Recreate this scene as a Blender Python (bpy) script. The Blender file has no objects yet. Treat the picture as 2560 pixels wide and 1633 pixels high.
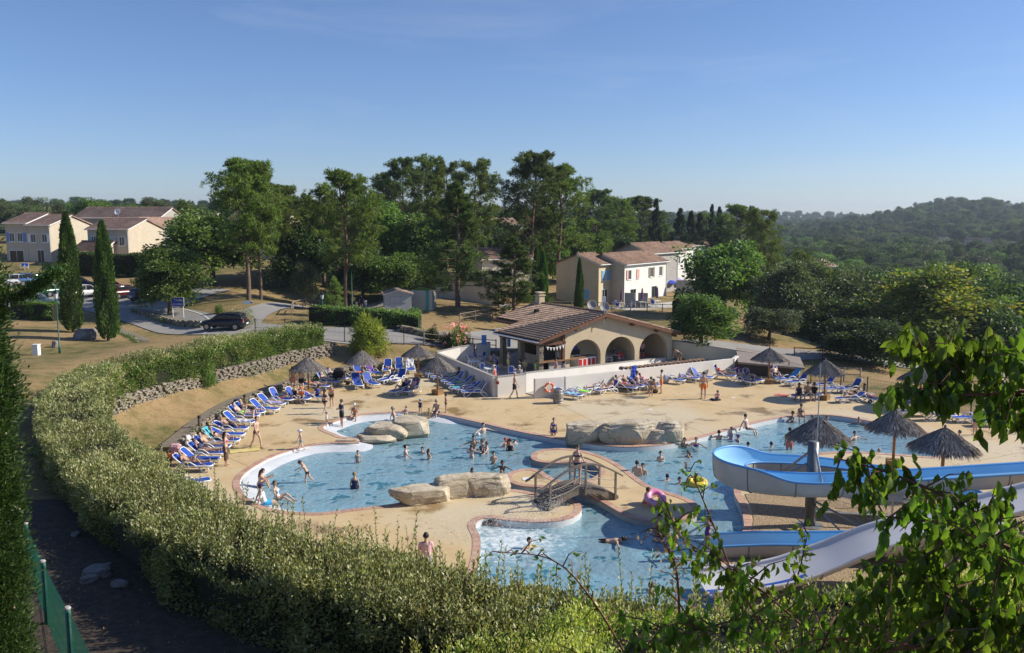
import bpy, bmesh, math, random
import numpy as np
from mathutils import Vector, Matrix, Euler, noise as mnoise
random.seed(7); RNG = np.random.default_rng(11)
R = math.radians
scene = bpy.context.scene
col = scene.collection
# ------------------------------------------------------------------ camera
FPX, CXP, CYP, CAMH, PITCH = 2100.0, 1280.0, 816.5, 12.0, R(7.35)
cam_d = bpy.data.cameras.new('camera'); cam = bpy.data.objects.new('camera', cam_d); col.objects.link(cam)
cam.location = (0, 0, CAMH); cam.rotation_euler = (R(90) - PITCH, 0, 0)
cam_d.sensor_width = 36.0; cam_d.lens = 36.0 * FPX / 2560.0
cam_d.clip_start = 0.1; cam_d.clip_end = 12000
scene.camera = cam
# ------------------------------------------------------------------ sky, sun, exposure
SUN_EL = R(33); SUN_DIR = Vector((math.cos(SUN_EL) * math.cos(R(6)), math.cos(SUN_EL) * math.sin(R(6)), math.sin(SUN_EL)))
world = bpy.data.worlds.new('World'); scene.world = world; world.use_nodes = True
wn = world.node_tree.nodes; wl = world.node_tree.links
for n in list(wn): wn.remove(n)
wo = wn.new('ShaderNodeOutputWorld'); wb = wn.new('ShaderNodeBackground'); ws = wn.new('ShaderNodeTexSky')
ws.sky_type = 'NISHITA'; ws.sun_disc = False; ws.sun_elevation = SUN_EL
ws.sun_rotation = math.atan2(SUN_DIR.x, SUN_DIR.y)
ws.altitude = 600; ws.air_density = 1.0; ws.dust_density = 0.3; ws.ozone_density = 5.0
wb.inputs['Strength'].default_value = 0.092
wt = wn.new('ShaderNodeMix'); wt.data_type = 'RGBA'; wt.blend_type = 'MULTIPLY'; wt.inputs[0].default_value = 1; wt.inputs[7].default_value = (0.93, 0.945, 1.09, 1)   # the camera's white balance
wl.new(ws.outputs[0], wt.inputs[6])
wc = wn.new('ShaderNodeTexCoord'); wmp = wn.new('ShaderNodeMapping'); wmp.inputs['Scale'].default_value = (1.2, 3.0, 9.0); wmp.inputs['Rotation'].default_value = (0, 0.12, 0.5); wl.new(wc.outputs['Generated'], wmp.inputs[0])   # faint cirrus
wz = wn.new('ShaderNodeTexNoise'); wz.inputs['Scale'].default_value = 2.2; wz.inputs['Detail'].default_value = 7; wz.inputs['Roughness'].default_value = .62; wz.inputs['Distortion'].default_value = .6; wl.new(wmp.outputs[0], wz.inputs['Vector'])
wr_ = wn.new('ShaderNodeMapRange'); wr_.inputs[1].default_value = .52; wr_.inputs[2].default_value = .82; wr_.inputs[3].default_value = 0; wr_.inputs[4].default_value = .16; wl.new(wz.outputs['Fac'], wr_.inputs[0])
wm2 = wn.new('ShaderNodeMix'); wm2.data_type = 'RGBA'; wl.new(wr_.outputs[0], wm2.inputs[0]); wl.new(wt.outputs[2], wm2.inputs[6]); wm2.inputs[7].default_value = (6.2, 6.6, 7.2, 1); wl.new(wm2.outputs[2], wb.inputs[0]); wl.new(wb.outputs[0], wo.inputs[0])
sun_d = bpy.data.lights.new('sun', 'SUN'); sun = bpy.data.objects.new('sun', sun_d); col.objects.link(sun)
sun_d.energy = 5.0; sun_d.angle = R(0.53); sun_d.color = (1.0, 0.92, 0.79)
sun.rotation_euler = SUN_DIR.to_track_quat('Z', 'Y').to_euler(); sun.location = (60, 10, 60)
scene.view_settings.view_transform = 'Standard'; scene.view_settings.look = 'None'
scene.view_settings.exposure = 0.36; scene.view_settings.gamma = 1.0
scene.render.engine = 'CYCLES'
scene.cycles.use_denoising = True
scene.cycles.max_bounces = 8; scene.cycles.transparent_max_bounces = 12
scene.cycles.diffuse_bounces = 3; scene.cycles.glossy_bounces = 3; scene.cycles.transmission_bounces = 4
scene.cycles.volume_bounces = 0; scene.cycles.caustics_reflective = False; scene.cycles.caustics_refractive = False
# ------------------------------------------------------------------ pixel helpers (a pixel is a direction; distance comes from what it touches)
_c, _s = math.cos(PITCH), math.sin(PITCH)
def ray(x, y):
 u = (x - CXP) / FPX; v = -(y - CYP) / FPX
 return Vector((u, _c + v * _s, -_s + v * _c))
def G(x, y, z=0.0):
 d = ray(x, y); return Vector((0, 0, CAMH)) + d * ((z - CAMH) / d.z)
def AT(x, y, D):
 d = ray(x, y); return Vector((0, 0, CAMH)) + d * (D / d.y)
def VPL(x, y, P, n):
 d = ray(x, y); o = Vector((0, 0, CAMH)); n = Vector(n)
 return o + d * ((Vector(P) - o).dot(n) / d.dot(n))
# ------------------------------------------------------------------ materials
MATS = {}
def nodes_of(name):
 m = bpy.data.materials.new(name); m.use_nodes = True
 nt = m.node_tree; b = nt.nodes['Principled BSDF']
 return m, nt, b
def lin(c):
 if isinstance(c, str):
  c = c.lstrip('#'); c = [int(c[i:i + 2], 16) / 255 for i in (0, 2, 4)]
  return tuple(((v / 12.92) if v <= 0.04045 else ((v + 0.055) / 1.055) ** 2.4) for v in c)
 return tuple(c)
def noise_node(nt, scale, detail=4, rough=0.55, coord='Object', vec=None):
 n = nt.nodes.new('ShaderNodeTexNoise'); n.inputs['Scale'].default_value = scale
 n.inputs['Detail'].default_value = detail; n.inputs['Roughness'].default_value = rough
 if vec is None:
  if coord == 'World':
   g = nt.nodes.new('ShaderNodeNewGeometry'); nt.links.new(g.outputs['Position'], n.inputs['Vector'])
  else:
   t = nt.nodes.new('ShaderNodeTexCoord'); nt.links.new(t.outputs[coord], n.inputs['Vector'])
 else: nt.links.new(vec, n.inputs['Vector'])
 return n
def ramp(nt, fac, stops):
 r = nt.nodes.new('ShaderNodeValToRGB'); e = r.color_ramp.elements
 while len(e) < len(stops): e.new(0.5)
 for k, (p, c) in enumerate(stops):
  e[k].position = p; c = lin(c); e[k].color = (c[0], c[1], c[2], 1)
 nt.links.new(fac, r.inputs[0]); return r
def mixc(nt, fac, a, b, mode='MIX'):
 m = nt.nodes.new('ShaderNodeMix'); m.data_type = 'RGBA'; m.blend_type = mode
 for v, s in ((fac, 0), (a, 6), (b, 7)):
  if hasattr(v, 'is_output'): nt.links.new(v, m.inputs[s])
  elif s == 0: m.inputs[0].default_value = v
  else: c = lin(v); m.inputs[s].default_value = (c[0], c[1], c[2], 1)
 return m.outputs[2]
def bump(nt, b, height, strength=0.3, dist=0.02):
 n = nt.nodes.new('ShaderNodeBump'); n.inputs['Strength'].default_value = strength; n.inputs['Distance'].default_value = dist
 nt.links.new(height, n.inputs['Height']); nt.links.new(n.outputs[0], b.inputs['Normal'])
def M(name, c=None, rough=0.6, var=0.15, scale=3.0, bstr=0.0, bscale=None, metal=0.0, coord='Object', spec=0.4, c2=None):
 if name in MATS: return MATS[name]
 m, nt, b = nodes_of(name); c = lin(c)
 d = lin(c2) if c2 is not None else tuple(max(0, v * (1 - var)) for v in c)
 n = noise_node(nt, scale, coord=coord)
 r = ramp(nt, n.outputs['Fac'], [(0.3, d), (0.7, c)])
 nt.links.new(r.outputs[0], b.inputs['Base Color'])
 b.inputs['Roughness'].default_value = rough; b.inputs['Metallic'].default_value = metal
 b.inputs['Specular IOR Level'].default_value = spec
 if bstr: bump(nt, b, noise_node(nt, bscale or scale * 6, 6, coord=coord).outputs['Fac'], bstr)
 MATS[name] = m; return m
def leafmat(name, cols, trans=0.35, rough=0.5, spec=0.35):
 if name in MATS: return MATS[name]
 m, nt, b = nodes_of(name)
 a = nt.nodes.new('ShaderNodeAttribute'); a.attribute_name = 'rnd'
 oi = nt.nodes.new('ShaderNodeObjectInfo')
 r = ramp(nt, a.outputs['Fac'], [(i / max(1, len(cols) - 1), c) for i, c in enumerate(cols)])
 hs = nt.nodes.new('ShaderNodeHueSaturation'); nt.links.new(r.outputs[0], hs.inputs['Color'])
 mp = nt.nodes.new('ShaderNodeMapRange'); mp.inputs[3].default_value = 1.6; mp.inputs[4].default_value = 2.5
 nt.links.new(oi.outputs['Random'], mp.inputs[0]); nt.links.new(mp.outputs[0], hs.inputs['Value'])
 mh = nt.nodes.new('ShaderNodeMapRange'); mh.inputs[3].default_value = 0.482; mh.inputs[4].default_value = 0.512
 nt.links.new(oi.outputs['Random'], mh.inputs[0]); nt.links.new(mh.outputs[0], hs.inputs['Hue'])
 nt.links.new(hs.outputs[0], b.inputs['Base Color'])
 b.inputs['Roughness'].default_value = rough; b.inputs['Specular IOR Level'].default_value = spec
 t = nt.nodes.new('ShaderNodeBsdfTranslucent')
 br = nt.nodes.new('ShaderNodeMix'); br.data_type = 'RGBA'; br.blend_type = 'MULTIPLY'; br.inputs[0].default_value = 1
 nt.links.new(hs.outputs[0], br.inputs[6]); br.inputs[7].default_value = (1.5, 1.6, 0.7, 1)
 nt.links.new(br.outputs[2], t.inputs['Color'])
 mx = nt.nodes.new('ShaderNodeMixShader'); mx.inputs[0].default_value = trans + .08
 nt.links.new(b.outputs[0], mx.inputs[1]); nt.links.new(t.outputs[0], mx.inputs[2])
 nt.links.new(mx.outputs[0], nt.nodes['Material Output'].inputs['Surface'])
 MATS[name] = m; return m
# ------------------------------------------------------------------ object helpers
def link(o, parent=None):
 col.objects.link(o)
 if parent is not None: o.parent = parent
 return o
def tag(o, label, cat, group=None):
 o['label'] = label; o['category'] = cat
 if group: o['group'] = group
 return o
def struct(o): o['kind'] = 'structure'; return o
def stuff(o): o['kind'] = 'stuff'; return o
def empty(name, loc=(0, 0, 0), rz=0.0, label=None, cat=None, group=None, scale=1.0):
 o = bpy.data.objects.new(name, None); o.empty_display_size = 0.2
 o.location = loc; o.rotation_euler = (0, 0, rz); o.scale = (scale,) * 3; link(o)
 if label: tag(o, label, cat, group)
 return o
def fastmesh(name, V, F, mats=(), attr=None, smooth=False, midx=None):
 V = np.asarray(V, dtype=np.float32).reshape(-1, 3); F = np.asarray(F, dtype=np.int32)
 me = bpy.data.meshes.new(name); k = F.shape[1]; n = len(F)
 me.vertices.add(len(V)); me.vertices.foreach_set('co', V.ravel())
 me.loops.add(n * k); me.loops.foreach_set('vertex_index', F.ravel())
 me.polygons.add(n); me.polygons.foreach_set('loop_start', np.arange(0, n * k, k, dtype=np.int32))
 me.polygons.foreach_set('loop_total', np.full(n, k, dtype=np.int32))
 if smooth: me.polygons.foreach_set('use_smooth', np.ones(n, dtype=bool))
 if midx is not None: me.polygons.foreach_set('material_index', np.asarray(midx, dtype=np.int32))
 me.update(calc_edges=True)
 if attr is not None:
  a = me.attributes.new('rnd', 'FLOAT', 'FACE'); a.data.foreach_set('value', np.asarray(attr, dtype=np.float32))
 for m in mats: me.materials.append(m)
 return me
class MB:
 def __init__(s): s.v = []; s.f = []; s.mi = []; s.m = 0
 def add(s, verts, faces):
  o = len(s.v); s.v += [tuple(v) for v in verts]; s.f += [tuple(i + o for i in f) for f in faces]; s.mi += [s.m] * len(faces); return s
 def box(s, a, b, mat=None, taper=0.0):
  x0, y0, z0 = a; x1, y1, z1 = b; t = taper
  vs = [(x0, y0, z0), (x1, y0, z0), (x1, y1, z0), (x0, y1, z0), (x0 + t, y0 + t, z1), (x1 - t, y0 + t, z1), (x1 - t, y1 - t, z1), (x0 + t, y1 - t, z1)]
  if mat is not None: vs = [mat @ Vector(v) for v in vs]
  return s.add(vs, [(3, 2, 1, 0), (4, 5, 6, 7), (0, 1, 5, 4), (1, 2, 6, 5), (2, 3, 7, 6), (3, 0, 4, 7)])
 def tube(s, pts, rad, n=6, closed=False, cap=True):
  pts = [Vector(p) for p in pts]; N = len(pts); rads = rad if hasattr(rad, '__len__') else [rad] * N
  base = len(s.v); up = Vector((0, 0, 1)); prev = None
  for i, p in enumerate(pts):
   if closed: t = pts[(i + 1) % N] - pts[i - 1]
   else: t = pts[min(i + 1, N - 1)] - pts[max(i - 1, 0)]
   if t.length < 1e-9: t = Vector((0, 0, 1))
   t.normalize()
   if prev is None: a = t.cross(up if abs(t.z) < .95 else Vector((1, 0, 0))).normalized()
   else: a = (prev - t * prev.dot(t)).normalized() if (prev - t * prev.dot(t)).length > 1e-6 else t.orthogonal().normalized()
   prev = a; b = t.cross(a)
   for k in range(n):
    q = 2 * math.pi * k / n; s.v.append(tuple(p + (a * math.cos(q) + b * math.sin(q)) * rads[i]))
  for i in range(N if closed else N - 1):
   j = (i + 1) % N
   for k in range(n):
    s.f.append((base + i * n + k, base + i * n + (k + 1) % n, base + j * n + (k + 1) % n, base + j * n + k)); s.mi.append(s.m)
  if cap and not closed:
   s.f.append(tuple(base + k for k in range(n))[::-1]); s.mi.append(s.m)
   s.f.append(tuple(base + (N - 1) * n + k for k in range(n))); s.mi.append(s.m)
  return s
 def loft(s, secs, n=10, cap=True):
  base = len(s.v); N = len(secs)
  for c, A, B in secs:
   c = Vector(c); A = Vector(A); B = Vector(B)
   for k in range(n):
    q = 2 * math.pi * k / n; s.v.append(tuple(c + A * math.cos(q) + B * math.sin(q)))
  for i in range(N - 1):
   for k in range(n):
    s.f.append((base + i * n + k, base + i * n + (k + 1) % n, base + (i + 1) * n + (k + 1) % n, base + (i + 1) * n + k)); s.mi.append(s.m)
  if cap:
   s.f.append(tuple(base + k for k in range(n))[::-1]); s.mi.append(s.m)
   s.f.append(tuple(base + (N - 1) * n + k for k in range(n))); s.mi.append(s.m)
  return s
 def lathe(s, prof, n=16, c=(0, 0, 0)):
  return s.loft([((c[0], c[1], c[2] + z), (max(r, 1e-4), 0, 0), (0, max(r, 1e-4), 0)) for r, z in prof], n)
 def ball(s, c, r, n=8, m=6, sc=(1, 1, 1)):
  return s.loft([((c[0], c[1], c[2] - r * sc[2] * math.cos(math.pi * i / m)), (max(1e-4, r * sc[0] * math.sin(math.pi * i / m)), 0, 0), (0, max(1e-4, r * sc[1] * math.sin(math.pi * i / m)), 0)) for i in range(m + 1)], n)
 def mesh(s, name, mats, smooth=False, bevel=0.0):
  me = bpy.data.meshes.new(name); me.from_pydata(s.v, [], s.f)
  if not isinstance(mats, (list, tuple)): mats = [mats]
  for m in mats: me.materials.append(m)
  if any(s.mi): me.polygons.foreach_set('material_index', s.mi)
  if smooth: me.polygons.foreach_set('use_smooth', [True] * len(s.f))
  bm = bmesh.new(); bm.from_mesh(me)
  bmesh.ops.recalc_face_normals(bm, faces=bm.faces)
  if bevel: bmesh.ops.bevel(bm, geom=[e for e in bm.edges if len(e.link_faces) == 2 and e.calc_face_angle(0) > .6], offset=bevel, segments=1, affect='EDGES', profile=.7, clamp_overlap=True)
  bm.to_mesh(me); bm.free(); me.update(); return me
 def build(s, name, mats, parent=None, smooth=False, bevel=0.0, loc=None):
  o = bpy.data.objects.new(name, s.mesh(name, mats, smooth, bevel)); link(o, parent)
  if loc is not None: o.location = loc
  return o
def new(name, me, parent=None, loc=None, rz=0.0, mw=None):
 o = bpy.data.objects.new(name, me); link(o, parent)
 if mw is not None: o.matrix_local = mw
 else:
  if loc is not None: o.location = loc
  if rz: o.rotation_euler = (0, 0, rz)
 return o
def copy_tree(o, parent=None):
 c = o.copy(); col.objects.link(c); c.parent = parent
 for ch in o.children: copy_tree(ch, c)
 return c
def slot(o, *mats):
 for i, m in enumerate(mats):
  o.material_slots[i].link = 'OBJECT'; o.material_slots[i].material = m
def join_np(items):
 V = []; Fs = []; o = 0; cache = {}
 for me, mw in items:
  if me.name not in cache:
   v = np.empty(len(me.vertices) * 3, dtype=np.float32); me.vertices.foreach_get('co', v)
   cache[me.name] = (v.reshape(-1, 3), [tuple(p.vertices) for p in me.polygons])
  v, f = cache[me.name]; mm = np.array(mw)
  V.append(v @ mm[:3, :3].T + mm[:3, 3]); Fs += [tuple(i + o for i in p) for p in f]; o += len(v)
 return np.concatenate(V), Fs
def pieces(parent, name, items, most=300, rest=None):
 items = sorted(items, key=lambda t: (t[1].translation - Vector((0, 0, CAMH))).length)
 for me, mw in items[:most]:
  new(name, me, parent, mw=mw)
 if len(items) > most:
  V, F = join_np(items[most:]); me = bpy.data.meshes.new(rest or name + '_rows'); me.from_pydata(V.tolist(), [], F)
  for m in items[0][0].materials: me.materials.append(m)
  stuff(new(rest or name + '_rows', me, parent))
def resample(pts, step, closed=False):
 pts = [Vector(p) for p in pts]
 if closed: pts = pts + [pts[0]]
 out = [pts[0].copy()]; acc = 0.0
 L = [(pts[i + 1] - pts[i]).length for i in range(len(pts) - 1)]; tot = sum(L); n = max(2, round(tot / step)); step = tot / n
 i = 0; pos = 0.0
 for k in range(1, n + (0 if closed else 1)):
  t = k * step
  while i < len(L) - 1 and pos + L[i] < t - 1e-9: pos += L[i]; i += 1
  out.append(pts[i].lerp(pts[i + 1], (t - pos) / max(L[i], 1e-9)))
 return out
def spline(pts, k=6, closed=False):
 pts = [Vector(p) for p in pts]; n = len(pts); out = []
 for i in range(n if closed else n - 1):
  p0, p1, p2, p3 = (pts[(i - 1) % n] if closed or i > 0 else pts[0]), pts[i], pts[(i + 1) % n], (pts[(i + 2) % n] if closed or i + 2 < n else pts[-1])
  for j in range(k):
   t = j / k
   out.append(0.5 * ((2 * p1) + (p2 - p0) * t + (2 * p0 - 5 * p1 + 4 * p2 - p3) * t * t + (3 * p1 - p0 - 3 * p2 + p3) * t ** 3))
 if not closed: out.append(pts[-1])
 return out
def inside(poly, X, Y):
 X = np.asarray(X); Y = np.asarray(Y); r = np.zeros(X.shape, bool); n = len(poly)
 for i in range(n):
  x0, y0 = poly[i][0], poly[i][1]; x1, y1 = poly[(i + 1) % n][0], poly[(i + 1) % n][1]
  if abs(y1 - y0) < 1e-12: continue
  cnd = ((y0 > Y) != (y1 > Y)) & (X < (x1 - x0) * (Y - y0) / (y1 - y0) + x0); r ^= cnd
 return r
def dist_poly(poly, X, Y, closed=True):
 X = np.asarray(X, float); Y = np.asarray(Y, float); d = np.full(X.shape, 1e9); n = len(poly)
 for i in range(n if closed else n - 1):
  x0, y0 = poly[i][0], poly[i][1]; x1, y1 = poly[(i + 1) % n][0], poly[(i + 1) % n][1]
  dx, dy = x1 - x0, y1 - y0; L = dx * dx + dy * dy + 1e-12
  t = np.clip(((X - x0) * dx + (Y - y0) * dy) / L, 0, 1)
  d = np.minimum(d, np.hypot(X - x0 - t * dx, Y - y0 - t * dy))
 return d
def offset_poly(poly, d):
 n = len(poly); out = []
 for i in range(n):
  a, b, c = Vector(poly[i - 1][:2]), Vector(poly[i][:2]), Vector(poly[(i + 1) % n][:2])
  n1 = (b - a); n2 = (c - b); n1 = Vector((n1.y, -n1.x)).normalized(); n2 = Vector((n2.y, -n2.x)).normalized()
  m = (n1 + n2); m = m.normalized() if m.length > 1e-6 else n1
  out.append(b + m * (d / max(0.5, m.dot(n1))))
 return out
def fill(loops, z, name, mat, parent=None):
 bm = bmesh.new(); es = []
 for lp in loops:
  vs = [bm.verts.new((p[0], p[1], z)) for p in lp]
  for i in range(len(vs)): es.append(bm.edges.new((vs[i], vs[(i + 1) % len(vs)])))
 bmesh.ops.triangle_fill(bm, edges=es, use_beauty=True, normal=(0, 0, 1))
 bm.normal_update()
 for f in bm.faces:
  if f.normal.z < 0: f.normal_flip()
 me = bpy.data.meshes.new(name); bm.to_mesh(me); bm.free(); me.materials.append(mat)
 return new(name, me, parent)
# ================================================================== ground
HEDGE_PX = [(815, 818, 3.9, 2.0), (700, 836, 3.9, 2.1), (560, 858, 3.9, 2.2), (400, 886, 3.9, 2.3), (270, 915, 3.9, 2.5), (180, 965, 3.9, 2.7), (190, 1050, 3.95, 2.9),
   (275, 1140, 4.0, 2.8), (410, 1245, 4.1, 2.5), (600, 1340, 4.25, 2.4), (840, 1408, 4.4, 2.4), (1100, 1474, 4.45, 2.4), (1400, 1545, 4.3, 2.4), (1800, 1575, 4.2, 2.4), (2250, 1580, 4.2, 2.4), (2750, 1570, 4.2, 2.4)]
HEDGE = []
for px, py in [(812, 866), (720, 884), (638, 900), (509, 936), (430, 955), (359, 973), (285, 994)]:      # far arm, set out from the foot of its inner face
 p = G(px, py, 1.95) + Vector((-.6, .8, 0)) * 1.3; HEDGE.append((p.x, p.y, 3.75, 2.0))
for px, py, zc, w in HEDGE_PX[5:]:
 p = G(px, py, zc); HEDGE.append((p.x, p.y, zc, w))
WALL_PX = [(232, 1050, 1.3), (330, 1027, .95), (400, 1007, .85), (509, 977, .8), (638, 948, .75), (720, 924, .7), (806, 906, .7), (838, 899, .7)]
WALL = [G(*p) for p in WALL_PX]
DECK_PX = [(380, 1300), (425, 1170), (436, 1130), (478, 1096), (512, 1067.5), (538, 1049), (567, 1031), (600, 1014), (660, 994.6), (707, 976), (742, 965), (778, 956), (842, 941), (905, 932), (970, 926), (1053, 921), (1090, 921)]
DECK = [G(*p) for p in DECK_PX]
DECK += [Vector((-4.4, 69.2, 0)), Vector((-2.0, 70.8, 0)), Vector((2.0, 76.2, 0)), Vector((11.0, 73.0, 0)), Vector((20.0, 66.6, 0))]
DECK += [G(*p) for p in [(1891, 937), (1970, 945), (2041, 964), (2112, 976), (2157, 990), (2204, 1001), (2330, 1013), (2397, 1033), (2496, 1057), (2700, 1100)]]
DECK += [Vector((34, 36, 0)), Vector((28, 24, 0)), Vector((16, 20.5, 0)), Vector((8, 20.0, 0)), Vector((0, 20.5, 0)), Vector((-4, 22.5, 0)), Vector((-8.5, 26, 0)), Vector((-13, 30.5, 0))]
DECK2 = [(p.x, p.y) for p in DECK]
CP = []
def cp(*a): CP.extend(a)
for p in DECK: cp((p.x, p.y, 0.0))
for x, y in [(0, 35), (10, 45), (-8, 45), (20, 50), (0, 60), (10, 62), (25, 35), (10, 28), (-2, 26)]: cp((x, y, 0.0))
cp((-19.5, 38, .45), (-22, 44, .55), (-19.5, 52, .5), (-15, 60, .5), (-10.5, 66, .6), (-8, 68, .8))
for (x, y, z), d in zip([(w.x, w.y, w.z) for w in WALL], [1] * 9):
 cp((x, y, z)); n = Vector((-.75, .66)); cp((x + n.x * .6, y + n.y * .6, z + 1.05))
for x, y, zc, w in HEDGE: cp((x, y, min(zc - 2.05, 2.3)))
def pd(px, py, D): p = AT(px, py, D); cp((p.x, p.y, p.z))
for a in [(255, 853, 68), (163, 829, 72), (150, 890, 60), (80, 850, 66), (560, 832, 72), (640, 838, 71), (820, 850, 70), (420, 830, 76), (250, 745, 92), (60, 745, 93), (450, 762, 87), (330, 742, 92), (330, 705, 108), (300, 660, 114),
  (60, 668, 114), (615, 748, 86), (540, 790, 79), (700, 765, 84), (690, 655, 118), (560, 690, 104), (870, 780, 94), (1000, 856, 70), (1150, 866, 69), (990, 790, 82), (1250, 765, 88), (1138, 772, 85), (1180, 757, 97), (1060, 740, 97),
  (1300, 800, 88), (1330, 790, 92), (1500, 775, 98), (1497, 766, 105), (1650, 745, 112), (1650, 805, 88), (1690, 850, 74), (1760, 700, 135), (1560, 830, 82), (1950, 884, 74), (1880, 905, 70), (1990, 845, 84), (2080, 890, 73), (2200, 950, 62), (2350, 960, 64)]: pd(*a)
cp((45, 70, -1.5), (60, 75, -3), (32, 82, -1.0), (36, 100, -3), (55, 110, -6), (85, 110, -8), (90, 160, -10), (60, 160, -8), (40, 150, -4), (25, 130, 1), (140, 220, -13), (90, 260, -10), (60, 300, -4), (40, 250, 0), (250, 400, -14), (150, 420, -10), (45, 50, 0), (60, 55, -1.5), (48, 36, -.5))
cp((0, 130, 3), (-10, 160, 3), (15, 180, 3), (-30, 130, 5.5), (-60, 125, 6), (-85, 130, 7), (-120, 150, 8), (-75, 95, 3.5), (-60, 70, 2.2), (-50, 52, 2.0), (-32, 42, 2.0), (-26, 32, 2.0), (-18, 24, 2.1), (-9.6, 17, 2.2), (-12, 13, 2.6), (-9, 9, 3.6), (-20, 12, 3), (-40, 20, 2.5))
cp((-3, 13.5, 2.5), (3, 12.5, 2.9), (9, 12, 3.4), (15, 13, 3.2), (24, 15, 2.4), (0, 8, 5.2), (6, 8, 5.6), (10, 9, 5.0), (-4, 7, 5.0), (0, 3, 9.2), (0, 0, 10.2), (0, -4, 11), (-8, 2, 6), (6, 3, 9.4), (9, 2, 9), (15, 3, 8), (-15, 0, 5), (25, 5, 6), (40, 10, 3))
cp((0, 260, 6), (-100, 300, 12), (0, 420, 7), (-250, 420, 16), (-100, 480, 12), (100, 600, -6), (300, 700, -6), (400, 700, 4), (-300, 900, 20), (0, 900, 10), (-700, 900, 20))
CP = np.array(CP)
def _warp(x, y):
 y = np.asarray(y, float); s = np.sqrt(900 + np.maximum(y, 0) ** 2) / 30; return np.asarray(x) / s, np.where(y > 0, 30 * np.arcsinh(np.maximum(y, 0) / 30), y)
def _phi(d2): return 0.5 * d2 * np.log(d2 + 1e-9)
cu, cv = _warp(CP[:, 0], CP[:, 1]); nC = len(CP)
_K = _phi((cu[:, None] - cu) ** 2 + (cv[:, None] - cv) ** 2) + np.eye(nC) * 0.6
_P = np.stack([np.ones(nC), cu, cv], 1)
_A = np.zeros((nC + 3, nC + 3)); _A[:nC, :nC] = _K; _A[:nC, nC:] = _P; _A[nC:, :nC] = _P.T
_W = np.linalg.solve(_A, np.concatenate([CP[:, 2], np.zeros(3)]))
def hraw(x, y):
 x = np.asarray(x, float); y = np.asarray(y, float); sh = x.shape; u, v = _warp(x.ravel(), y.ravel()); out = np.empty(u.shape)
 for i in range(0, len(u), 20000):
  a, b = u[i:i + 20000], v[i:i + 20000]
  out[i:i + 20000] = _phi((a[:, None] - cu) ** 2 + (b[:, None] - cv) ** 2) @ _W[:nC] + _W[nC] + _W[nC + 1] * a + _W[nC + 2] * b
 return out.reshape(sh)
GX = np.arange(-110, 111, 1.0); GY = np.arange(-8, 171, 1.0)
_X, _Y = np.meshgrid(GX, GY); HG = hraw(_X, _Y)
_in = inside(DECK2, _X, _Y); _dd = dist_poly(DECK2, _X, _Y)
# nothing of the ground stands above the terrace edge
HG = np.where(_in & (_dd > 1.1), -2.6, np.where(_in, np.minimum(HG, -.12), HG)); 
def H(x, y):
 if -109 < x < 109 and -7 < y < 169:
  fx = x + 110; fy = y + 8; i = int(fx); j = int(fy); a = fx - i; b = fy - j
  return float((HG[j, i] * (1 - a) + HG[j, i + 1] * a) * (1 - b) + (HG[j + 1, i] * (1 - a) + HG[j + 1, i + 1] * a) * b)
 return float(hraw(np.array([x]), np.array([y]))[0])
def GH(px, py):
 lo, hi = 3.0, 600.0; d = ray(px, py)
 D = 12.0
 while D < 900:
  p = Vector((0, 0, CAMH)) + d * (D / d.y)
  if p.z < H(p.x, p.y): break
  D *= 1.01
 return Vector((p.x, p.y, H(p.x, p.y)))
m, nt, b = nodes_of('dry_lawn')                 # sunburnt grass over ochre soil
n1 = noise_node(nt, .12, 5, .6, 'World'); n2 = noise_node(nt, 1.1, 6, .65, 'World'); n3 = noise_node(nt, 9, 4, .7, 'World')
r1 = ramp(nt, n2.outputs[0], [(.3, (.075, .095, .03)), (.48, (.17, .15, .06)), (.62, (.27, .205, .095)), (.75, (.36, .245, .13))])
r2 = ramp(nt, n2.outputs[0], [(.3, (.26, .18, .085)), (.55, (.36, .25, .13)), (.72, (.20, .17, .07))])
f1 = ramp(nt, n1.outputs[0], [(.42, (0, 0, 0)), (.58, (1, 1, 1))])
cmix = mixc(nt, f1.outputs[0], r1.outputs[0], r2.outputs[0])
f3 = ramp(nt, n3.outputs[0], [(.3, (.72, .72, .72)), (.7, (1.15, 1.15, 1.15))])
nt.links.new(mixc(nt, 1.0, cmix, f3.outputs[0], 'MULTIPLY'), b.inputs['Base Color']); b.inputs['Roughness'].default_value = .95; b.inputs['Specular IOR Level'].default_value = .1
bump(nt, b, n3.outputs[0], .6, .06); MATS['lawn'] = m
nyy, nxx = _X.shape
idx = np.arange(nyy * nxx).reshape(nyy, nxx)
Fq = np.stack([idx[:-1, :-1], idx[:-1, 1:], idx[1:, 1:], idx[1:, :-1]], -1).reshape(-1, 4)
struct(new('ground', fastmesh('ground', np.stack([_X, _Y, HG], -1), Fq, [MATS['lawn']], smooth=True)))
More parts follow.
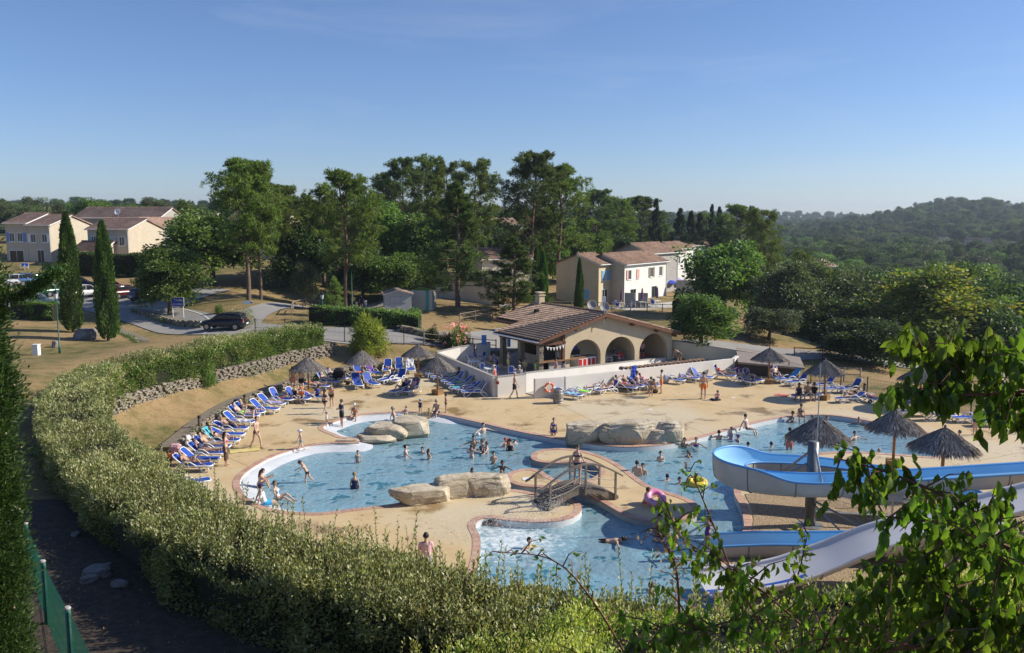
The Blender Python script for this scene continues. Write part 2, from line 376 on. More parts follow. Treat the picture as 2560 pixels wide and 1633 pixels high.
# the country beyond, out to the horizon
yy = np.concatenate([np.geomspace(150, 3600, 90)]); uu = np.linspace(-1.25, 1.25, 150)
_U, _V = np.meshgrid(uu, yy); FXg = _U * _V
_Hf = np.where(_V < 900, hraw(FXg, np.minimum(_V, 900)), 0)
def far_h(x, y):
 x = np.asarray(x, float); y = np.asarray(y, float); u = x / y
 base = hraw(x / np.maximum(1, y / 420), np.minimum(y, 420))
 def ridge(u0, wid, D0, wd, top): return top * np.exp(-((u - u0) / wid) ** 2) * np.exp(-((y - D0) / wd) ** 2)
 w = np.clip((y - 170) / 260, 0, 1); k = np.clip((u - .12) / .2, 0, 1); w = w * w * (3 - 2 * w)
 g = base * (1 - w) + (-13 * k + 2 * (1 - k)) * w
 g = g + ridge(.80, .2, 700, 230, 18) + ridge(.54, .13, 1100, 300, 36) + ridge(.34, .2, 2100, 600, 26) + ridge(-.6, .5, 640, 230, 17) + ridge(-.1, .3, 1000, 350, 12) + ridge(.45, .9, 3300, 700, 26)
 return g
_Hf = far_h(FXg, _V) - np.clip((165 - _V) * .3, 0, 3)
nyy, nxx = _U.shape; idx = np.arange(nyy * nxx).reshape(nyy, nxx)
Fq = np.stack([idx[:-1, :-1], idx[:-1, 1:], idx[1:, 1:], idx[1:, :-1]], -1).reshape(-1, 4)
forest_floor = M('forest_floor', (.05, .065, .02), .95, .4, .02, coord='World')
struct(new('hills', fastmesh('hills', np.stack([FXg, _V, _Hf], -1), Fq, [forest_floor], smooth=True)))
# side fields so the ground goes on to left and right
def side(name, xs, ys):
 X, Y = np.meshgrid(xs, ys); Z = np.minimum(hraw(np.clip(X, -125, 110), Y), 12) - .4
 iy, ix = X.shape; idx = np.arange(iy * ix).reshape(iy, ix)
 struct(new(name, fastmesh(name, np.stack([X, Y, Z], -1), np.stack([idx[:-1, :-1], idx[:-1, 1:], idx[1:, 1:], idx[1:, :-1]], -1).reshape(-1, 4), [MATS['lawn']], smooth=True)))
side('field', np.linspace(-700, -108, 30), np.linspace(-200, 170, 30)); side('field', np.linspace(108, 700, 30), np.linspace(-200, 170, 30)); side('field', np.linspace(-700, 700, 40), np.linspace(-400, -6, 20))
# ------------------------------------------------------------------ pool terrace
m, nt, b = nodes_of('terrace_concrete')         # ochre polished concrete: pale worn panels, wet marks
n1 = noise_node(nt, .11, 3, .5, 'World'); n2 = noise_node(nt, .55, 6, .62, 'World'); n3 = noise_node(nt, 14, 5, .6, 'World'); nW = noise_node(nt, .36, 5, .6, 'World')
r1 = ramp(nt, n2.outputs[0], [(.25, (.49, .35, .175)), (.5, (.60, .45, .245)), (.75, (.64, .50, .30))])
f1 = ramp(nt, n1.outputs[0], [(.46, (0, 0, 0)), (.60, (1, 1, 1))])
c1 = mixc(nt, f1.outputs[0], r1.outputs[0], (.60, .505, .34))
wet = ramp(nt, nW.outputs[0], [(.565, (0, 0, 0)), (.64, (1, 1, 1))])
mw = nt.nodes.new('ShaderNodeMath'); mw.operation = 'MULTIPLY'; nt.links.new(wet.outputs[0], mw.inputs[0]); mw.inputs[1].default_value = .75
nS = noise_node(nt, 4.2, 2, .5, 'World'); nM = noise_node(nt, .3, 3, .5, 'World'); sp1 = ramp(nt, nS.outputs[0], [(.63, (0, 0, 0)), (.66, (.7, .7, .7))]); sp2 = ramp(nt, nM.outputs[0], [(.5, (0, 0, 0)), (.6, (1, 1, 1))]); c1 = mixc(nt, mixc(nt, 1, sp1.outputs[0], sp2.outputs[0], 'MULTIPLY'), c1, (.27, .175, .075))   # wet footprints and drips
c2 = mixc(nt, mw.outputs[0], c1, (.25, .155, .055))
f3 = ramp(nt, n3.outputs[0], [(.3, (.9, .9, .9)), (.7, (1.06, 1.06, 1.06))])
nt.links.new(mixc(nt, 1.0, c2, f3.outputs[0], 'MULTIPLY'), b.inputs['Base Color'])
rr = nt.nodes.new('ShaderNodeMapRange'); rr.inputs[3].default_value = .62; rr.inputs[4].default_value = .22; nt.links.new(wet.outputs[0], rr.inputs[0]); nt.links.new(rr.outputs[0], b.inputs['Roughness'])
b.inputs['Specular IOR Level'].default_value = .35; bump(nt, b, n3.outputs[0], .08, .01); MATS['deck'] = m
OUT_PX = [(684, 1281.6), (747, 1288), (809, 1288), (892, 1277.5), (986, 1267), (1060, 1251), (1150, 1236), (1271, 1229), (1330, 1238), (1390, 1246), (1426, 1256), (1436, 1268), (1426, 1284), (1396, 1295), (1334, 1299), (1271, 1294), (1215, 1288), (1180, 1297), (1168, 1316), (1180, 1345), (1178, 1390), (1165, 1450), (1175, 1540),
  (1300, 1600), (1600, 1605), (1790, 1580), (1815, 1500), (1815, 1400), (1876, 1335), (1878, 1298), (1868, 1262), (1853, 1232), (1862, 1195), (1905, 1165), (1980, 1148), (2075, 1135), (2162, 1134), (2273, 1142), (2345, 1146), (2388, 1130), (2386, 1105), (2347, 1087), (2310, 1078), (2174, 1050), (2106, 1039), (2052, 1035), (1997, 1036), (1942, 1042),
  (1887, 1053), (1824, 1069), (1760, 1086), (1707, 1099), (1640, 1110), (1560, 1114), (1480, 1107), (1417, 1097), (1375, 1090), (1292, 1074), (1209, 1055), (1120, 1036), (1073, 1030), (1011, 1027), (959, 1030), (907, 1034), (866, 1041), (825, 1054), (800, 1063), (794, 1071), (804, 1079), (825, 1087), (845, 1095.5), (880, 1098.5), (880, 1105), (842, 1104), (768, 1111), (711, 1126), (664, 1142.5), (622, 1165), (593, 1186), (581, 1207), (585, 1228), (601, 1248), (633, 1267)]
ISL_PX = [(1326, 1143), (1333, 1132), (1357, 1124), (1400, 1121), (1443, 1124), (1487, 1134), (1530, 1151), (1569, 1175), (1597, 1197), (1627, 1216), (1670, 1230), (1714, 1244), (1742, 1259), (1751, 1273), (1744, 1287), (1714, 1298), (1670, 1304), (1627, 1302), (1584, 1295), (1552, 1283), (1519, 1264), (1493, 1250), (1455, 1236), (1400, 1224), (1359, 1219), (1314, 1217), (1282, 1210), (1265, 1200), (1264, 1190), (1275, 1180), (1303, 1173), (1331, 1172), (1353, 1177), (1370, 1188), (1388, 1198), (1415, 1204), (1446, 1203), (1476, 1198), (1493, 1188), (1497, 1177), (1489, 1166), (1470, 1158), (1440, 1155), (1410, 1157), (1381, 1158), (1353, 1156), (1334, 1151)]
def ccw(p):
 a = sum(p[i][0] * p[(i + 1) % len(p)][1] - p[(i + 1) % len(p)][0] * p[i][1] for i in range(len(p)))
 return p if a > 0 else p[::-1]
def smooth_loop(px, step): return [Vector((p.x, p.y)) for p in resample([q for q in spline([G(*a) for a in px], 5, True)], step, True)]
OUTER = ccw(smooth_loop(OUT_PX, .42)); ISLE = ccw(smooth_loop(ISL_PX, .42))
CW = .32; WATER_Z = -.27
OUT_IN = offset_poly(OUTER, -CW); ISL_IN = offset_poly(ISLE, -CW)
struct(fill([DECK2, [tuple(p) for p in OUTER]], 0.0, 'pool_terrace', MATS['deck']))
isl = struct(fill([[tuple(p) for p in ISL_IN]], 0.0, 'pool_island', MATS['deck']))
mb = MB(); n = len(DECK2)
mb.add([(x, y, 0) for x, y in DECK2] + [(x, y, -3) for x, y in DECK2], [(i, (i + 1) % n, n + (i + 1) % n, n + i) for i in range(n)])
struct(mb.build('terrace_edge', M('concrete_edge', (.4, .36, .3), .9, .2, 2)))
# pool shell: white painted walls, floor sloping from the beaches to the deep end
pool_white = M('pool_paint', (.66, .68, .68), .55, .10, 1.5, bstr=.05, bscale=20, coord='World')
shell = empty('pool_basin', (0, 0, 0)); shell['kind'] = 'structure'
mb = MB(); n = len(OUT_IN); mb.add([(p.x, p.y, -.03) for p in OUT_IN] + [(p.x, p.y, -1.9) for p in OUT_IN], [(i, (i + 1) % n, n + (i + 1) % n, n + i) for i in range(n)])
mb.build('pool_wall', pool_white, shell, smooth=True)
IWO = offset_poly(ISLE, -.03)
mb = MB(); n = len(IWO); mb.add([(p.x, p.y, -.03) for p in IWO] + [(p.x, p.y, -1.9) for p in IWO], [(i, (i + 1) % n, n + (i + 1) % n, n + i) for i in range(n)])
mb.build('island_wall', M('island_side', (.42, .42, .40), .6, .2, 3, coord='World'), shell, smooth=True)
xs = [p.x for p in OUTER]; ys = [p.y for p in OUTER]
PX, PY = np.meshgrid(np.arange(min(xs) - .5, max(xs) + .5, .3), np.arange(min(ys) - .5, max(ys) + .5, .3))
def pool_floor(X, Y):
 d = dist_poly([tuple(p) for p in OUT_IN], X, Y)
 west = 1 - np.clip((X + 4.5) / 5.0, 0, 1); wade = np.clip((Y - 42.2) / 1.2, 0, 1) * (1 - np.clip((X + 7.2) / 2.5, 0, 1)); s = np.maximum(west, wade); s = s * s * (3 - 2 * s)
 dm = .95 * (1 - s) + .5 * s
 return np.maximum(-.27 - dm, (-.8 * (1 - s) - .10 * s) - (.17 + .06 * s) * d)
PZ = pool_floor(PX, PY)
keep = inside([tuple(p) for p in offset_poly(OUTER, -.05)], PX, PY); iy, ix = PX.shape; idx = np.arange(iy * ix).reshape(iy, ix)
kk = keep[:-1, :-1] | keep[1:, :-1] | keep[:-1, 1:] | keep[1:, 1:]
PZ = np.where(keep, PZ, PZ - .12)
Fq = np.stack([idx[:-1, :-1], idx[:-1, 1:], idx[1:, 1:], idx[1:, :-1]], -1)[kk]
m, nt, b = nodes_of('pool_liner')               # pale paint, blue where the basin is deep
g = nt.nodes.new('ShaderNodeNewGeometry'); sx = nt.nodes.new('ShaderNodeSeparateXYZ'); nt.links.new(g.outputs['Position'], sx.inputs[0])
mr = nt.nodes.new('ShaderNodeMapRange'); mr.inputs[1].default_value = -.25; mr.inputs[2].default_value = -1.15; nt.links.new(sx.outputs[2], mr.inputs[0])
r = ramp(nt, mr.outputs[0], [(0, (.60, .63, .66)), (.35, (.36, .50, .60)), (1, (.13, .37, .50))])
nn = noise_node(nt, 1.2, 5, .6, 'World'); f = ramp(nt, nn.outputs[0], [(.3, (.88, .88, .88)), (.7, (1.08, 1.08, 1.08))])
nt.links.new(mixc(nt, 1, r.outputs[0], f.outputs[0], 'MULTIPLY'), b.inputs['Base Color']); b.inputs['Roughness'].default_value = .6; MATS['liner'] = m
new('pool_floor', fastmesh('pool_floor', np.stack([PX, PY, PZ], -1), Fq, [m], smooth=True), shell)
# coping: one slab after another
cop_m = [M('coping_%d' % k, c, .75, .22, 6, bstr=.2, coord='World') for k, c in enumerate([(.55, .34, .25), (.58, .38, .285), (.50, .30, .22)])]
coping = empty('pool_coping'); coping['kind'] = 'structure'
items = []
for A, B in ((OUTER, OUT_IN), (ISLE, ISL_IN)):
 n = len(A)
 for i in range(n):
  a0, a1, b1, b0 = A[i], A[(i + 1) % n], B[(i + 1) % n], B[i]
  c = (a0 + a1 + b0 + b1) / 4; zt = .016 + random.uniform(-.003, .003)
  q = [c + (p - c) * .978 for p in (a0, a1, b1, b0)]
  if (q[0] - q[1]).length < .05 or (q[2] - q[3]).length < .03: continue
  mb = MB(); vs = [(p.x - c.x, p.y - c.y, -.06) for p in q]; vt = [((p.x - c.x) * .985, (p.y - c.y) * .985, zt) for p in q]
  mb.add(vs + vt, [(0, 1, 5, 4), (1, 2, 6, 5), (2, 3, 7, 6), (3, 0, 4, 7), (4, 5, 6, 7)])
  me = mb.mesh('coping_slab', random.choice(cop_m)); items.append((me, Matrix.Translation((c.x, c.y, 0))))
pieces(coping, 'coping_slab', items, 300, 'coping_slabs_far')
mb = MB()   # mortar bed below the slabs
for A, B in ((OUTER, OUT_IN), (ISLE, ISL_IN)):
 n = len(A); mb.add([(p.x, p.y, -.004) for p in A] + [(p.x, p.y, -.004) for p in B], [(i, (i + 1) % n, n + (i + 1) % n, n + i) for i in range(n)])
mb.build('mortar_bed', M('mortar', (.42, .36, .29), .9, .2, 4, coord='World'), coping)
# water
m, nt, b = nodes_of('pool_water')
nt.nodes.remove(b)
g = nt.nodes.new('ShaderNodeNewGeometry'); mpn = nt.nodes.new('ShaderNodeMapping'); mpn.inputs['Scale'].default_value = (1, 1, 1); nt.links.new(g.outputs['Position'], mpn.inputs[0])
na = noise_node(nt, 3.4, 2, .5, vec=mpn.outputs[0]); nb = noise_node(nt, 1.1, 1, .5, vec=mpn.outputs[0])
ad = nt.nodes.new('ShaderNodeMath'); ad.operation = 'MULTIPLY_ADD'; nt.links.new(nb.outputs[0], ad.inputs[0]); ad.inputs[1].default_value = 1.5; nt.links.new(na.outputs[0], ad.inputs[2])
bp = nt.nodes.new('ShaderNodeBump'); bp.inputs['Strength'].default_value = 1.0; bp.inputs['Distance'].default_value = .055; nt.links.new(ad.outputs[0], bp.inputs['Height'])
gl = nt.nodes.new('ShaderNodeBsdfGlossy'); gl.inputs['Roughness'].default_value = .06; nt.links.new(bp.outputs[0], gl.inputs['Normal'])
tr = nt.nodes.new('ShaderNodeBsdfTransparent'); tr.inputs['Color'].default_value = (.72, .90, .96, 1)
lw = nt.nodes.new('ShaderNodeLayerWeight'); lw.inputs['Blend'].default_value = .5; nt.links.new(bp.outputs[0], lw.inputs['Normal'])
pw = nt.nodes.new('ShaderNodeMath'); pw.operation = 'POWER'; nt.links.new(lw.outputs['Facing'], pw.inputs[0]); pw.inputs[1].default_value = 5
fr = nt.nodes.new('ShaderNodeMath'); fr.operation = 'MULTIPLY_ADD'; nt.links.new(pw.outputs[0], fr.inputs[0]); fr.inputs[1].default_value = .98; fr.inputs[2].default_value = .02
mx = nt.nodes.new('ShaderNodeMixShader'); nt.links.new(fr.outputs[0], mx.inputs[0])
sd = nt.nodes.new('ShaderNodeBsdfDiffuse'); nt.links.new(bp.outputs[0], sd.inputs['Normal']); rs = ramp(nt, ad.outputs[0], [(.9, (.05, .20, .27)), (1.25, (.115, .325, .405)), (1.6, (.33, .52, .60))]); nt.links.new(rs.outputs[0], sd.inputs['Color'])
ms = nt.nodes.new('ShaderNodeMixShader'); ms.inputs[0].default_value = .56; nt.links.new(tr.outputs[0], ms.inputs[1]); nt.links.new(sd.outputs[0], ms.inputs[2]); nt.links.new(ms.outputs[0], mx.inputs[1]); nt.links.new(gl.outputs[0], mx.inputs[2])
# foam over the bubbling jets in the near basin: bubbles are white themselves
fc = G(1270, 1350, -.27); vd = nt.nodes.new('ShaderNodeVectorMath'); vd.operation = 'DISTANCE'; nt.links.new(g.outputs['Position'], vd.inputs[0]); vd.inputs[1].default_value = (fc.x, fc.y, -.27)
md = nt.nodes.new('ShaderNodeMapRange'); md.inputs[1].default_value = .3; md.inputs[2].default_value = 4.6; md.inputs[3].default_value = .42; md.inputs[4].default_value = 0; nt.links.new(vd.outputs['Value'], md.inputs[0])
nf = noise_node(nt, 3.2, 8, .72, vec=mpn.outputs[0]); sb = nt.nodes.new('ShaderNodeMath'); sb.operation = 'ADD'; nt.links.new(md.outputs[0], sb.inputs[0]); nt.links.new(nf.outputs[0], sb.inputs[1])
rf = ramp(nt, sb.outputs[0], [(.72, (0, 0, 0)), (.98, (.8, .8, .8))])
df = nt.nodes.new('ShaderNodeBsdfDiffuse'); df.inputs['Color'].default_value = (.82, .88, .90, 1)
mx2 = nt.nodes.new('ShaderNodeMixShader'); nt.links.new(rf.outputs[0], mx2.inputs[0]); nt.links.new(mx.outputs[0], mx2.inputs[1]); nt.links.new(df.outputs[0], mx2.inputs[2])
nt.links.new(mx2.outputs[0], nt.nodes['Material Output'].inputs['Surface']); MATS['water'] = m
struct(fill([[tuple(p) for p in offset_poly(OUTER, -CW + .04)]], WATER_Z, 'water', m))
# ------------------------------------------------------------------ roads
asphalt = M('asphalt', (.31, .298, .28), .9, .18, .5, bstr=.25, bscale=30, coord='World')
def strip(name, pts, w, mat, dz=.05, nacross=6, kind='structure'):
 pts = resample(spline([Vector((p[0], p[1], 0)) for p in pts], 8), 1.0); V = []; F = []
 for i, p in enumerate(pts):
  t = (pts[min(i + 1, len(pts) - 1)] - pts[max(i - 1, 0)]).normalized(); s = Vector((-t.y, t.x, 0)); ww = w if not hasattr(w, '__len__') else w[0] + (w[1] - w[0]) * i / (len(pts) - 1)
  for k in range(nacross + 1):
   q = p + s * ww * (k / nacross - .5); V.append((q.x, q.y, H(q.x, q.y) + dz))
 for i in range(len(pts) - 1):
  for k in range(nacross): a = i * (nacross + 1) + k; F.append((a, a + 1, a + nacross + 2, a + nacross + 1))
 o = new(name, fastmesh(name, V, F, [mat], smooth=True)); 
 if kind: o['kind'] = kind
 return o
ROAD = [(3, 82), (-2.5, 76), (-9.0, 72.6), (-16, 71.6), (-22.4, 72.5), (-28, 75.5), (-34, 81), (-40, 86), (-47, 90), (-60, 92), (-80, 94), (-105, 96)]
strip('road', ROAD, (4.6, 8.0), asphalt, .06, 8)
strip('car_park', [(-33, 90), (-45, 91.5), (-60, 92), (-90, 93)], 12, asphalt, .09, 12)
strip('path', [(-24, 73.5), (-24.5, 79), (-22.5, 86), (-18, 93.5), (-10, 96.5), (0, 97)], 3.2, asphalt, .08, 4)
strip('path', [(15, 71.5), (22, 73), (30, 73.5), (42, 72), (60, 74)], 5.0, asphalt, .06, 5)
strip('path_shade_strip', [(-16.5, 27.5), (-13.5, 23), (-10.6, 19.2), (-8.0, 16.6), (-5.9, 13.8), (-3.4, 10.6)], 5.6, M('shade_darkened_soil', (.095, .072, .052), .95, .6, 5, bstr=1.0, bscale=18, coord='World'), .035, 8)  # strip added over the path, its soil colour darkened for the hedge's shade
white_paint = M('road_paint', (.75, .75, .72), .7, .25, 8, coord='World')
strip('road_marking', [(-33.2, 84), (-29.3, 79.5), (-27, 75), (-26.6, 71.5)], .16, white_paint, .085, 1)
# ================================================================== plants
bark = M('bark', (.16, .115, .085), .95, .45, 5, bstr=.5, bscale=12); bark_pine = M('pine_bark', (.21, .14, .105), .95, .5, 4, bstr=.6, bscale=9); twig_m = M('twig', (.17, .075, .045), .8, .3, 20)
LM = dict(
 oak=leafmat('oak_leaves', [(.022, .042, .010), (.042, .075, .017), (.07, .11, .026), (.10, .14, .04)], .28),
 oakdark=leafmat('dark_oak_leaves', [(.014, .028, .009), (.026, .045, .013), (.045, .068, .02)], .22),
 oakgrey=leafmat('holm_oak_leaves', [(.028, .040, .018), (.05, .062, .03), (.09, .10, .055)], .2),
 yellow=leafmat('yellowing_leaves', [(.03, .05, .010), (.055, .08, .016), (.10, .115, .024), (.135, .11, .035)], .35),
 pine=leafmat('pine_needles', [(.036, .055, .014), (.062, .092, .02), (.10, .135, .03)], .28),
 pinedark=leafmat('dark_pine_needles', [(.024, .040, .012), (.042, .064, .018), (.07, .095, .026)], .24),
 fir=leafmat('fir_needles', [(.010, .022, .014), (.02, .036, .02), (.035, .055, .028)], .12),
 cedar=leafmat('cedar_needles', [(.05, .085, .02), (.085, .13, .03), (.13, .18, .05)], .25),
 cypress=leafmat('cypress_sprays', [(.016, .040, .010), (.03, .066, .014), (.055, .10, .02)], .15),
 juniper=leafmat('juniper_sprays', [(.010, .024, .007), (.022, .046, .011), (.055, .085, .022)], .2),
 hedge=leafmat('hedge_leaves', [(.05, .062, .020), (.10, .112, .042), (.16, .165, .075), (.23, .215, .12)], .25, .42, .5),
 hedgein=leafmat('glossy_hedge_leaves', [(.036, .07, .015), (.068, .115, .026), (.115, .165, .045)], .25, .4, .5),
 euonymus=leafmat('yellow_green_leaves', [(.06, .085, .015), (.12, .15, .03), (.20, .21, .06), (.27, .26, .10)], .3, .4, .5),
 bamboo=leafmat('bamboo_leaves', [(.08, .12, .02), (.14, .18, .035), (.21, .24, .06)], .35),
 olive=leafmat('olive_leaves', [(.10, .115, .07), (.16, .17, .11), (.22, .22, .15)], .2),
 oleander=leafmat('oleander_leaves', [(.04, .07, .018), (.08, .12, .035), (.13, .16, .06)], .25),
 hackberry=leafmat('hackberry_leaves', [(.026, .050, .007), (.05, .088, .012), (.085, .13, .022)], .52, .38, .5),
 dead=leafmat('dead_leaves', [(.10, .06, .035), (.20, .13, .08), (.30, .22, .15)], .2))
flower_m = leafmat('pink_flowers', [(.45, .10, .16), (.62, .22, .28), (.70, .38, .40)], .25)
def nrm(v): return v / np.maximum(np.linalg.norm(v, axis=1, keepdims=True), 1e-9)
def rsph(n): return nrm(RNG.normal(size=(n, 3)))
def leaves(P, A, L, W, fold=.15, up=None):
 n = len(P); A = nrm(A); B = np.cross(A, rsph(n) if up is None else up); B = nrm(B); N = np.cross(B, A)
 L = np.broadcast_to(np.asarray(L, float), (n,))[:, None]; W = np.broadcast_to(np.asarray(W, float), (n,))[:, None]
 V = np.stack([P, P + A * L * .45 + B * W * .5 + N * W * fold, P + A * L - N * L * .08, P + A * L * .45 - B * W * .5 + N * W * fold], 1).reshape(-1, 3)
 i = np.arange(n)[:, None] * 4
 F = np.concatenate([i + [[0, 1, 2]], i + [[0, 2, 3]]], 1).reshape(-1, 3)
 return V, F
def leafmesh(name, P, A, L, W, mat, rnd=None, fold=.15, up=None):
 V, F = leaves(P, A, L, W, fold, up)
 if rnd is None: rnd = RNG.random(len(P))
 return fastmesh(name, V, F, [mat], attr=np.repeat(rnd, 2))
def clump_rnd(n, k, spread=.28):
 return np.clip(RNG.random(k)[:, None] * .6 + .2 + RNG.normal(size=(k, n)) * spread, 0, 1).ravel()
def trunk_mb(h, r, bend=.3, forks=(), n=7):
 mb = MB(); k = 7; ph = random.uniform(0, 6)
 pts = [Vector((bend * math.sin(ph + i * .9) * i / k, bend * math.cos(ph * 1.3 + i * .8) * i / k, h * i / k)) for i in range(k + 1)]
 mb.tube([pts[0] - Vector((0, 0, .5))] + pts, [r * 1.35] + [r * (1.15 - .85 * i / k) for i in range(k + 1)], n)
 return mb, pts
PROTO = {}
def broadleaf(key, mat, h=8.0, rx=3.8, rz=3.75, nclump=120, nleaf=13500, size=.33, open_=.25, seed=1):
 random.seed(seed); cz = h - rz
 mb, pts = trunk_mb(cz + rz * .35, .2)
 d = rsph(nclump); d[:, 2] = np.where(d[:, 2] < -.8, -d[:, 2], d[:, 2])
 rad = RNG.uniform(.45, 1.0, nclump) ** .6; lump = .92 + .34 * np.sin(d[:, 0] * 4 + seed) * np.cos(d[:, 1] * 5 + seed * 2) + .16 * np.sin(d[:, 2] * 6 + d[:, 0] * 3 + seed)
 C = d * (rad * lump)[:, None] * np.array([rx * .84, rx * .84, rz * .84]) + np.array([0, 0, cz])
 for c in C[::4]:
  a = pts[random.randint(3, 6)]; c = Vector(c); mb.tube([a, a.lerp(c, .5) + Vector((0, 0, -.15)), c], [.075, .045, .015], 5)
 k = nleaf // nclump; cr = RNG.uniform(.16, .33, nclump) * rx
 q = rsph(nclump * k); q[:, 2] *= .8; rr = RNG.uniform(.45, 1.05, nclump * k)
 P = np.repeat(C, k, 0) + q * (np.repeat(cr, k) * rr)[:, None]
 A = q + rsph(len(P)) * .7 + np.array([0, 0, -.1])
 me = leafmesh(key + '_crown', P, A, RNG.uniform(.7, 1.25, len(P)) * size, RNG.uniform(.45, .8, len(P)) * size, mat, clump_rnd(k, nclump))
 PROTO[key] = (mb.mesh(key + '_trunk', bark, True), me, h, rx)
def pine(key, mat, h=15, r0=3.1, t0=.38, nb=64, ntuft=15, per=10, tuft=.52, lean=.4, shape='round', barkm=bark_pine, seed=1, trunk_r=.21, droop=0.0):
 random.seed(seed); mb, pts = trunk_mb(h * .97, trunk_r, lean); T = []
 def tp(t): x = t * 7; i = min(6, int(x)); return pts[i].lerp(pts[i + 1], x - i)
 for i in range(nb):
  t = t0 + (1 - t0) * ((i + random.random()) / nb) ** .9; s = (t - t0) / (1 - t0)
  if shape == 'round': L = r0 * (0.45 + .75 * math.sin(math.pi * min(1, .12 + s * .82)) ** .8) * (1 - .55 * s * s)
  elif shape == 'cone': L = r0 * (1.03 - s) ** .85
  else: L = r0 * (.35 + .65 * math.sin(math.pi * (.15 + .7 * s)))
  L *= random.uniform(.6, 1.12); az = random.uniform(0, 6.283); a = tp(t)
  rise = (.45 if shape == 'round' else -.05 if shape == 'cone' else .2) + s * .5 - droop
  e = a + Vector((math.cos(az) * L, math.sin(az) * L, L * rise)); mid = a.lerp(e, .5) + Vector((0, 0, -.06 * L))
  mb.tube([a, mid, e], [.06 * (1.1 - s), .035, .012], 4)
  for k in range(ntuft):
   f = 1 - .45 * random.random() ** 1.4; c = a.lerp(e, f) + Vector((random.gauss(0, .16), random.gauss(0, .16), random.gauss(.05, .11))) * L * .85
   T.append((c, (e - a).normalized()))
 C = np.array([tuple(c) for c, _ in T]); D = np.array([tuple(d) for _, d in T]); n = len(C)
 P = np.repeat(C, per, 0) + RNG.normal(size=(n * per, 3)) * .07; A = np.repeat(D, per, 0) * .5 + rsph(n * per) + np.array([0, 0, .35 if shape != 'cone' else -.05])
 me = leafmesh(key + '_crown', P, A, RNG.uniform(.7, 1.2, n * per) * tuft, tuft * .19, mat, clump_rnd(per, n, .2))
 PROTO[key] = (mb.mesh(key + '_trunk', barkm, True), me, h, r0)
def columnar(key, mat, h=10, r=.75, n=11000, size=.26, seed=1, lumps=5):
 random.seed(seed); mb, pts = trunk_mb(h * .8, .12, .05)
 t = RNG.random(n) ** .85; az = RNG.random(n) * 6.283
 prof = np.minimum(1, (t + .03) * 9) ** .5 * (1 - t ** 3.2) ** .8 * (1 + .13 * np.sin(az * 3 + t * lumps * 2 + seed) + .10 * np.sin(az * 5 - t * 17))
 R_ = r * prof * RNG.uniform(.72, 1.02, n)
 P = np.stack([np.cos(az) * R_, np.sin(az) * R_, .15 + t * h * .97], 1)
 A = np.stack([np.cos(az) * .35, np.sin(az) * .35, np.ones(n)], 1) + RNG.normal(size=(n, 3)) * .18
 rnd = np.clip(.45 + .32 * np.sin(az * 4 + t * 9 + seed) + RNG.normal(size=n) * .2, 0, 1)
 PROTO[key] = (mb.mesh(key + '_trunk', bark, True), leafmesh(key + '_crown', P, A, RNG.uniform(.7, 1.3, n) * size, size * .32, mat, rnd), h, r)
def bushmesh(key, mat, rx=1.0, h=1.4, n=2200, size=.13, wid=.5, seed=1, upright=.3, nclump=26):
 random.seed(seed); k = n // nclump
 d = rsph(nclump); d[:, 2] = np.abs(d[:, 2]); C = d * RNG.uniform(.35, .8, nclump)[:, None] * np.array([rx, rx, h * .9]) + np.array([0, 0, h * .12])
 q = rsph(nclump * k); P = np.repeat(C, k, 0) + q * RNG.uniform(.1, .34, (nclump * k, 1)) * rx; P[:, 2] = np.maximum(P[:, 2], .03)
 A = q + rsph(len(P)) * .5 + np.array([0, 0, upright])
 mb = MB()
 for c in C[::3]: mb.tube([(0, 0, -.2), Vector(c) * .5, c], [.035, .025, .008], 4)
 PROTO[key] = (mb.mesh(key + '_stems', bark, True), leafmesh(key + '_leaves', P, A, RNG.uniform(.7, 1.2, len(P)) * size, size * wid, mat, clump_rnd(k, nclump)), h, rx)
broadleaf('oak_a', LM['oak'], seed=1); broadleaf('oak_b', LM['oak'], 9, 3.6, 4.2, 125, 13500, .32, seed=2); broadleaf('oak_d', LM['oakdark'], 8, 4, 3.8, 130, 13500, .32, seed=3)
broadleaf('oak_g', LM['oakgrey'], 8, 3.8, 3.75, 150, 14500, .27, seed=4); broadleaf('oak_y', LM['yellow'], 10, 4.2, 4.7, 130, 13500, .34, seed=5)
pine('pine_a', LM['pine'], 15, 3.4, .30, 74, 20, 15, .42, .5, 'round', seed=6); pine('pine_b', LM['pine'], 16, 2.9, .30, 74, 20, 15, .40, .35, 'oval', seed=7); pine('pine_c', LM['pinedark'], 16, 3.2, .33, 76, 20, 15, .40, .3, 'round', seed=8)
pine('black_pine', LM['pinedark'], 14, 3.4, .14, 96, 22, 14, .36, .15, 'cone', seed=9, droop=-.1); pine('fir', LM['fir'], 14, 2.6, .06, 96, 20, 13, .34, .1, 'cone', barkm=bark, seed=10); pine('cedar', LM['cedar'], 5, 1.5, .03, 60, 12, 9, .22, .05, 'cone', barkm=bark, seed=12, trunk_r=.08, droop=-.3)
columnar('cypress_a', LM['cypress'], seed=1); columnar('cypress_b', LM['cypress'], seed=3, lumps=8)
bushmesh('bush_g', LM['hedgein'], seed=1, n=3000); bushmesh('bush_d', LM['oakdark'], seed=2); bushmesh('bamboo', LM['bamboo'], 1.0, 2.2, 7000, .24, .16, seed=3, upright=.2, nclump=40); bushmesh('olive', LM['olive'], 1.0, 1.6, 2600, .12, .25, seed=4); bushmesh('oleander', LM['oleander'], 1.0, 1.7, 4500, .16, .24, seed=5, upright=.6); bushmesh('palm_tuft', LM['oleander'], .7, .8, 900, .4, .09, seed=6, upright=.5, nclump=9)
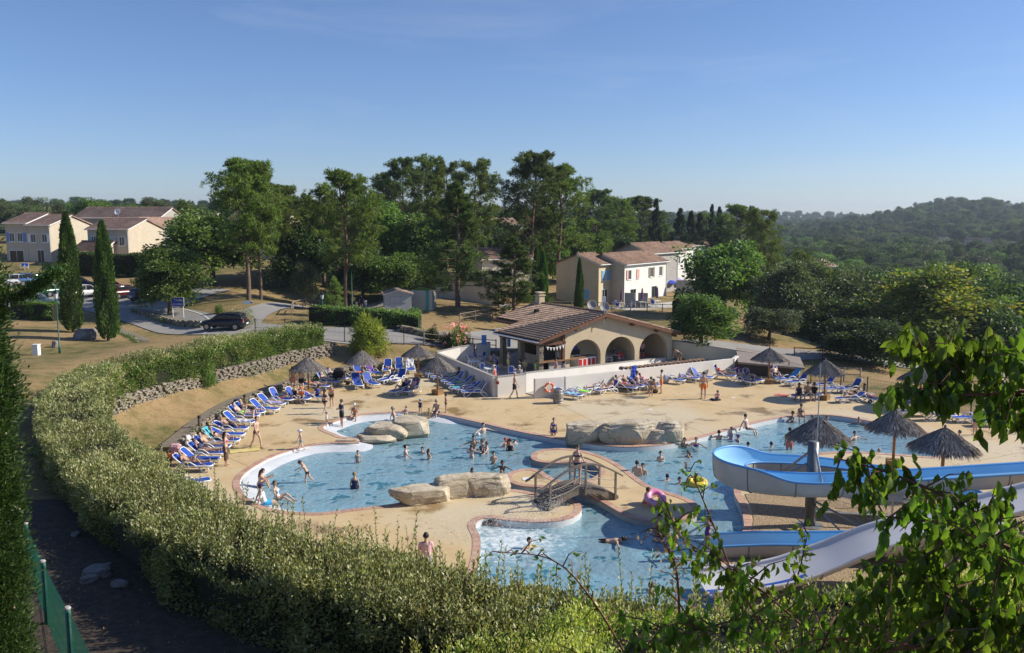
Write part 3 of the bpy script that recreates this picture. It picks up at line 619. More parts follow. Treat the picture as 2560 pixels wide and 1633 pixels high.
def put_plant(key, name, loc, label, cat, group=None, w=None, h=None, rz=None, parts=('trunk', 'crown'), sink=0.0):
 tm, cm, ph, pr = PROTO[key]; sz = (h / ph) if h else 1.0; sx = (w / 2 / pr) if w else sz
 e = empty(name, loc, rz if rz is not None else random.uniform(0, 6.28), label, cat, group); e.scale = (sx, sx, sz); e.location.z -= sink
 new(parts[0], tm, e); new(parts[1], cm, e); return e
def tree(key, px, top, D, wpx, label, name='tree', group=None, cat='tree', base=None, sxk=1.0):
 p = AT(px, top, D); z = H(p.x, p.y) if base is None else base
 return put_plant(key, name, (p.x, p.y, z), label, cat, group, w=max(.6, wpx / FPX * D * 1.04) * sxk, h=max(1.0, (p.z - z)))
WOOD = 'trees around the holiday houses'
T = [('pine_a', 608, 408, 86, 165, 'tall pine with two bare trunks on the dry lawn beside the blue sign', 'pine_tree'), ('pine_a', 690, 468, 101, 125, 'pale pine just right of the two trunked pine on the lawn', 'pine_tree'),
 ('oak_a', 525, 520, 99, 250, 'broad evergreen oak behind the parked cars, left of the tall pine', 'oak_tree'), ('oak_b', 415, 618, 82, 175, 'low dark oak leaning over the blue sign by the car park', 'oak_tree'),
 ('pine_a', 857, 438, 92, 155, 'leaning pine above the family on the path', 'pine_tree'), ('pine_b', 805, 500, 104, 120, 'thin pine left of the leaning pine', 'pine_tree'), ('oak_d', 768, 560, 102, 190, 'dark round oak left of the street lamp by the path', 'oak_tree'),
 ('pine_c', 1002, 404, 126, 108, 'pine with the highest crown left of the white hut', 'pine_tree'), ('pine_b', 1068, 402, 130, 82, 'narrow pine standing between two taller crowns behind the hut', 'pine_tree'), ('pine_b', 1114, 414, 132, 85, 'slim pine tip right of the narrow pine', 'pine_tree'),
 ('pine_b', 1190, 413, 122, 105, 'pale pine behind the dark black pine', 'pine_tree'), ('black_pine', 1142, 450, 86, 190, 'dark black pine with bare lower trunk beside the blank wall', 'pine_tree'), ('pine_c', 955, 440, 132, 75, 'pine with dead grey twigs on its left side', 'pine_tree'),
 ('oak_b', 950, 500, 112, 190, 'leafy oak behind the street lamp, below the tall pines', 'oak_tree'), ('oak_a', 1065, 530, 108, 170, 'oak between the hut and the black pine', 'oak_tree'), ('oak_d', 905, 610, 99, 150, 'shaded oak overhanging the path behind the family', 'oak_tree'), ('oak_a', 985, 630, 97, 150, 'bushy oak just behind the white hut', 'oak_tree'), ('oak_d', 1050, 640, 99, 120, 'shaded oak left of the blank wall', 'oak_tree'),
 ('pine_c', 1333, 391, 108, 150, 'tallest dark pine behind the bar, left of the houses', 'pine_tree'), ('pine_a', 1398, 424, 112, 140, 'tall pine leaning right beside the tallest pine', 'pine_tree'), ('black_pine', 1285, 590, 85, 165, 'dark spreading conifer between blank wall and bar chimney', 'conifer'),
 ('cypress_a', 1358, 628, 87, 27, 'slim cypress, right one of the pair left of the yellow house', 'cypress'), ('cypress_b', 1341, 618, 89, 24, 'slim cypress, left one of the pair left of the yellow house', 'cypress'), ('cypress_a', 1449, 645, 80.5, 22, 'thin cypress standing against the yellow house gable', 'cypress'),
 ('cypress_b', 163, 530, 72, 46, 'tall cypress left of the grey boulder, half behind a lamp', 'cypress'), ('cypress_a', 253, 552, 68, 47, 'tall cypress right of the grey boulder', 'cypress'),
 ('pine_c', 1492, 480, 168, 105, 'rounded pine behind the yellow house, left of the bare trunk', 'pine_tree'), ('pine_b', 1545, 500, 172, 90, 'pine behind the yellow house roof', 'pine_tree'), ('pine_c', 1605, 497, 186, 125, 'dense pine with a pale bare trunk behind the row of houses', 'pine_tree'), ('fir', 1640, 494, 152, 60, 'pointed fir right of the dense pine', 'fir_tree'), ('black_pine', 1655, 540, 192, 90, 'dark conifer below the pointed fir', 'conifer'),
 ('fir', 1700, 518, 172, 75, 'leftmost dark cedar of the row behind the far houses', 'fir_tree'), ('fir', 1728, 525, 174, 65, 'middle dark cedar of the row behind the far houses', 'fir_tree'), ('fir', 1752, 530, 176, 60, 'rightmost dark cedar of the row behind the far houses', 'fir_tree'), ('fir', 1780, 508, 186, 45, 'thin spire fir, taller of two above the far houses', 'fir_tree'), ('fir', 1800, 514, 184, 50, 'thin spire fir, lower of two above the far houses', 'fir_tree'),
 ('pine_b', 1772, 540, 195, 80, 'small pale pine above the far row of houses', 'pine_tree'), ('pine_a', 1850, 520, 180, 120, 'pale rounded pine above the big oak', 'pine_tree'), ('fir', 1876, 512, 190, 40, 'lone spire fir at the right end of the wood', 'fir_tree'), ('pine_b', 1912, 534, 152, 80, 'pine at the edge of the valley', 'pine_tree'),
 ('oak_a', 1420, 572, 127, 140, 'bright oak behind the yellow house chimney', 'oak_tree'), ('oak_b', 1485, 585, 130, 120, 'oak right behind the yellow house ridge', 'oak_tree'), ('oak_a', 1368, 590, 120, 110, 'oak left of the yellow house roof', 'oak_tree'), ('oak_d', 1560, 590, 138, 90, 'oak between yellow house and far row', 'oak_tree'),
 ('oak_a', 1815, 596, 96, 215, 'big round oak right of the white house terrace', 'oak_tree'), ('oak_b', 1757, 738, 72, 185, 'dense bushy oak beside the bar wall', 'oak_tree'), ('oak_g', 1968, 648, 92, 190, 'grey green holm oak behind the leftmost right hand parasol', 'oak_tree'), ('oak_g', 1925, 768, 79, 165, 'low grey green holm oak beside the path railing', 'oak_tree'),
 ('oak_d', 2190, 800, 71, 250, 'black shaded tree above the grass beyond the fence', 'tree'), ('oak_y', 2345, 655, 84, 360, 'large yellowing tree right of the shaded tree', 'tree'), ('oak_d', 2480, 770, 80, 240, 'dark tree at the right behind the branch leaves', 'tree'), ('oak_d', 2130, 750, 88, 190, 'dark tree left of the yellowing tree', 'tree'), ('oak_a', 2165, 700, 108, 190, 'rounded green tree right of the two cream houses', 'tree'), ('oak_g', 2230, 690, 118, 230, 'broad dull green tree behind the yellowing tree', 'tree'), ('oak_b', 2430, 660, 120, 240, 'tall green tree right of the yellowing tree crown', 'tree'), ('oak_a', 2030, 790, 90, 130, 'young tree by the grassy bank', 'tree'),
 ('pine_b', 460, 505, 150, 34, 'small pine tip above the left houses', 'pine_tree'), ('oak_g', 760, 650, 92, 70, 'small tree beside the lamp on the lawn', 'tree'), ('pine_c', 745, 620, 108, 120, 'dark low pine on the lawn slope', 'pine_tree')]
for t in T: tree(*t[:5], t[5], t[6], WOOD)
tree('cedar', 835, 692, 80, 62, 'small bright green deodar beside the road railing', 'deodar_tree', WOOD)
tree('pine_a', 640, 430, 88, 110, 'second crown of the pine pair on the dry lawn', 'pine_tree', WOOD)
def shrub(key, name, px, py, D, w, h, label, cat='shrub', group=None, parts=('stem', 'foliage')):
 p = AT(px, py, D); return put_plant(key, name, (p.x, p.y, H(p.x, p.y)), label, cat, group, w=w, h=h, parts=parts)
shrub('bamboo', 'bamboo_clump', 925, 880, 67.6, 3.4, 3.6, 'feathery yellow green bamboo clump behind the parasols')
shrub('olive', 'olive_bush', 606, 800, 74.5, 2.9, 2.1, 'silvery olive bush beside the black car')
shrub('bush_g', 'lawn_bush', 547, 760, 80, 1.0, .9, 'tiny green bush alone on the dry lawn')
shrub('bush_d', 'clipped_bush', 1082, 832, 72, 1.5, 1.6, 'dark clipped bush left of the oleander'); shrub('bush_d', 'clipped_bush', 1112, 838, 71.8, 1.2, 1.2, 'small dark bush touching the oleander'); shrub('bush_g', 'hut_bush', 1035, 760, 80, 1.8, 1.3, 'pale bush right of the white hut')
ol = shrub('oleander', 'oleander', 1142, 838, 71.5, 2.9, 2.4, 'oleander covered in pink flowers above the stone wall')
_q = rsph(120); _q[:, 2] = np.abs(_q[:, 2]); _P = _q * np.array([.95, .95, 1.55]) * RNG.uniform(.85, 1.05, (120, 1)) + np.array([0, 0, .15]); _P = np.repeat(_P, 4, 0) + RNG.normal(size=(480, 3)) * .04
new('blossom', leafmesh('blossom', _P, rsph(480) + np.array([0, 0, .4]), .075, .07, flower_m), ol)
p = G(517, 990, .4); put_plant('palm_tuft', 'dwarf_palm', (p.x, p.y, H(p.x, p.y)), 'dwarf fan palm on the dry bank by the sun loungers', 'palm', w=1.25, h=1.0, parts=('stem', 'foliage'))
# ------------------------------------------------------------------ hedges
def hedge_cloud(path, n, size, aspect, shell=.28, lumpy=.10):
 pts = np.array(path, float); seg = np.hypot(np.diff(pts[:, 0]), np.diff(pts[:, 1])); cum = np.concatenate([[0], np.cumsum(seg)])
 s = RNG.random(n) * cum[-1]; i = np.clip(np.searchsorted(cum, s) - 1, 0, len(seg) - 1); f = ((s - cum[i]) / seg[i])[:, None]
 c = pts[i] * (1 - f) + pts[i + 1] * f; t = (pts[i + 1] - pts[i])[:, :2]; t /= np.linalg.norm(t, axis=1, keepdims=True); nn = np.stack([-t[:, 1], t[:, 0]], 1)
 w = c[:, 3]; h = c[:, 4]; u = RNG.random(n) * (w + 2 * h); side = np.where(u < h, -1, np.where(u < h + w, 0, 1))
 off = np.where(side == -1, -w / 2, np.where(side == 1, w / 2, u - h - w / 2)); zz = np.where(side == 0, h, np.where(side == -1, u, u - h - w))
 N = np.zeros((n, 3)); N[:, :2] = nn * side[:, None]; N[:, 2] = (side == 0)
 rw = np.random.default_rng(4); lump = 0
 for _ in range(14): kv = rw.normal(size=3); kv = kv / np.linalg.norm(kv) * rw.uniform(.7, 6.5); lump = lump + lumpy * np.sin(s * kv[0] + off * kv[1] + zz * kv[2] + rw.random() * 6.3) * (1.3 / np.linalg.norm(kv)) ** .5
 lump = np.maximum(lump, -.34)
 rc = np.minimum(np.abs(np.abs(off) - w / 2), np.abs(h - zz)); soft = np.clip(1 - rc / .35, 0, 1) * .16
 P = np.stack([c[:, 0] + nn[:, 0] * off, c[:, 1] + nn[:, 1] * off, c[:, 2] - h + zz], 1) + N * (lump - soft - RNG.random(n) * shell)[:, None] + RNG.normal(size=(n, 3)) * .04
 A = N * .7 + rsph(n) * .8 + np.array([0, 0, .45])
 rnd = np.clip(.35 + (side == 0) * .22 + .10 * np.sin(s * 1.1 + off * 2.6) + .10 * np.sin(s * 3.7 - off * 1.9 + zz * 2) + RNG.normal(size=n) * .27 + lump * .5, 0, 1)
 return P, A, RNG.uniform(.55, 1.45, n) * size, RNG.uniform(.75, 1.2, n) * size * aspect, rnd
def hedge_core(path, name, parent, inset=.36):
 mb = MB(); pts = [Vector(p[:3]) for p in path]; k = len(pts); V = []
 for i, p in enumerate(pts):
  t = pts[min(i + 1, k - 1)] - pts[max(i - 1, 0)]; t.z = 0; t.normalize(); s = Vector((-t.y, t.x, 0)); w = path[i][3] / 2 - inset; h = path[i][4]
  for a, zz in ((-w, -h - .6), (-w, -inset), (w, -inset), (w, -h - .6)): V.append(p + s * a + Vector((0, 0, zz)))
 F = [(i * 4 + j, i * 4 + (j + 1) % 4, i * 4 + 4 + (j + 1) % 4, i * 4 + 4 + j) for i in range(k - 1) for j in range(4)] + [(0, 1, 2, 3), tuple((k - 1) * 4 + j for j in (3, 2, 1, 0))]
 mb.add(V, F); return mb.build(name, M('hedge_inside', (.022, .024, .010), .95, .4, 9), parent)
hp = spline([Vector((x, y, z)) for x, y, z, w in HEDGE], 4); hw = np.interp(np.linspace(0, 1, len(hp)), np.linspace(0, 1, len(HEDGE)), [h[3] for h in HEDGE])
HP = [(p.x, p.y, p.z, w, 2.15) for p, w in zip(hp, hw)]
big_hedge = empty('hedge', (0, 0, 0), 0, 'long clipped hedge curving round the left of the pool and across the foreground', 'hedge')
hedge_core(HP, 'branches', big_hedge)
far_i = [i for i, p in enumerate(HP) if math.hypot(p[0], p[1]) > 38]; ka = max(far_i)
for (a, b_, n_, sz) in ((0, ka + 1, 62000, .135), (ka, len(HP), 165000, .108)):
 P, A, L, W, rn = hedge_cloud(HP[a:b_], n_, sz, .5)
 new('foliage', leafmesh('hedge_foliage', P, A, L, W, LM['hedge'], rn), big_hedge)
def shoots(path, n, hmin, hmax, leaf, parent, mat, name='shoot', ymax=40, spread=.42, join=True):
 pts = np.array([p for p in path if math.hypot(p[0], p[1]) < ymax]); st = MB(); LP = []; LA = []
 for _ in range(n):
  k = random.randrange(len(pts) - 1); f = random.random(); c = pts[k] * (1 - f) + pts[k + 1] * f; t = pts[k + 1] - pts[k]; t = Vector((t[0], t[1])).normalized()
  o = random.uniform(-spread, spread) * c[3]; b0 = Vector((c[0] - t.y * o, c[1] + t.x * o, c[2] - .25)); h = random.uniform(hmin, hmax) * random.choice((.6, .8, 1, 1)) + .25
  e = b0 + Vector((random.gauss(0, .09), random.gauss(0, .09), 1)) * h; m = b0.lerp(e, .5) + Vector((random.gauss(0, .03), random.gauss(0, .03), 0))
  st.tube([b0, m, e], [.007, .006, .003], 3, cap=False); nl = int(h / (leaf * .42)); az = random.uniform(0, 6)
  for j in range(nl):
   q = (j + .5) / nl; pnt = (b0.lerp(m, q * 2) if q < .5 else m.lerp(e, q * 2 - 1)); az += 2.4 + random.uniform(-.4, .4); LP.append(pnt); LA.append((math.cos(az), math.sin(az), .75 + .8 * q))
 stuff(st.build('twig', twig_m, parent)); LP = np.array([tuple(p) for p in LP]); LA = np.array(LA); k = len(LP)
 new('shoot_leaves', leafmesh(name, LP, LA, RNG.uniform(.7, 1.15, k) * leaf, RNG.uniform(.38, .5, k) * leaf, mat, np.clip(RNG.normal(.62, .22, k), 0, 1)), parent)
shoots(HP, 1300, .12, .6, .10, big_hedge, LM['hedge'], ymax=30, spread=.5)
shoots([p for p in HP if p[0] > -10 and p[1] < 26], 170, .5, 1.2, .095, big_hedge, LM['hedge'], ymax=26)
shoots(HP, 900, .08, .3, .12, big_hedge, LM['hedge'], ymax=60)
# the greener inner face above the stone wall
IN = [(p[0] + .42, p[1] - .5, p[2] - .12, 1.0, 1.75) for p in HP[:27]]
P, A, L, W, rn = hedge_cloud(IN, 26000, .125, .62)
new('inner_foliage', leafmesh('inner_foliage', P, A, L, W, LM['hedgein'], rn), big_hedge)['label'] = 'greener glossy inner face of the hedge'
def small_hedge(name, pl, n, size, mat, label, hgt, w):
 path = []
 for px, py, D in pl: p = AT(px, py, D); path.append((p.x, p.y, H(p.x, p.y) + hgt, w, hgt))
 pp = resample([Vector(q[:3]) for q in path], 1.2); path = [(q.x, q.y, H(q.x, q.y) + hgt, w, hgt) for q in pp]
 e = empty(name, (0, 0, 0), 0, label, 'hedge'); hedge_core(path, 'branches', e, .12); P, A, L, W, rn = hedge_cloud(path, n, size, .55, .18, .1)
 new('foliage', leafmesh(name + '_foliage', P, A, L, W, mat, rn), e); return e
small_hedge('hedge', [(170, 690, 110), (265, 692, 110), (370, 696, 110), (385, 696, 112)], 16000, .2, LM['oakdark'], 'tall dark clipped hedge below the left houses, above the parked cars', 2.7, 1.6)
small_hedge('hedge', [(40, 800, 80), (142, 803, 79)], 7000, .16, LM['hedgein'], 'low dark hedge left of the first cypress', 1.7, 1.3)
small_hedge('hedge', [(780, 835, 76.5), (860, 835, 76), (950, 838, 75.5), (1050, 842, 75)], 16000, .15, LM['hedgein'], 'trimmed hedge behind the road, in front of the white hut', 1.55, 1.5)
small_hedge('hedge', [(1690, 715, 96), (1715, 720, 95)], 5000, .16, LM['hedgein'], 'clipped hedge block beside the grey garden wall of the white house', 2.0, 1.5)
# yellow green bush below the branches in the right foreground
yb = empty('euonymus_hedge', (0, 0, 0), 0, 'bright yellow green hedge in the right foreground below the leafy branches', 'hedge')
YP = []
for px, py, D, w in [(1000, 1680, 12.6, 1.4), (1250, 1640, 12.9, 1.6), (1500, 1585, 13.0, 1.8), (1800, 1568, 13.0, 2.0), (2050, 1535, 12.8, 2.2), (2300, 1515, 12.6, 2.2), (2600, 1500, 12.4, 2.2)]: p = AT(px, py, D); YP.append((p.x, p.y, p.z, w, 2.4))
hedge_core(YP, 'branches', yb, .25); P, A, L, W, rn = hedge_cloud(YP, 60000, .082, .55, .3); new('foliage', leafmesh('euonymus_foliage', P, A, L, W, LM['euonymus'], rn), yb); shoots(YP, 150, .12, .5, .075, yb, LM['euonymus'], ymax=30)
# dry leaves on the shaded path
_lx = RNG.uniform(-14, -2, 5200); _ly = RNG.uniform(9, 30, 5200); _ok = (np.abs((_lx + 9.2) * .8 + (_ly - 16.5) * .6 - 1.6) < 2.4)
_P = np.array([(x, y, H(x, y) + .012) for x, y in zip(_lx[_ok], _ly[_ok])]); stuff(new('leaf_litter', leafmesh('leaf_litter', _P, rsph(len(_P)) * np.array([1, 1, .25]), .09, .045, LM['dead'])))
# ------------------------------------------------------------------ foreground conifer at the left edge
def juniper(loc, h, r, n, size):
 e = empty('juniper_tree', loc, 0, 'tall feathery conifer with small round cones cut by the left edge', 'conifer')
 mb, pts = trunk_mb(h * .92, .16, .1); mb.build('trunk', bark, e, True)
 K = 1000; t = RNG.random(K) ** .95; az = RNG.random(K) * 6.283; rr = r * (.66 + .5 * t) * np.minimum(1, (1.02 - t) * 2.6) ** .8 * RNG.uniform(.5, 1.0, K) * (1 + .16 * np.sin(t * 40 + az * 2))
 C = np.stack([np.cos(az) * rr, np.sin(az) * rr, .2 + t * h * .97], 1); k = n // K
 D = nrm(np.stack([np.cos(az), np.sin(az), np.full(K, 1.3)], 1))
 q = RNG.normal(size=(K * k, 3)) * np.array([.085, .085, .11]); f = RNG.random((K * k, 1)) - .4
 P = np.repeat(C, k, 0) + q + np.repeat(D, k, 0) * f * .42; A = np.repeat(D, k, 0) * .9 + nrm(q) * .7 + rsph(K * k) * .55
 new('crown', leafmesh('juniper_crown', P, A, RNG.uniform(.6, 1.3, K * k) * size, size * .36, LM['juniper'], clump_rnd(k, K, .16)), e)
 cm = MB().ball((0, 0, 0), .019, 7, 5).mesh('cone', M('cone_scales', (.30, .21, .15), .8, .3, 60), True)
 for _ in range(70):
  i = random.randrange(K); v = Vector(C[i]) + Vector(D[i]) * random.uniform(.15, .4) + Vector((0, -.05, -.08)); new('cone', cm, e, v)
 return e
juniper((-8.36, 12.8, H(-8.36, 12.8)), 10.3, .5, 150000, .08)
# the branch reaching out from it in front of the cypress
jb = empty('juniper_branch', (-7.9, 14, 8.0), 0, 'loose conifer branch with pale cones reaching over the parked cars', 'branch')
JB = [AT(10, 740, 13.5), AT(60, 735, 13.4), AT(110, 700, 13.2), AT(150, 672, 13.0)]; o0 = Vector(jb.location); P = []; A = []; mb = MB(); mb.tube([p - o0 for p in JB], [.03, .022, .014, .005], 5); mb.build('stem', bark, jb)
for p in resample(spline(JB, 6), .012):
 for _ in range(22): P.append(tuple(p - o0 + Vector((random.gauss(0, .07), random.gauss(0, .08), random.gauss(-.02, .06))))); A.append((random.gauss(.5, .5), random.gauss(0, .5), random.gauss(.6, .5)))
P = np.array(P); new('sprays', leafmesh('juniper_sprays', P, np.array(A), .07, .02, LM['juniper']), jb)
# ------------------------------------------------------------------ hackberry boughs in the right foreground
def bough(name, pts, label, n, leaf, mat, hang=.9, spread=.28, twigs=10, r0=.013):
 e = empty(name, pts[0], 0, label, 'branch'); o = Vector(pts[0]); mb = MB(); P = []; A = []
 main = spline(pts, 8); k = len(main); mb.tube([p - o for p in main], [r0 * (1.05 - i / k) + .002 for i in range(k)], 5); anchors = []
 for i in range(twigs):
  f = (i + .5) / twigs; b0 = main[int(f * (k - 1))]; d = Vector((random.gauss(0, 1), random.gauss(0, .6), random.gauss(.1, .8))).normalized(); L = spread * random.uniform(.7, 1.9)
  e1 = b0 + d * L; mb.tube([b0 - o, b0.lerp(e1, .5) + Vector((0, 0, .03)) - o, e1 - o], [.006, .004, .002], 3, cap=False); anchors += [b0.lerp(e1, random.uniform(.15, 1)) for _ in range(max(2, n // twigs))]
 for a in anchors: P.append(tuple(a - o + Vector((random.gauss(0, .03),) * 3))); A.append((random.gauss(0, .32), random.gauss(0, .3), -hang * 1.2 + random.gauss(0, .3)))
 mb.build('stem', twig_m, e); P = np.array(P); m_ = len(P)
 V = []; F = []; rn = []
 # broad pointed leaf with a bent tip: six faces
 A = nrm(np.array(A)); B = nrm(np.cross(A, rsph(m_) + np.array([0, -1.2, 0]))); N = np.cross(B, A); L = RNG.uniform(.65, 1.15, m_)[:, None] * leaf; W = L * RNG.uniform(.38, .5, m_)[:, None]
 st = [(.0, .0, 0), (.22, .42, .05), (.55, .5, .07), (.82, .2, .0), (1.0, .0, -.12)]
 rows = [(P + A * L * a + N * L * (c - .0), B * W * w, N * W * w * .35) for a, w, c in st]
 verts = np.stack([rows[0][0], rows[1][0] - rows[1][1] + rows[1][2], rows[1][0], rows[1][0] + rows[1][1] + rows[1][2], rows[2][0] - rows[2][1] + rows[2][2], rows[2][0], rows[2][0] + rows[2][1] + rows[2][2], rows[3][0] - rows[3][1], rows[3][0], rows[3][0] + rows[3][1], rows[4][0]], 1)
 tris = [(0, 1, 2), (0, 2, 3), (1, 4, 2), (4, 5, 2), (2, 5, 6), (2, 6, 3), (4, 7, 5), (7, 8, 5), (5, 8, 9), (5, 9, 6), (7, 10, 8), (8, 10, 9)]
 F = (np.arange(m_)[:, None, None] * 11 + np.array(tris)[None]).reshape(-1, 3)
 new('leaves', fastmesh(name + '_leaves', verts.reshape(-1, 3), F, [mat], attr=np.repeat(RNG.random(m_), len(tris)), smooth=True), e); return e
random.seed(21)
hb = LM['hackberry']
bough('hackberry_branch', [AT(2800, 1250, 4.4), AT(2650, 1080, 4.4), AT(2500, 950, 4.5), AT(2370, 895, 4.6), AT(2300, 880, 4.6)], 'upper leafy branch hanging in from the right edge above the thatched parasols', 620, .10, hb, spread=.17, twigs=40)
bough('hackberry_branch', [AT(2800, 1020, 4.4), AT(2600, 980, 4.4), AT(2480, 985, 4.4), AT(2330, 990, 4.5), AT(2250, 985, 4.5)], 'middle leafy branch whose tip hangs before the far sun loungers', 340, .10, hb, spread=.13, twigs=26)
bough('hackberry_branch', [AT(2800, 1080, 4.2), AT(2640, 960, 4.2), AT(2560, 870, 4.2)], 'topmost leaves at the right edge of the picture', 280, .10, hb, spread=.18, twigs=18)
bough('hackberry_branch', [AT(2750, 1520, 4.0), AT(2560, 1360, 4.0), AT(2400, 1260, 4.05), AT(2230, 1185, 4.1), AT(2090, 1145, 4.2)], 'lower leafy branch reaching left across the blue slide', 480, .085, hb, spread=.13, twigs=34)
bough('hackberry_branch', [AT(2700, 1460, 3.8), AT(2500, 1360, 3.8), AT(2350, 1310, 3.85), AT(2200, 1290, 3.9)], 'dark leafy branch hanging over the white slide', 300, .085, hb, spread=.12, twigs=24)
bough('hackberry_branch', [AT(2750, 1680, 3.6), AT(2500, 1560, 3.6), AT(2350, 1480, 3.65), AT(2280, 1400, 3.7)], 'thick dark leafy branch in the lower right corner', 950, .082, hb, spread=.24, twigs=46)
bough('hackberry_branch', [AT(2600, 1700, 3.4), AT(2400, 1640, 3.4), AT(2200, 1600, 3.4)], 'lowest leafy branch at the right of the bottom edge', 420, .085, hb, spread=.2, twigs=26)
bough('hackberry_sprout', [AT(1990, 1700, 5.2), AT(1900, 1560, 5.2), AT(1830, 1440, 5.3), AT(1700, 1340, 5.3), AT(1680, 1300, 5.3)], 'dark leafy sprout crossing the near pool basin', 230, .072, hb, spread=.14, twigs=20, r0=.008)
bough('hackberry_sprout', [AT(1880, 1700, 6.0), AT(1850, 1500, 6.0), AT(1790, 1330, 6.1), AT(1740, 1210, 6.1), AT(1712, 1168, 6.1)], 'long thin green shoot rising before the island', 90, .05, hb, hang=.1, spread=.09, twigs=26, r0=.008)
bough('hackberry_sprout', [AT(1980, 1700, 5.6), AT(1960, 1560, 5.6), AT(2000, 1420, 5.6), AT(2020, 1330, 5.6)], 'short leafy sprout in front of the slide exits', 70, .075, hb, hang=.3, spread=.1, twigs=14, r0=.008)
bough('hackberry_sprout', [AT(1600, 1700, 5.0), AT(1480, 1500, 5.0), AT(1380, 1400, 5.1), AT(1240, 1380, 5.1)], 'arching green shoot over the bubbling water', 70, .045, hb, hang=.1, spread=.08, twigs=18, r0=.006)
bough('dead_sprig', [AT(1700, 1560, 6.2), AT(1690, 1420, 6.2), AT(1655, 1350, 6.2), AT(1640, 1310, 6.2)], 'brown withered sprig among the green shoots', 130, .045, LM['dead'], hang=.0, spread=.17, twigs=22, r0=.01)
bough('hackberry_branch', [AT(1500, 1720, 4.2), AT(1620, 1620, 4.2), AT(1760, 1570, 4.2), AT(1900, 1540, 4.2)], 'leafy branch along the bottom edge right of the middle', 330, .08, hb, spread=.2, twigs=26, r0=.008)
bough('hackberry_branch', [AT(1900, 1720, 3.9), AT(2020, 1640, 3.9), AT(2160, 1580, 3.9), AT(2330, 1520, 3.9)], 'leafy branch at the bottom edge before the yellow green hedge', 330, .08, hb, spread=.2, twigs=26, r0=.008)
bough('hackberry_branch', [AT(2620, 1560, 3.5), AT(2540, 1430, 3.5), AT(2450, 1350, 3.5)], 'dense shaded leaves at the right edge below the slide', 520, .08, hb, spread=.24, twigs=30, r0=.012)
bough('hackberry_sprout', [AT(2100, 1660, 4.6), AT(2000, 1560, 4.6), AT(1860, 1440, 4.7), AT(1800, 1400, 4.7)], 'leafy sprout among the yellow green hedge tips', 220, .072, hb, spread=.16, twigs=20, r0=.008)
# ------------------------------------------------------------------ woodland that reads as one mass
def scatter(name, key, pts, scales):
 n = len(pts); me = bpy.data.meshes.new(name); me.vertices.add(n); me.vertices.foreach_set('co', np.asarray(pts, np.float32).ravel())
 a = me.attributes.new('sc', 'FLOAT_VECTOR', 'POINT'); a.data.foreach_set('vector', np.asarray(scales, np.float32).ravel())
 a = me.attributes.new('rz', 'FLOAT_VECTOR', 'POINT'); rz = np.zeros((n, 3), np.float32); rz[:, 2] = RNG.random(n) * 6.283; a.data.foreach_set('vector', rz.ravel())
 o = stuff(new(name, me)); md = o.modifiers.new('scatter', 'NODES'); ng = bpy.data.node_groups.new(name, 'GeometryNodeTree'); md.node_group = ng
 ng.interface.new_socket('Geometry', in_out='INPUT', socket_type='NodeSocketGeometry'); ng.interface.new_socket('Geometry', in_out='OUTPUT', socket_type='NodeSocketGeometry')
 gi = ng.nodes.new('NodeGroupInput'); go = ng.nodes.new('NodeGroupOutput'); ip = ng.nodes.new('GeometryNodeInstanceOnPoints'); jn = ng.nodes.new('GeometryNodeJoinGeometry')
 for k, me2 in enumerate(PROTO[key][:2]):
  ob = bpy.data.objects.new(key + '_source', me2); oi = ng.nodes.new('GeometryNodeObjectInfo'); oi.inputs['Object'].default_value = ob; oi.inputs['As Instance'].default_value = True
  ng.links.new(oi.outputs['Geometry'], jn.inputs[0])
 def at(nm):
  q = ng.nodes.new('GeometryNodeInputNamedAttribute'); q.data_type = 'FLOAT_VECTOR'; q.inputs[0].default_value = nm; return q.outputs[0]
 ng.links.new(gi.outputs[0], ip.inputs['Points']); ng.links.new(jn.outputs[0], ip.inputs['Instance']); ng.links.new(at('sc'), ip.inputs['Scale']); ng.links.new(at('rz'), ip.inputs['Rotation']); ng.links.new(ip.outputs[0], go.inputs[0])
 return o
def wood(n, u0, u1, D0, D1, hmin, hmax, mix, seed, clear=()):
 rg = np.random.default_rng(seed); D = np.exp(rg.uniform(math.log(D0), math.log(D1), n)); u = rg.uniform(u0, u1, n); X = u * D
 ok = np.ones(n, bool)
 for (cx, cy, cr) in clear: ok &= np.hypot(X - cx, D - cy) > cr
 X = X[ok]; D = D[ok]; n = len(X)
 Z = np.where(D < 165, np.array([H(x, min(d, 168)) if abs(x) < 109 else 0 for x, d in zip(X, D)]), 0); Z = np.where((D >= 165) | (np.abs(X) >= 109), far_h(X, D), Z)
 kk = rg.choice(len(mix), n, p=np.array([m_[1] for m_ in mix]) / sum(m_[1] for m_ in mix))
 for j, (key, _) in enumerate(mix):
  s = kk == j
  if not s.any(): continue
  _, _, ph, pr = PROTO[key]; hh = rg.uniform(hmin, hmax, s.sum()) / ph; ww = hh * rg.uniform(.85, 1.35, s.sum())
  scatter('woodland', key, np.stack([X[s], D[s], Z[s] - .3], 1), np.stack([ww, ww, hh], 1))
CLR = [(-56, 118, 17), (-75, 118, 17), (-40, 122, 12), (8, 92, 14), (26, 118, 16), (33, 145, 20), (40, 170, 20), (58, 156, 7), (-48, 135, 14), (-8, 140, 8), (50, 140, 8), (56, 150, 9), (61, 158, 9), (285, 520, 30), (305, 555, 34), (325, 556, 30), (262, 485, 25)]
wood(420, .30, .80, 95, 330, 6.5, 11, [('oak_a', 3), ('oak_b', 3), ('oak_g', 3), ('oak_d', 2), ('pine_b', .7), ('oak_y', .5)], 1, CLR + [(30, 95, 12)])
wood(1300, .24, .95, 330, 1100, 8, 13, [('oak_a', 2), ('oak_d', 3), ('oak_g', 2), ('pine_c', 3), ('fir', .6)], 2, CLR)
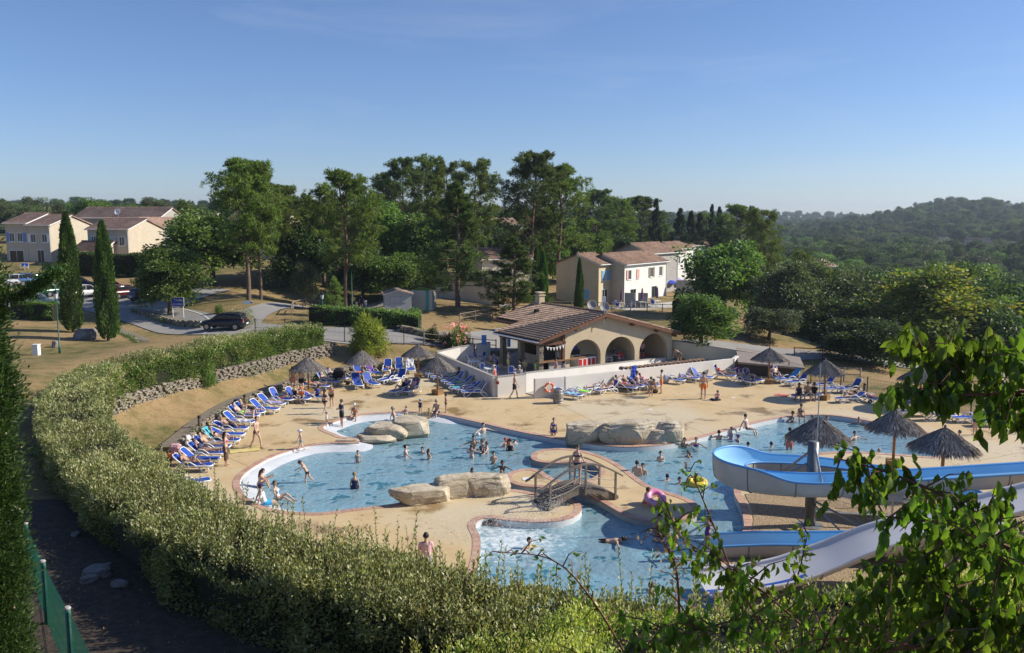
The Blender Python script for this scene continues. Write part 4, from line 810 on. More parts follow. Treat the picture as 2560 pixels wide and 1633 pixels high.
wood(1900, .15, 1.0, 700, 2600, 10, 17, [('oak_d', 3), ('pine_c', 3), ('oak_g', 1)], 3)
wood(330, -.34, .30, 150, 330, 6, 9.5, [('oak_a', 3), ('oak_d', 3), ('pine_b', 2), ('pine_c', 2)], 4, CLR)
wood(800, -.95, .2, 300, 800, 6, 9, [('oak_g', 4), ('oak_a', 2), ('oak_d', 2)], 5)
wood(60, -.95, -.3, 150, 300, 5, 8, [('oak_a', 2), ('oak_g', 2)], 6, CLR)
wood(900, -.95, .3, 700, 1600, 8, 12, [('oak_g', 4), ('oak_d', 2)], 7)
# ================================================================== buildings
def rough_wall(name, c, var=.12): return M(name, c, .92, var, 1.2, bstr=.35, bscale=28)
W_YEL = rough_wall('render_yellow', (.62, .52, .34)); W_WHT = rough_wall('render_white', (.78, .76, .71)); W_BEI = rough_wall('render_beige', (.55, .48, .37)); W_GRY = rough_wall('render_grey', (.40, .38, .35), .2); W_CRM = rough_wall('render_cream', (.66, .58, .42))
PAINT_W = M('white_paint', (.78, .78, .76), .5, .06, 6); GLASS = M('window_glass', (.02, .025, .03), .08, .2, 1, spec=.6)
SH = dict(blue=M('shutter_blue', (.22, .46, .70), .6), dblue=M('shutter_deep_blue', (.16, .28, .62), .6), pink=M('shutter_pink', (.72, .42, .36), .6), taupe=M('shutter_taupe', (.30, .25, .20), .6), mint=M('shutter_mint', (.22, .55, .48), .6), cream=M('shutter_cream', (.62, .58, .46), .6), white=PAINT_W)
def tilemat(name, c1, c2, c3):
 m, nt, b = nodes_of(name); n = noise_node(nt, 2.2, 6, .75); n2 = noise_node(nt, .35, 3, .5)
 r = ramp(nt, n.outputs[0], [(.32, c1), (.5, c2), (.68, c3)]); f = ramp(nt, n2.outputs[0], [(.35, (.75, .75, .75)), (.65, (1.1, 1.1, 1.1))])
 nt.links.new(mixc(nt, 1, r.outputs[0], f.outputs[0], 'MULTIPLY'), b.inputs['Base Color']); b.inputs['Roughness'].default_value = .9; b.inputs['Specular IOR Level'].default_value = .2; MATS[name] = m; return m
TILE_BR = tilemat('tile_brown', (.14, .09, .07), (.24, .155, .115), (.36, .25, .19)); TILE_PK = tilemat('tile_rose', (.24, .15, .115), (.37, .25, .195), (.48, .36, .29))
WOODD = M('dark_timber', (.17, .075, .04), .7, .35, 4, bstr=.2); RAILW = M('weathered_wood', (.32, .25, .19), .85, .3, 5, bstr=.3)
def tile_sheet(O, U, Vd, Nn, w, l, pitch=.24, row=.36, amp=.055):
 nc = max(2, int(w / pitch)); nr = max(1, int(l / row)); us = np.linspace(0, w, nc * 4 + 1); prof = np.abs(np.sin(np.linspace(0, nc * math.pi, nc * 4 + 1))) * amp
 vs = np.repeat(np.linspace(0, l, nr + 1), 2)[1:-1]; lift = np.tile([.035, 0.0], nr)
 Ug, Vg = np.meshgrid(us, vs); Zg = prof[None] + lift[:, None]
 P = np.array(O)[None, None] + Ug[..., None] * np.array(U) + Vg[..., None] * np.array(Vd) + Zg[..., None] * np.array(Nn)
 a, b_ = Ug.shape; idx = np.arange(a * b_).reshape(a, b_); F = np.stack([idx[:-1, :-1], idx[:-1, 1:], idx[1:, 1:], idx[1:, :-1]], -1).reshape(-1, 4)
 return P.reshape(-1, 3), F
def gable_roof(parent, L, W, he, rise, mat, over=.35, overg=.25, pitch=.24):
 for s in (0, 1):
  l = math.hypot(W / 2 + over, rise * (1 + over / (W / 2))); up = Vector((0, W / 2, rise)).normalized()
  ez = he - rise * over / (W / 2) + .06
  if s == 0: O = Vector((-overg, -over, ez)); U = Vector((1, 0, 0)); V = up
  else: O = Vector((L + overg, W + over, ez)); U = Vector((-1, 0, 0)); V = Vector((0, -up.y, up.z))
  N = U.cross(V); P, F = tile_sheet(O, U, V, N, L + 2 * overg, l, pitch); o = new('roof_slope', fastmesh('roof_slope', P, F, [mat]), parent)
  mb = MB(); a = [O, O + U * (L + 2 * overg), O + U * (L + 2 * overg) + V * l, O + V * l]; mb.add([p - N * .02 for p in a] + [p - N * .14 for p in a], [(0, 1, 2, 3), (4, 5, 6, 7), (0, 1, 5, 4), (1, 2, 6, 5), (2, 3, 7, 6), (3, 0, 4, 7)])
  mb.build('eave_board', PAINT_W if s == 0 else mat, o)
 mb = MB(); n = max(3, int((L + 2 * overg) / .4))
 for i in range(n): x = -overg + i * (L + 2 * overg) / n; mb.tube([(x, W / 2, he + rise + .10), (x + (L + 2 * overg) / n + .04, W / 2, he + rise + .08)], [.12, .10], 8)
 mb.build('ridge_tiles', mat, parent)
def window(parent, face, u, z, w, h, sh=None, mode='open', L=0, W=0, rev=.05):
 if face == 'F': M4 = Matrix.Translation((u, 0, z))
 elif face == 'A': M4 = Matrix.Translation((0, W - u, z)) @ Matrix.Rotation(-math.pi / 2, 4, 'Z')
 elif face == 'B': M4 = Matrix.Translation((L, u, z)) @ Matrix.Rotation(math.pi / 2, 4, 'Z')
 e = MB()
 for a, b_ in (((-w / 2 - .03, -.035, -.03), (-w / 2 + .06, .04, h + .03)), ((w / 2 - .06, -.035, -.03), (w / 2 + .03, .04, h + .03)), ((-w / 2 + .06, -.034, -.03), (w / 2 - .06, .04, .06)), ((-w / 2 + .06, -.034, h - .06), (w / 2 - .06, .04, h + .03)), ((-.025, -.03, .06), (.025, .03, h - .06))): e.box(a, b_)
 o = e.build('window', PAINT_W, parent); o.matrix_local = M4
 MB().box((-w / 2 + .05, -.018, .05), (w / 2 - .05, .01, h - .05)).build('pane', GLASS, o)
 MB().box((-w / 2 - .1, -.09, -.10), (w / 2 + .1, .0, -.035)).build('sill', PAINT_W, o)
 if sh:
  if mode == 'closed': rects = [(-w / 2, 0), (0, w / 2)]
  else: rects = [(-w / 2 - w * .55, -w / 2 - .02), (w / 2 + .02, w / 2 + w * .55)]
  if mode == 'left': rects = rects[:1]
  if mode == 'right': rects = rects[1:]
  for a, b_ in rects:
   mb = MB().box((a + .005, -.085, .0), (b_ - .005, -.045, h)); 
   for q in (.2, .8): mb.box((a + .03, -.10, h * q - .05), (b_ - .03, -.085, h * q + .05))
   mb.build('shutter', SH[sh], o)
 return o
def house(name, C, d, L, W, he, rise, wall, tile, label, wins=(), group=None, doors=(), back=True, front_wall=None, gutter=True, sink=1.0):
 ang = math.atan2(d[1], d[0]); e = empty(name, C, ang, label, 'house', group)
 mb = MB(); z0 = -sink
 V = [(0, 0, z0), (L, 0, z0), (L, W, z0), (0, W, z0), (0, 0, he), (L, 0, he), (L, W, he), (0, W, he), (0, W / 2, he + rise), (L, W / 2, he + rise)]
 mb.add(V, [(1, 2, 6, 9, 5), (3, 0, 4, 8, 7), (2, 3, 7, 6)]); mb.build('wall', wall, e)
 mb = MB(); mb.add([V[0], V[1], V[5], V[4]], [(0, 1, 2, 3)]); mb.build('front_wall', front_wall or wall, e)
 gable_roof(e, L, W, he, rise, tile)
 for w in wins: window(e, *w[:5], *(w[5:] if len(w) > 5 else ()), L=L, W=W)
 for f, u, w_, h_ in doors:
  M4 = Matrix.Translation((u, 0, 0)) if f == 'F' else Matrix.Translation((0, W - u, 0)) @ Matrix.Rotation(-math.pi / 2, 4, 'Z')
  o = MB().box((-w_ / 2, -.03, 0), (w_ / 2, .03, h_)).build('door', PAINT_W, e); o.matrix_local = M4
  MB().box((-w_ / 2 + .08, -.045, .1), (-.03, -.032, h_ - .1)).build('pane', GLASS, o); MB().box((.03, -.045, .1), (w_ / 2 - .08, -.032, h_ - .1)).build('pane', GLASS, o)
 if gutter:
  MB().tube([(-.2, -.42, he - .08), (L + .2, -.42, he - .12)], .06, 6).build('gutter', PAINT_W, e)
  MB().tube([(L - .05, -.40, he - .14), (L - .06, -.06, he - .5), (L - .06, -.06, -.2)], .045, 6).build('downpipe', PAINT_W, e)
 return e
d1 = Vector((.58, .81)).normalized(); n1 = Vector((d1.y, -d1.x))
C1 = Vector((10.85, 105)); z1 = 1.0
def c3(v, z): return (v.x, v.y, z)
house('holiday_house', c3(C1, z1), d1, 4.2, 6.3, 5.3, 1.15, W_YEL, TILE_BR, 'pale yellow two storey house with light blue shutters behind the bar', [('F', 1.1, 3.2, .75, 1.25, 'blue', 'closed'), ('F', 2.35, 3.2, .7, 1.25, 'blue', 'closed'), ('A', 4.5, .9, .95, 1.15, 'blue', 'closed')], doors=[('F', 1.5, 1.3, 2.1)])
house('holiday_house', c3(C1 + d1 * 2.95 + n1 * 2.05, z1), d1, 12.2, 6.3, 5.2, 1.2, W_BEI, TILE_BR, 'white fronted two storey house with pink and taupe shutters', [('F', 1.4, 3.2, .9, 1.25, 'pink', 'left'), ('F', 3.6, 3.2, .75, 1.25, 'pink', 'closed'), ('F', 7.6, 3.2, .8, 1.3, 'taupe', 'open'), ('F', 10.3, 3.2, .8, 1.3, 'cream', 'right')], front_wall=W_WHT, doors=[('F', 2.4, 1.6, 2.0), ('F', 8.5, 1.6, 2.0)])
house('holiday_house', c3(C1 + d1 * 17.5 - n1 * 1.5, z1 + .6), d1, 9, 6.5, 5.4, 1.3, W_GRY, TILE_BR, 'house with broad brown roof rising behind the white fronted house', [('F', 3, 3.2, .8, 1.2, 'cream', 'closed')])
row = [(1640, 648, 142, 'nearest low house of the far stepped row'), (1668, 632, 150, 'second house of the far stepped row'), (1694, 622, 160, 'third house of the far stepped row, tall white front'), (1722, 615, 170, 'fourth house of the far stepped row'), (1758, 618, 182, 'last white house of the far stepped row by the oak')]
for i, (px, py, D, lb) in enumerate(row):
 p = AT(px, py, D); z = min(p.z - 5.4, 3.2) + .2
 house('row_house', (p.x, p.y, z), d1, 7.5, 6.5, p.z - z, 1.1, W_GRY if i % 2 == 0 else W_BEI, TILE_BR, lb, [('F', 2.2, 3.0, .8, 1.2, 'cream', 'closed'), ('F', 5.2, 3.0, .8, 1.2), ('F', 2.4, .3, 1.2, 2.0)], 'stepped row of far houses', front_wall=W_WHT, sink=3)
# left houses
dL = Vector((.992, -.12)).normalized()
def lhouse(px, D, L, W, he, z, wall, lb, wins, rise=1.3, tile=TILE_PK, doors=(), dd=dL): p = AT(px, 560, D); return house('holiday_house', (p.x, p.y, z), dd, L, W, he, rise, wall, tile, lb, wins, None, doors)
lhouse(217, 116.5, 6.0, 9.0, 5.2, 5.35, W_BEI, 'house with mint shutter and bare lit gable, right of the second cypress', [('F', .9, 3.0, .75, 1.2, 'mint', 'left'), ('F', 3.7, 2.9, .8, 1.2, 'cream', 'closed'), ('F', 5.0, 2.9, .8, 1.2, 'cream', 'right'), ('F', 4.2, .2, 1.3, 1.5)])
lhouse(66, 119, 3.5, 9.4, 5.6, 5.5, W_BEI, 'house with white shutters and a satellite dish on its lit gable', [('F', .9, 3.1, .8, 1.2, 'white', 'left'), ('F', 2.6, 3.1, .8, 1.2, 'white', 'right')], doors=[('F', 1.9, 1.1, 2.1)])
lhouse(12, 119.6, 3.3, 9.0, 5.85, 5.5, W_BEI, 'leftmost house with deep blue shutters above a covered terrace', [('F', .95, 3.2, .8, 1.25, 'dblue', 'left'), ('F', 2.2, 3.2, .8, 1.25, 'dblue', 'right'), ('F', 1.5, .1, 2.2, 1.9)])
lhouse(395, 126, 8, 9, 5.3, 5.4, W_GRY, 'grey gabled house partly hidden by the broad oak', [('F', 4, 3, .8, 1.2)], dd=Vector((.55, .83)).normalized())
lhouse(185, 140, 15, 8, 5.9, 6.2, W_GRY, 'long rose roofed house behind the left houses, under a satellite dish', [], 1.6); lhouse(355, 150, 8, 8, 5.2, 6.4, W_CRM, 'small rose roofed house at the right of the back row', [], 1.4); lhouse(420, 158, 8, 8, 5.0, 6.6, W_BEI, 'farthest left hand house, only its roof shows behind the trees', [], 1.4)
lhouse(560, 124, 9, 8, 5.2, 6.2, W_CRM, 'cream house glimpsed behind the tall lawn pine', [('F', 2, 3, .8, 1.2, 'blue', 'open'), ('F', 6, 3, .8, 1.2)])
p = AT(175, 618, 113); house('annex', (p.x, p.y, 5.3), dL, 4.3, 6, 2.3, 1.2, W_BEI, TILE_BR, 'low annex roof between the two left houses', [], gutter=True)['category'] = 'annex'
p = AT(1247, 562, 170); house('holiday_house', (p.x, p.y, p.z - 4.8), Vector((.8, .6)), 6, 7, 4.8, 1.2, W_WHT, TILE_PK, 'small white house high among the pines', [('F', 2, 2.4, .8, 1.1)], sink=5)
p = AT(1205, 648, 104); house('holiday_house', (p.x, p.y, p.z - 3.0), Vector((.9, .43)), 7, 7, 3.0, 1.1, W_CRM, TILE_BR, 'low cream building with brown roof behind the blank wall', [])
for px, py, D, w_, lb in [(2018, 672, 150, W_CRM, 'cream house in the valley trees, left of a pair'), (2062, 668, 158, W_WHT, 'whitish house in the valley trees, right of a pair')]:
 p = AT(px, py, D); house('valley_house', (p.x, p.y, p.z - 5), Vector((.6, .8)), 7, 5.2, 5, 1.1, w_, TILE_PK, lb, [('F', 3, 3, .8, 1.1)], 'valley houses', sink=6)
for px, py, D, lb in [(2420, 602, 560, 'far farmhouse with rose roof on the wooded slope'), (2500, 606, 560, 'flat pale shed on the far wooded slope')]:
 p = AT(px, py, D); house('farm_house', (p.x, p.y, p.z - 3.6), Vector((.97, -.2)), 14 if px < 2450 else 9, 8, 3.6, 1.8 if px < 2450 else .5, W_BEI, TILE_PK, lb, [('F', 2, 1, .9, 1.1), ('F', 6, 1, .9, 1.1)], gutter=False, sink=3)
def plain_wall(name, pts, h, t, mat, label, cat='wall', z=None, cap=None, top=None):
 e = MB(); pts = [Vector(p) for p in pts]; k = len(pts)
 L = []; Rr = []
 for i, p in enumerate(pts):
  a = pts[max(i - 1, 0)]; b_ = pts[min(i + 1, k - 1)]; t1 = (b_ - a); t1.z = 0; t1.normalize(); s = Vector((-t1.y, t1.x, 0)); L.append(p + s * t / 2); Rr.append(p - s * t / 2)
 hs = top or [p.z + h for p in pts]
 V = []
 for i in range(k): V += [(L[i].x, L[i].y, pts[i].z - .6), (L[i].x, L[i].y, hs[i]), (Rr[i].x, Rr[i].y, hs[i]), (Rr[i].x, Rr[i].y, pts[i].z - .6)]
 F = [(i * 4 + j, i * 4 + (j + 1) % 4, i * 4 + 4 + (j + 1) % 4, i * 4 + 4 + j) for i in range(k - 1) for j in range(4)] + [(0, 1, 2, 3), tuple((k - 1) * 4 + j for j in (3, 2, 1, 0))]
 e.add(V, F); o = e.build(name, mat); tag(o, label, cat); return o
p0 = AT(1092, 757, 97); p1 = AT(1250, 757, 95.5); plain_wall('garden_wall', [p0, p1], 0, .3, W_BEI, 'tall blank beige wall behind the black pine', top=[AT(1092, 680, 97).z, AT(1250, 676, 95.5).z])
C2 = C1 + d1 * 16 + n1 * 3.2; plain_wall('garden_wall', [(C2.x, C2.y, 1.4), ((C2 + n1 * .5 + Vector((3.4, -.8))).x, (C2 + Vector((3.4, -.8))).y, 1.4)], 2.1, .25, W_GRY, 'stained grey garden wall right of the white fronted house')
for (a, b_, lb) in [((1562, 732), (1588, 735), 'grey terrace screen wall left of the middle closed parasol'), ((1596, 732), (1620, 730), 'grey terrace screen wall right of the middle closed parasol'), ((1590, 752), (1611, 752), 'low terrace wall end below the middle closed parasol')]:
 A = AT(*a, 103.5); B = AT(*b_, 103.0); plain_wall('terrace_screen', [(A.x, A.y, 1.0), (B.x, B.y, 1.0)], A.z - 1.0, .2, W_GRY, lb, 'wall')
pA = AT(1510, 765, 102.5); ter = MB().box((-1.2, -2.2, -.8), (14, 1.2, .12)).build('house_terrace', M('terrace_slab', (.52, .50, .46), .9, .15, 2)); ter.location = (pA.x + 1.8, pA.y - .8, 1.0); ter.rotation_euler = (0, 0, math.atan2(d1.y, d1.x) - .25); struct(ter)
# ------------------------------------------------------------------ pool bar
RG = Vector((7.18, 66.1)); gu = Vector((.836, .549)); gv = Vector((-.549, .836)); ZF = .22; ZR = 4.53
bar = empty('pool_bar', (RG.x, RG.y, 0), math.atan2(gu.y, gu.x), 'ochre rendered pool bar with three arches and a brown tiled roof', 'building')
def bl(p): p = Vector(p) - Vector((RG.x, RG.y, 0)); return (p.x * gu.x + p.y * gu.y, p.x * gv.x + p.y * gv.y, p.z)
UL, UR, UW0, VB = -6.5, 8.05, -3.85, 9.4; SL = .262
def roofz(u): return ZR - abs(u) * SL
BARW = M('bar_render', (.60, .49, .33), .95, .13, 1.0, bstr=.6, bscale=22)
# gable wall with three arches
arches = []
for xl, xr, yt in ((1424.6, 1501.5, 849), (1513, 1586.6, 842), (1598, 1667.6, 834)):
 a = bl(VPL(xl, 900, (RG.x, RG.y, 0), (gv.x, gv.y, 0)))[0]; b_ = bl(VPL(xr, 900, (RG.x, RG.y, 0), (gv.x, gv.y, 0)))[0]; t = bl(VPL((xl + xr) / 2, yt, (RG.x, RG.y, 0), (gv.x, gv.y, 0)))[2]; arches.append((a, b_, t))
UWR = bl(VPL(1679, 880, (RG.x, RG.y, 0), (gv.x, gv.y, 0)))[0]
outline = [(UW0, 0.0)]; holes = []
for a, b_, t in arches:
 r = (b_ - a) / 2; sp = t - r * .92; outline += [(a, 0.0), (a, sp)] + [((a + b_) / 2 - r * math.cos(q), sp + r * .92 * math.sin(q)) for q in np.linspace(0.12, math.pi - .12, 15)] + [(b_, sp), (b_, 0.0)]
outline += [(UWR, 0.0), (UWR, roofz(UWR) - .12), (0, ZR - .12), (UW0, roofz(UW0) - .12)]
bm = bmesh.new(); vs = [bm.verts.new((u, 0, z)) for u, z in outline]; es = [bm.edges.new((vs[i], vs[(i + 1) % len(vs)])) for i in range(len(vs))]
bmesh.ops.triangle_fill(bm, edges=es, use_beauty=True); ex = bmesh.ops.extrude_face_region(bm, geom=bm.faces[:]); bmesh.ops.translate(bm, vec=(0, .38, 0), verts=[v for v in ex['geom'] if isinstance(v, bmesh.types.BMVert)])
bmesh.ops.recalc_face_normals(bm, faces=bm.faces); me = bpy.data.meshes.new('gable_wall'); bm.to_mesh(me); bm.free(); me.materials.append(BARW); new('gable_wall', me, bar)
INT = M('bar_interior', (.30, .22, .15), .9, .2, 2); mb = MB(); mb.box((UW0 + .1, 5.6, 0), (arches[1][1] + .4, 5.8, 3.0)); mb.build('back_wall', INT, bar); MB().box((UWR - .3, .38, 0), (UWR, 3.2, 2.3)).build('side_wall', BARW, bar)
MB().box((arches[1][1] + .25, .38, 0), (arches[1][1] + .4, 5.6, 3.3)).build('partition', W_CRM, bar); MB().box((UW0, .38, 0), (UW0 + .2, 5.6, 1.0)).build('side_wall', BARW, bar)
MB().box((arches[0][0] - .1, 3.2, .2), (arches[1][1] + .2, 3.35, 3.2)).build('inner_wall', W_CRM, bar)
MB().box((UL + .2, .1, ZF - .4), (UWR, 9.2, ZF - .01)).build('floor', M('bar_floor', (.36, .34, .31), .7, .15, 1), bar)
# roof tiles: each canal tile its own piece on the slope towards the camera
tm = MB(); pr = [(.11 * math.cos(q), .075 * math.sin(q)) for q in np.linspace(0, math.pi, 6)]
for k, y in enumerate((0, .40)):
 s = 1.0 if k == 0 else .86
 for x, z in pr: tm.v.append((x * s, y, z * s + (.035 if k == 0 else .0)))
 for x, z in pr: tm.v.append((x * s * .86, y, z * s * .82 + (.035 if k == 0 else .0)))
tm.f = [(i, i + 1, 12 + i + 1, 12 + i) for i in range(5)] + [(i, 6 + i, 7 + i, i + 1) for i in range(5)]; tm.mi = [0] * 10
TMS = []
for k, cset in enumerate((((.27, .185, .135), (.39, .275, .20), (.49, .36, .27)), ((.33, .22, .165), (.46, .32, .24), (.55, .41, .31)), ((.20, .145, .11), (.31, .225, .17), (.41, .305, .235)))): TMS.append(tm.mesh('roof_tile', tilemat('bar_tile_%d' % k, *cset), True))
sl = math.atan(SL); items = []; bmw = Matrix.Translation((RG.x, RG.y, 0)) @ Matrix.Rotation(math.atan2(gu.y, gu.x), 4, 'Z')
for side in (-1, 1):
 ue = (UL if side < 0 else UR); Lr = abs(ue) / math.cos(sl); nr = int(Lr / .37)
 for r_ in range(nr):
  for c_ in range(int((VB + .5) / .235)):
   v = -.42 + c_ * .235; du = abs(ue) - r_ * .37 * math.cos(sl)
   if side < 0 and v > 5.9 and du > 4.35: continue
   u = side * du; mw = Matrix.Translation((u, v, roofz(u) + .05)) @ Matrix.Rotation(-side * math.pi / 2 * -1, 4, 'Z') @ Matrix.Rotation(sl, 4, 'X')
   items.append((random.choices(TMS, (5, 3, 2))[0], mw))
items_w = sorted(items, key=lambda t: ((bmw @ t[1]).translation - Vector((0, 0, 12))).length + (100 if t[1].translation.x > 0 else 0))
rf = MB(); 
for side in (-1, 1):
 ue = UL if side < 0 else UR
 if side < 0:
  for va, vb, u0 in ((-.5, 5.95, ue), (5.95, VB + .1, -4.4)): q = [(u0, va, roofz(u0)), (0, va, ZR), (0, vb, ZR), (u0, vb, roofz(u0))]; rf.add(q + [(a, b_, c - .16) for a, b_, c in q], [(0, 1, 2, 3), (4, 5, 6, 7), (0, 1, 5, 4), (1, 2, 6, 5), (2, 3, 7, 6), (3, 0, 4, 7)])
 else: q = [(ue, -.5, roofz(ue)), (0, -.5, ZR), (0, VB + .1, ZR), (ue, VB + .1, roofz(ue))]; rf.add(q + [(a, b_, c - .16) for a, b_, c in q], [(0, 1, 2, 3), (4, 5, 6, 7), (0, 1, 5, 4), (1, 2, 6, 5), (2, 3, 7, 6), (3, 0, 4, 7)])
roof = rf.build('roof', WOODD, bar)
for me_, mw in items_w[:300]: new('roof_tile', me_, roof, mw=mw)
by = {}
for me_, mw in items_w[300:]: by.setdefault(me_.name, []).append((me_, mw))
V = []; F = []; MI = []; o_ = 0; names = list(by)
for k, nm in enumerate(names):
 v, f = join_np(by[nm]); V.append(v); F += [tuple(i + o_ for i in p) for p in f]; MI += [k] * len(f); o_ += len(v)
me = bpy.data.meshes.new('tile_rows'); me.from_pydata(np.concatenate(V).tolist(), [], F)
for nm in names: me.materials.append(by[nm][0][0].materials[0])
me.polygons.foreach_set('material_index', MI); stuff(new('tile_rows', me, roof))
mb = MB(); 
for i in range(25): y = -.5 + i * .4; mb.tube([(0, y, ZR + .11), (0, y + .43, ZR + .09)], [.125, .105], 8)
mb.build('ridge_tiles', TILE_BR, roof)
for side in (-1, 1):
 ue = UL if side < 0 else UR; MB().add([(ue, -.56, roofz(ue) - .22), (0, -.56, ZR - .22), (0, -.56, ZR + .02), (ue, -.56, roofz(ue) + .02), (ue, -.50, roofz(ue) - .22), (0, -.50, ZR - .22), (0, -.50, ZR + .02), (ue, -.50, roofz(ue) + .02)], [(0, 1, 2, 3), (4, 5, 6, 7), (0, 1, 5, 4), (2, 3, 7, 6), (1, 2, 6, 5), (3, 0, 4, 7)]).build('barge_board', WOODD, roof)
for u in (-2.9, 0, 2.9, 5.6, 7.6): MB().box((u - .07, -.5, roofz(u) - .42), (u + .07, 0, roofz(u) - .2)).build('purlin', WOODD, roof)
MB().tube([(UL - .06, -.5, roofz(UL) - .06), (UL - .06, 5.9, roofz(UL) - .08)], .07, 7).build('gutter', PAINT_W, roof)
MB().box((-.28, 8.3, ZR - .6), (.28, 8.9, ZR + .75)).box((-.36, 8.22, ZR + .75), (.36, 8.98, ZR + .83)).box((-.22, 8.36, ZR + .83), (.22, 8.84, ZR + 1.0)).box((-.34, 8.24, ZR + 1.0), (.34, 8.96, ZR + 1.07)).build('chimney', BARW, roof)
MB().box((-2.1, 6.2, roofz(-2.1)), (-1.75, 6.55, roofz(-2.1) + .42)).build('roof_vent', GLASS, roof)
STONE = M('rubble_stone', (.27, .225, .165), .95, .45, 6, bstr=.9, bscale=9)
def stone_block(w, d, h, seed):
 rg = random.Random(seed); mb = MB(); mb.box((-w / 2, -d / 2, -h / 2), (w / 2, d / 2, h / 2)); mb.v = [tuple(c * rg.uniform(.78, 1.05) for c in v) for v in mb.v]; return mb.mesh('stone', STONES[seed % len(STONES)], False, .02)
STONES = [M('limestone_%d' % k, c, .95, .3, 5, bstr=.7, bscale=12) for k, c in enumerate([(.27, .235, .185), (.33, .29, .235), (.22, .19, .155), (.30, .25, .18)])]
SB = [stone_block(random.uniform(.2, .38), .24, random.uniform(.1, .19), k) for k in range(14)]
for (u, v) in ((UL + .55, .15), (UL + .55, 5.3), (UL + .6, 2.8)):
 pe = MB().box((u - .2, v - .2, -.1), (u + .2, v + .2, roofz(u) - .3)).build('stone_pillar', STONE, bar)
 for zz in np.arange(.1, roofz(u) - .45, .2):
  for k in range(4):
   a = k * math.pi / 2; mw = Matrix.Translation((u + .16 * math.cos(a + .6), v + .16 * math.sin(a + .6), zz + random.uniform(0, .06))) @ Matrix.Rotation(a + math.pi / 2, 4, 'Z'); new('stone', random.choice(SB), pe, mw=mw @ Matrix.Scale(.75, 4))
MB().box((UL + .3, -.05, roofz(UL + .3) - .5), (UW0 + .2, .15, roofz(UL + .3) - .28)).build('beam', WOODD, bar); MB().box((UW0 - .1, -.05, 0), (UW0 + .12, .18, roofz(UW0) - .2)).build('post', WOODD, bar)
q0 = (UL + .4, .05, roofz(UL + .4) - .35); q1 = (UW0, .05, roofz(UW0) - .3); MB().tube([q0, q1], .1, 4).build('beam', WOODD, bar); MB().box((UL + .3, .2, roofz(UL + .3) - .42), (UL + .55, 5.6, roofz(UL + .3) - .2)).build('beam', WOODD, bar)
MB().box((UL + .2, -.25, 1.12), (arches[0][0] + 1.6, .28, 1.19)).build('counter_top', M('counter_wood', (.30, .17, .09), .5, .3, 3), bar); MB().box((UL + 1.3, .0, ZF), (UW0 + .3, .12, 1.1)).build('counter_front', W_GRY, bar)
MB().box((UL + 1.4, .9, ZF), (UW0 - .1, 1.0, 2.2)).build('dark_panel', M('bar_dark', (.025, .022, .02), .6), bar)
bun = MB().tube([(UL + .8, -.3, 2.35), ((UL + UW0) / 2 + .2, -.32, 2.22), (UW0 - .1, -.3, 2.42)], .012, 4)
bt = tag(bun.build('bunting', PAINT_W), 'string of small white pennants under the bar eave', 'bunting'); bt.matrix_world = bmw
for i in range(6): f = (i + .5) / 6; u = UL + .8 + f * (UW0 - .9 - UL); z = 2.38 - .14 * math.sin(math.pi * f); MB().add([(u - .1, -.31, z), (u + .1, -.31, z), (u, -.33, z - .26), (u - .1, -.30, z), (u + .1, -.30, z), (u, -.32, z - .26)], [(0, 1, 2), (3, 4, 5), (0, 1, 4, 3)]).build('pennant', PAINT_W, bt)
MET = M('galvanised', (.42, .43, .44), .45, .2, 5, metal=.7)
dishm = MB().loft([((0, 0, z), (max(.001, r_), 0, 0), (0, max(.001, r_), 0)) for r_, z in ((.0, 0), (.25, .03), (.36, .1), (.42, .15), (.40, .15), (.34, .11), (.18, .045), (.0, .02))], 18)
for (px, py, D, lb) in ((1478, 763, 70.2, 'left pale satellite dish on the bar ridge'), (1510, 768, 68.2, 'right pale satellite dish on the bar ridge beside the aerial')):
 p = AT(px, py, D); e = empty('satellite_dish', (p.x, p.y, p.z - .55), 0, lb, 'dish', 'satellite dishes on the bar roof'); o = dishm.build('reflector', M('dish_grey', (.30, .295, .29), .6, .1, 3), e, True); o.matrix_local = Matrix.Translation((0, -.12, .55)) @ Matrix.Rotation(R(68), 4, 'X') @ Matrix.Rotation(R(10), 4, 'Y'); MB().tube([(0, 0, -.2), (0, 0, .6)], .03, 6).build('mast', MET, e); MB().tube([(0, -.1, .35), (0, -.55, .4)], .015, 4).build('arm', MET, e)
p = VPL(1510, 810, (RG.x - .45 * gv.x, RG.y - .45 * gv.y, 0), (gv.x, gv.y, 0)); e = empty('aerial_mast', (p.x, p.y, p.z), 0, 'slim aerial mast with white boxes on the bar gable', 'aerial'); MB().tube([(0, 0, 0), (0, 0, 2.2)], .03, 6).build('mast', MET, e); MB().box((-.17, -.08, 1.75), (.12, .08, 2.15)).build('box', PAINT_W, e); MB().tube([(-.02, 0, 2.15), (-.02, 0, 2.75)], .018, 5).build('antenna', PAINT_W, e); MB().tube([(-.25, 0, .95), (.1, 0, .95)], .012, 4).build('arm', MET, e)
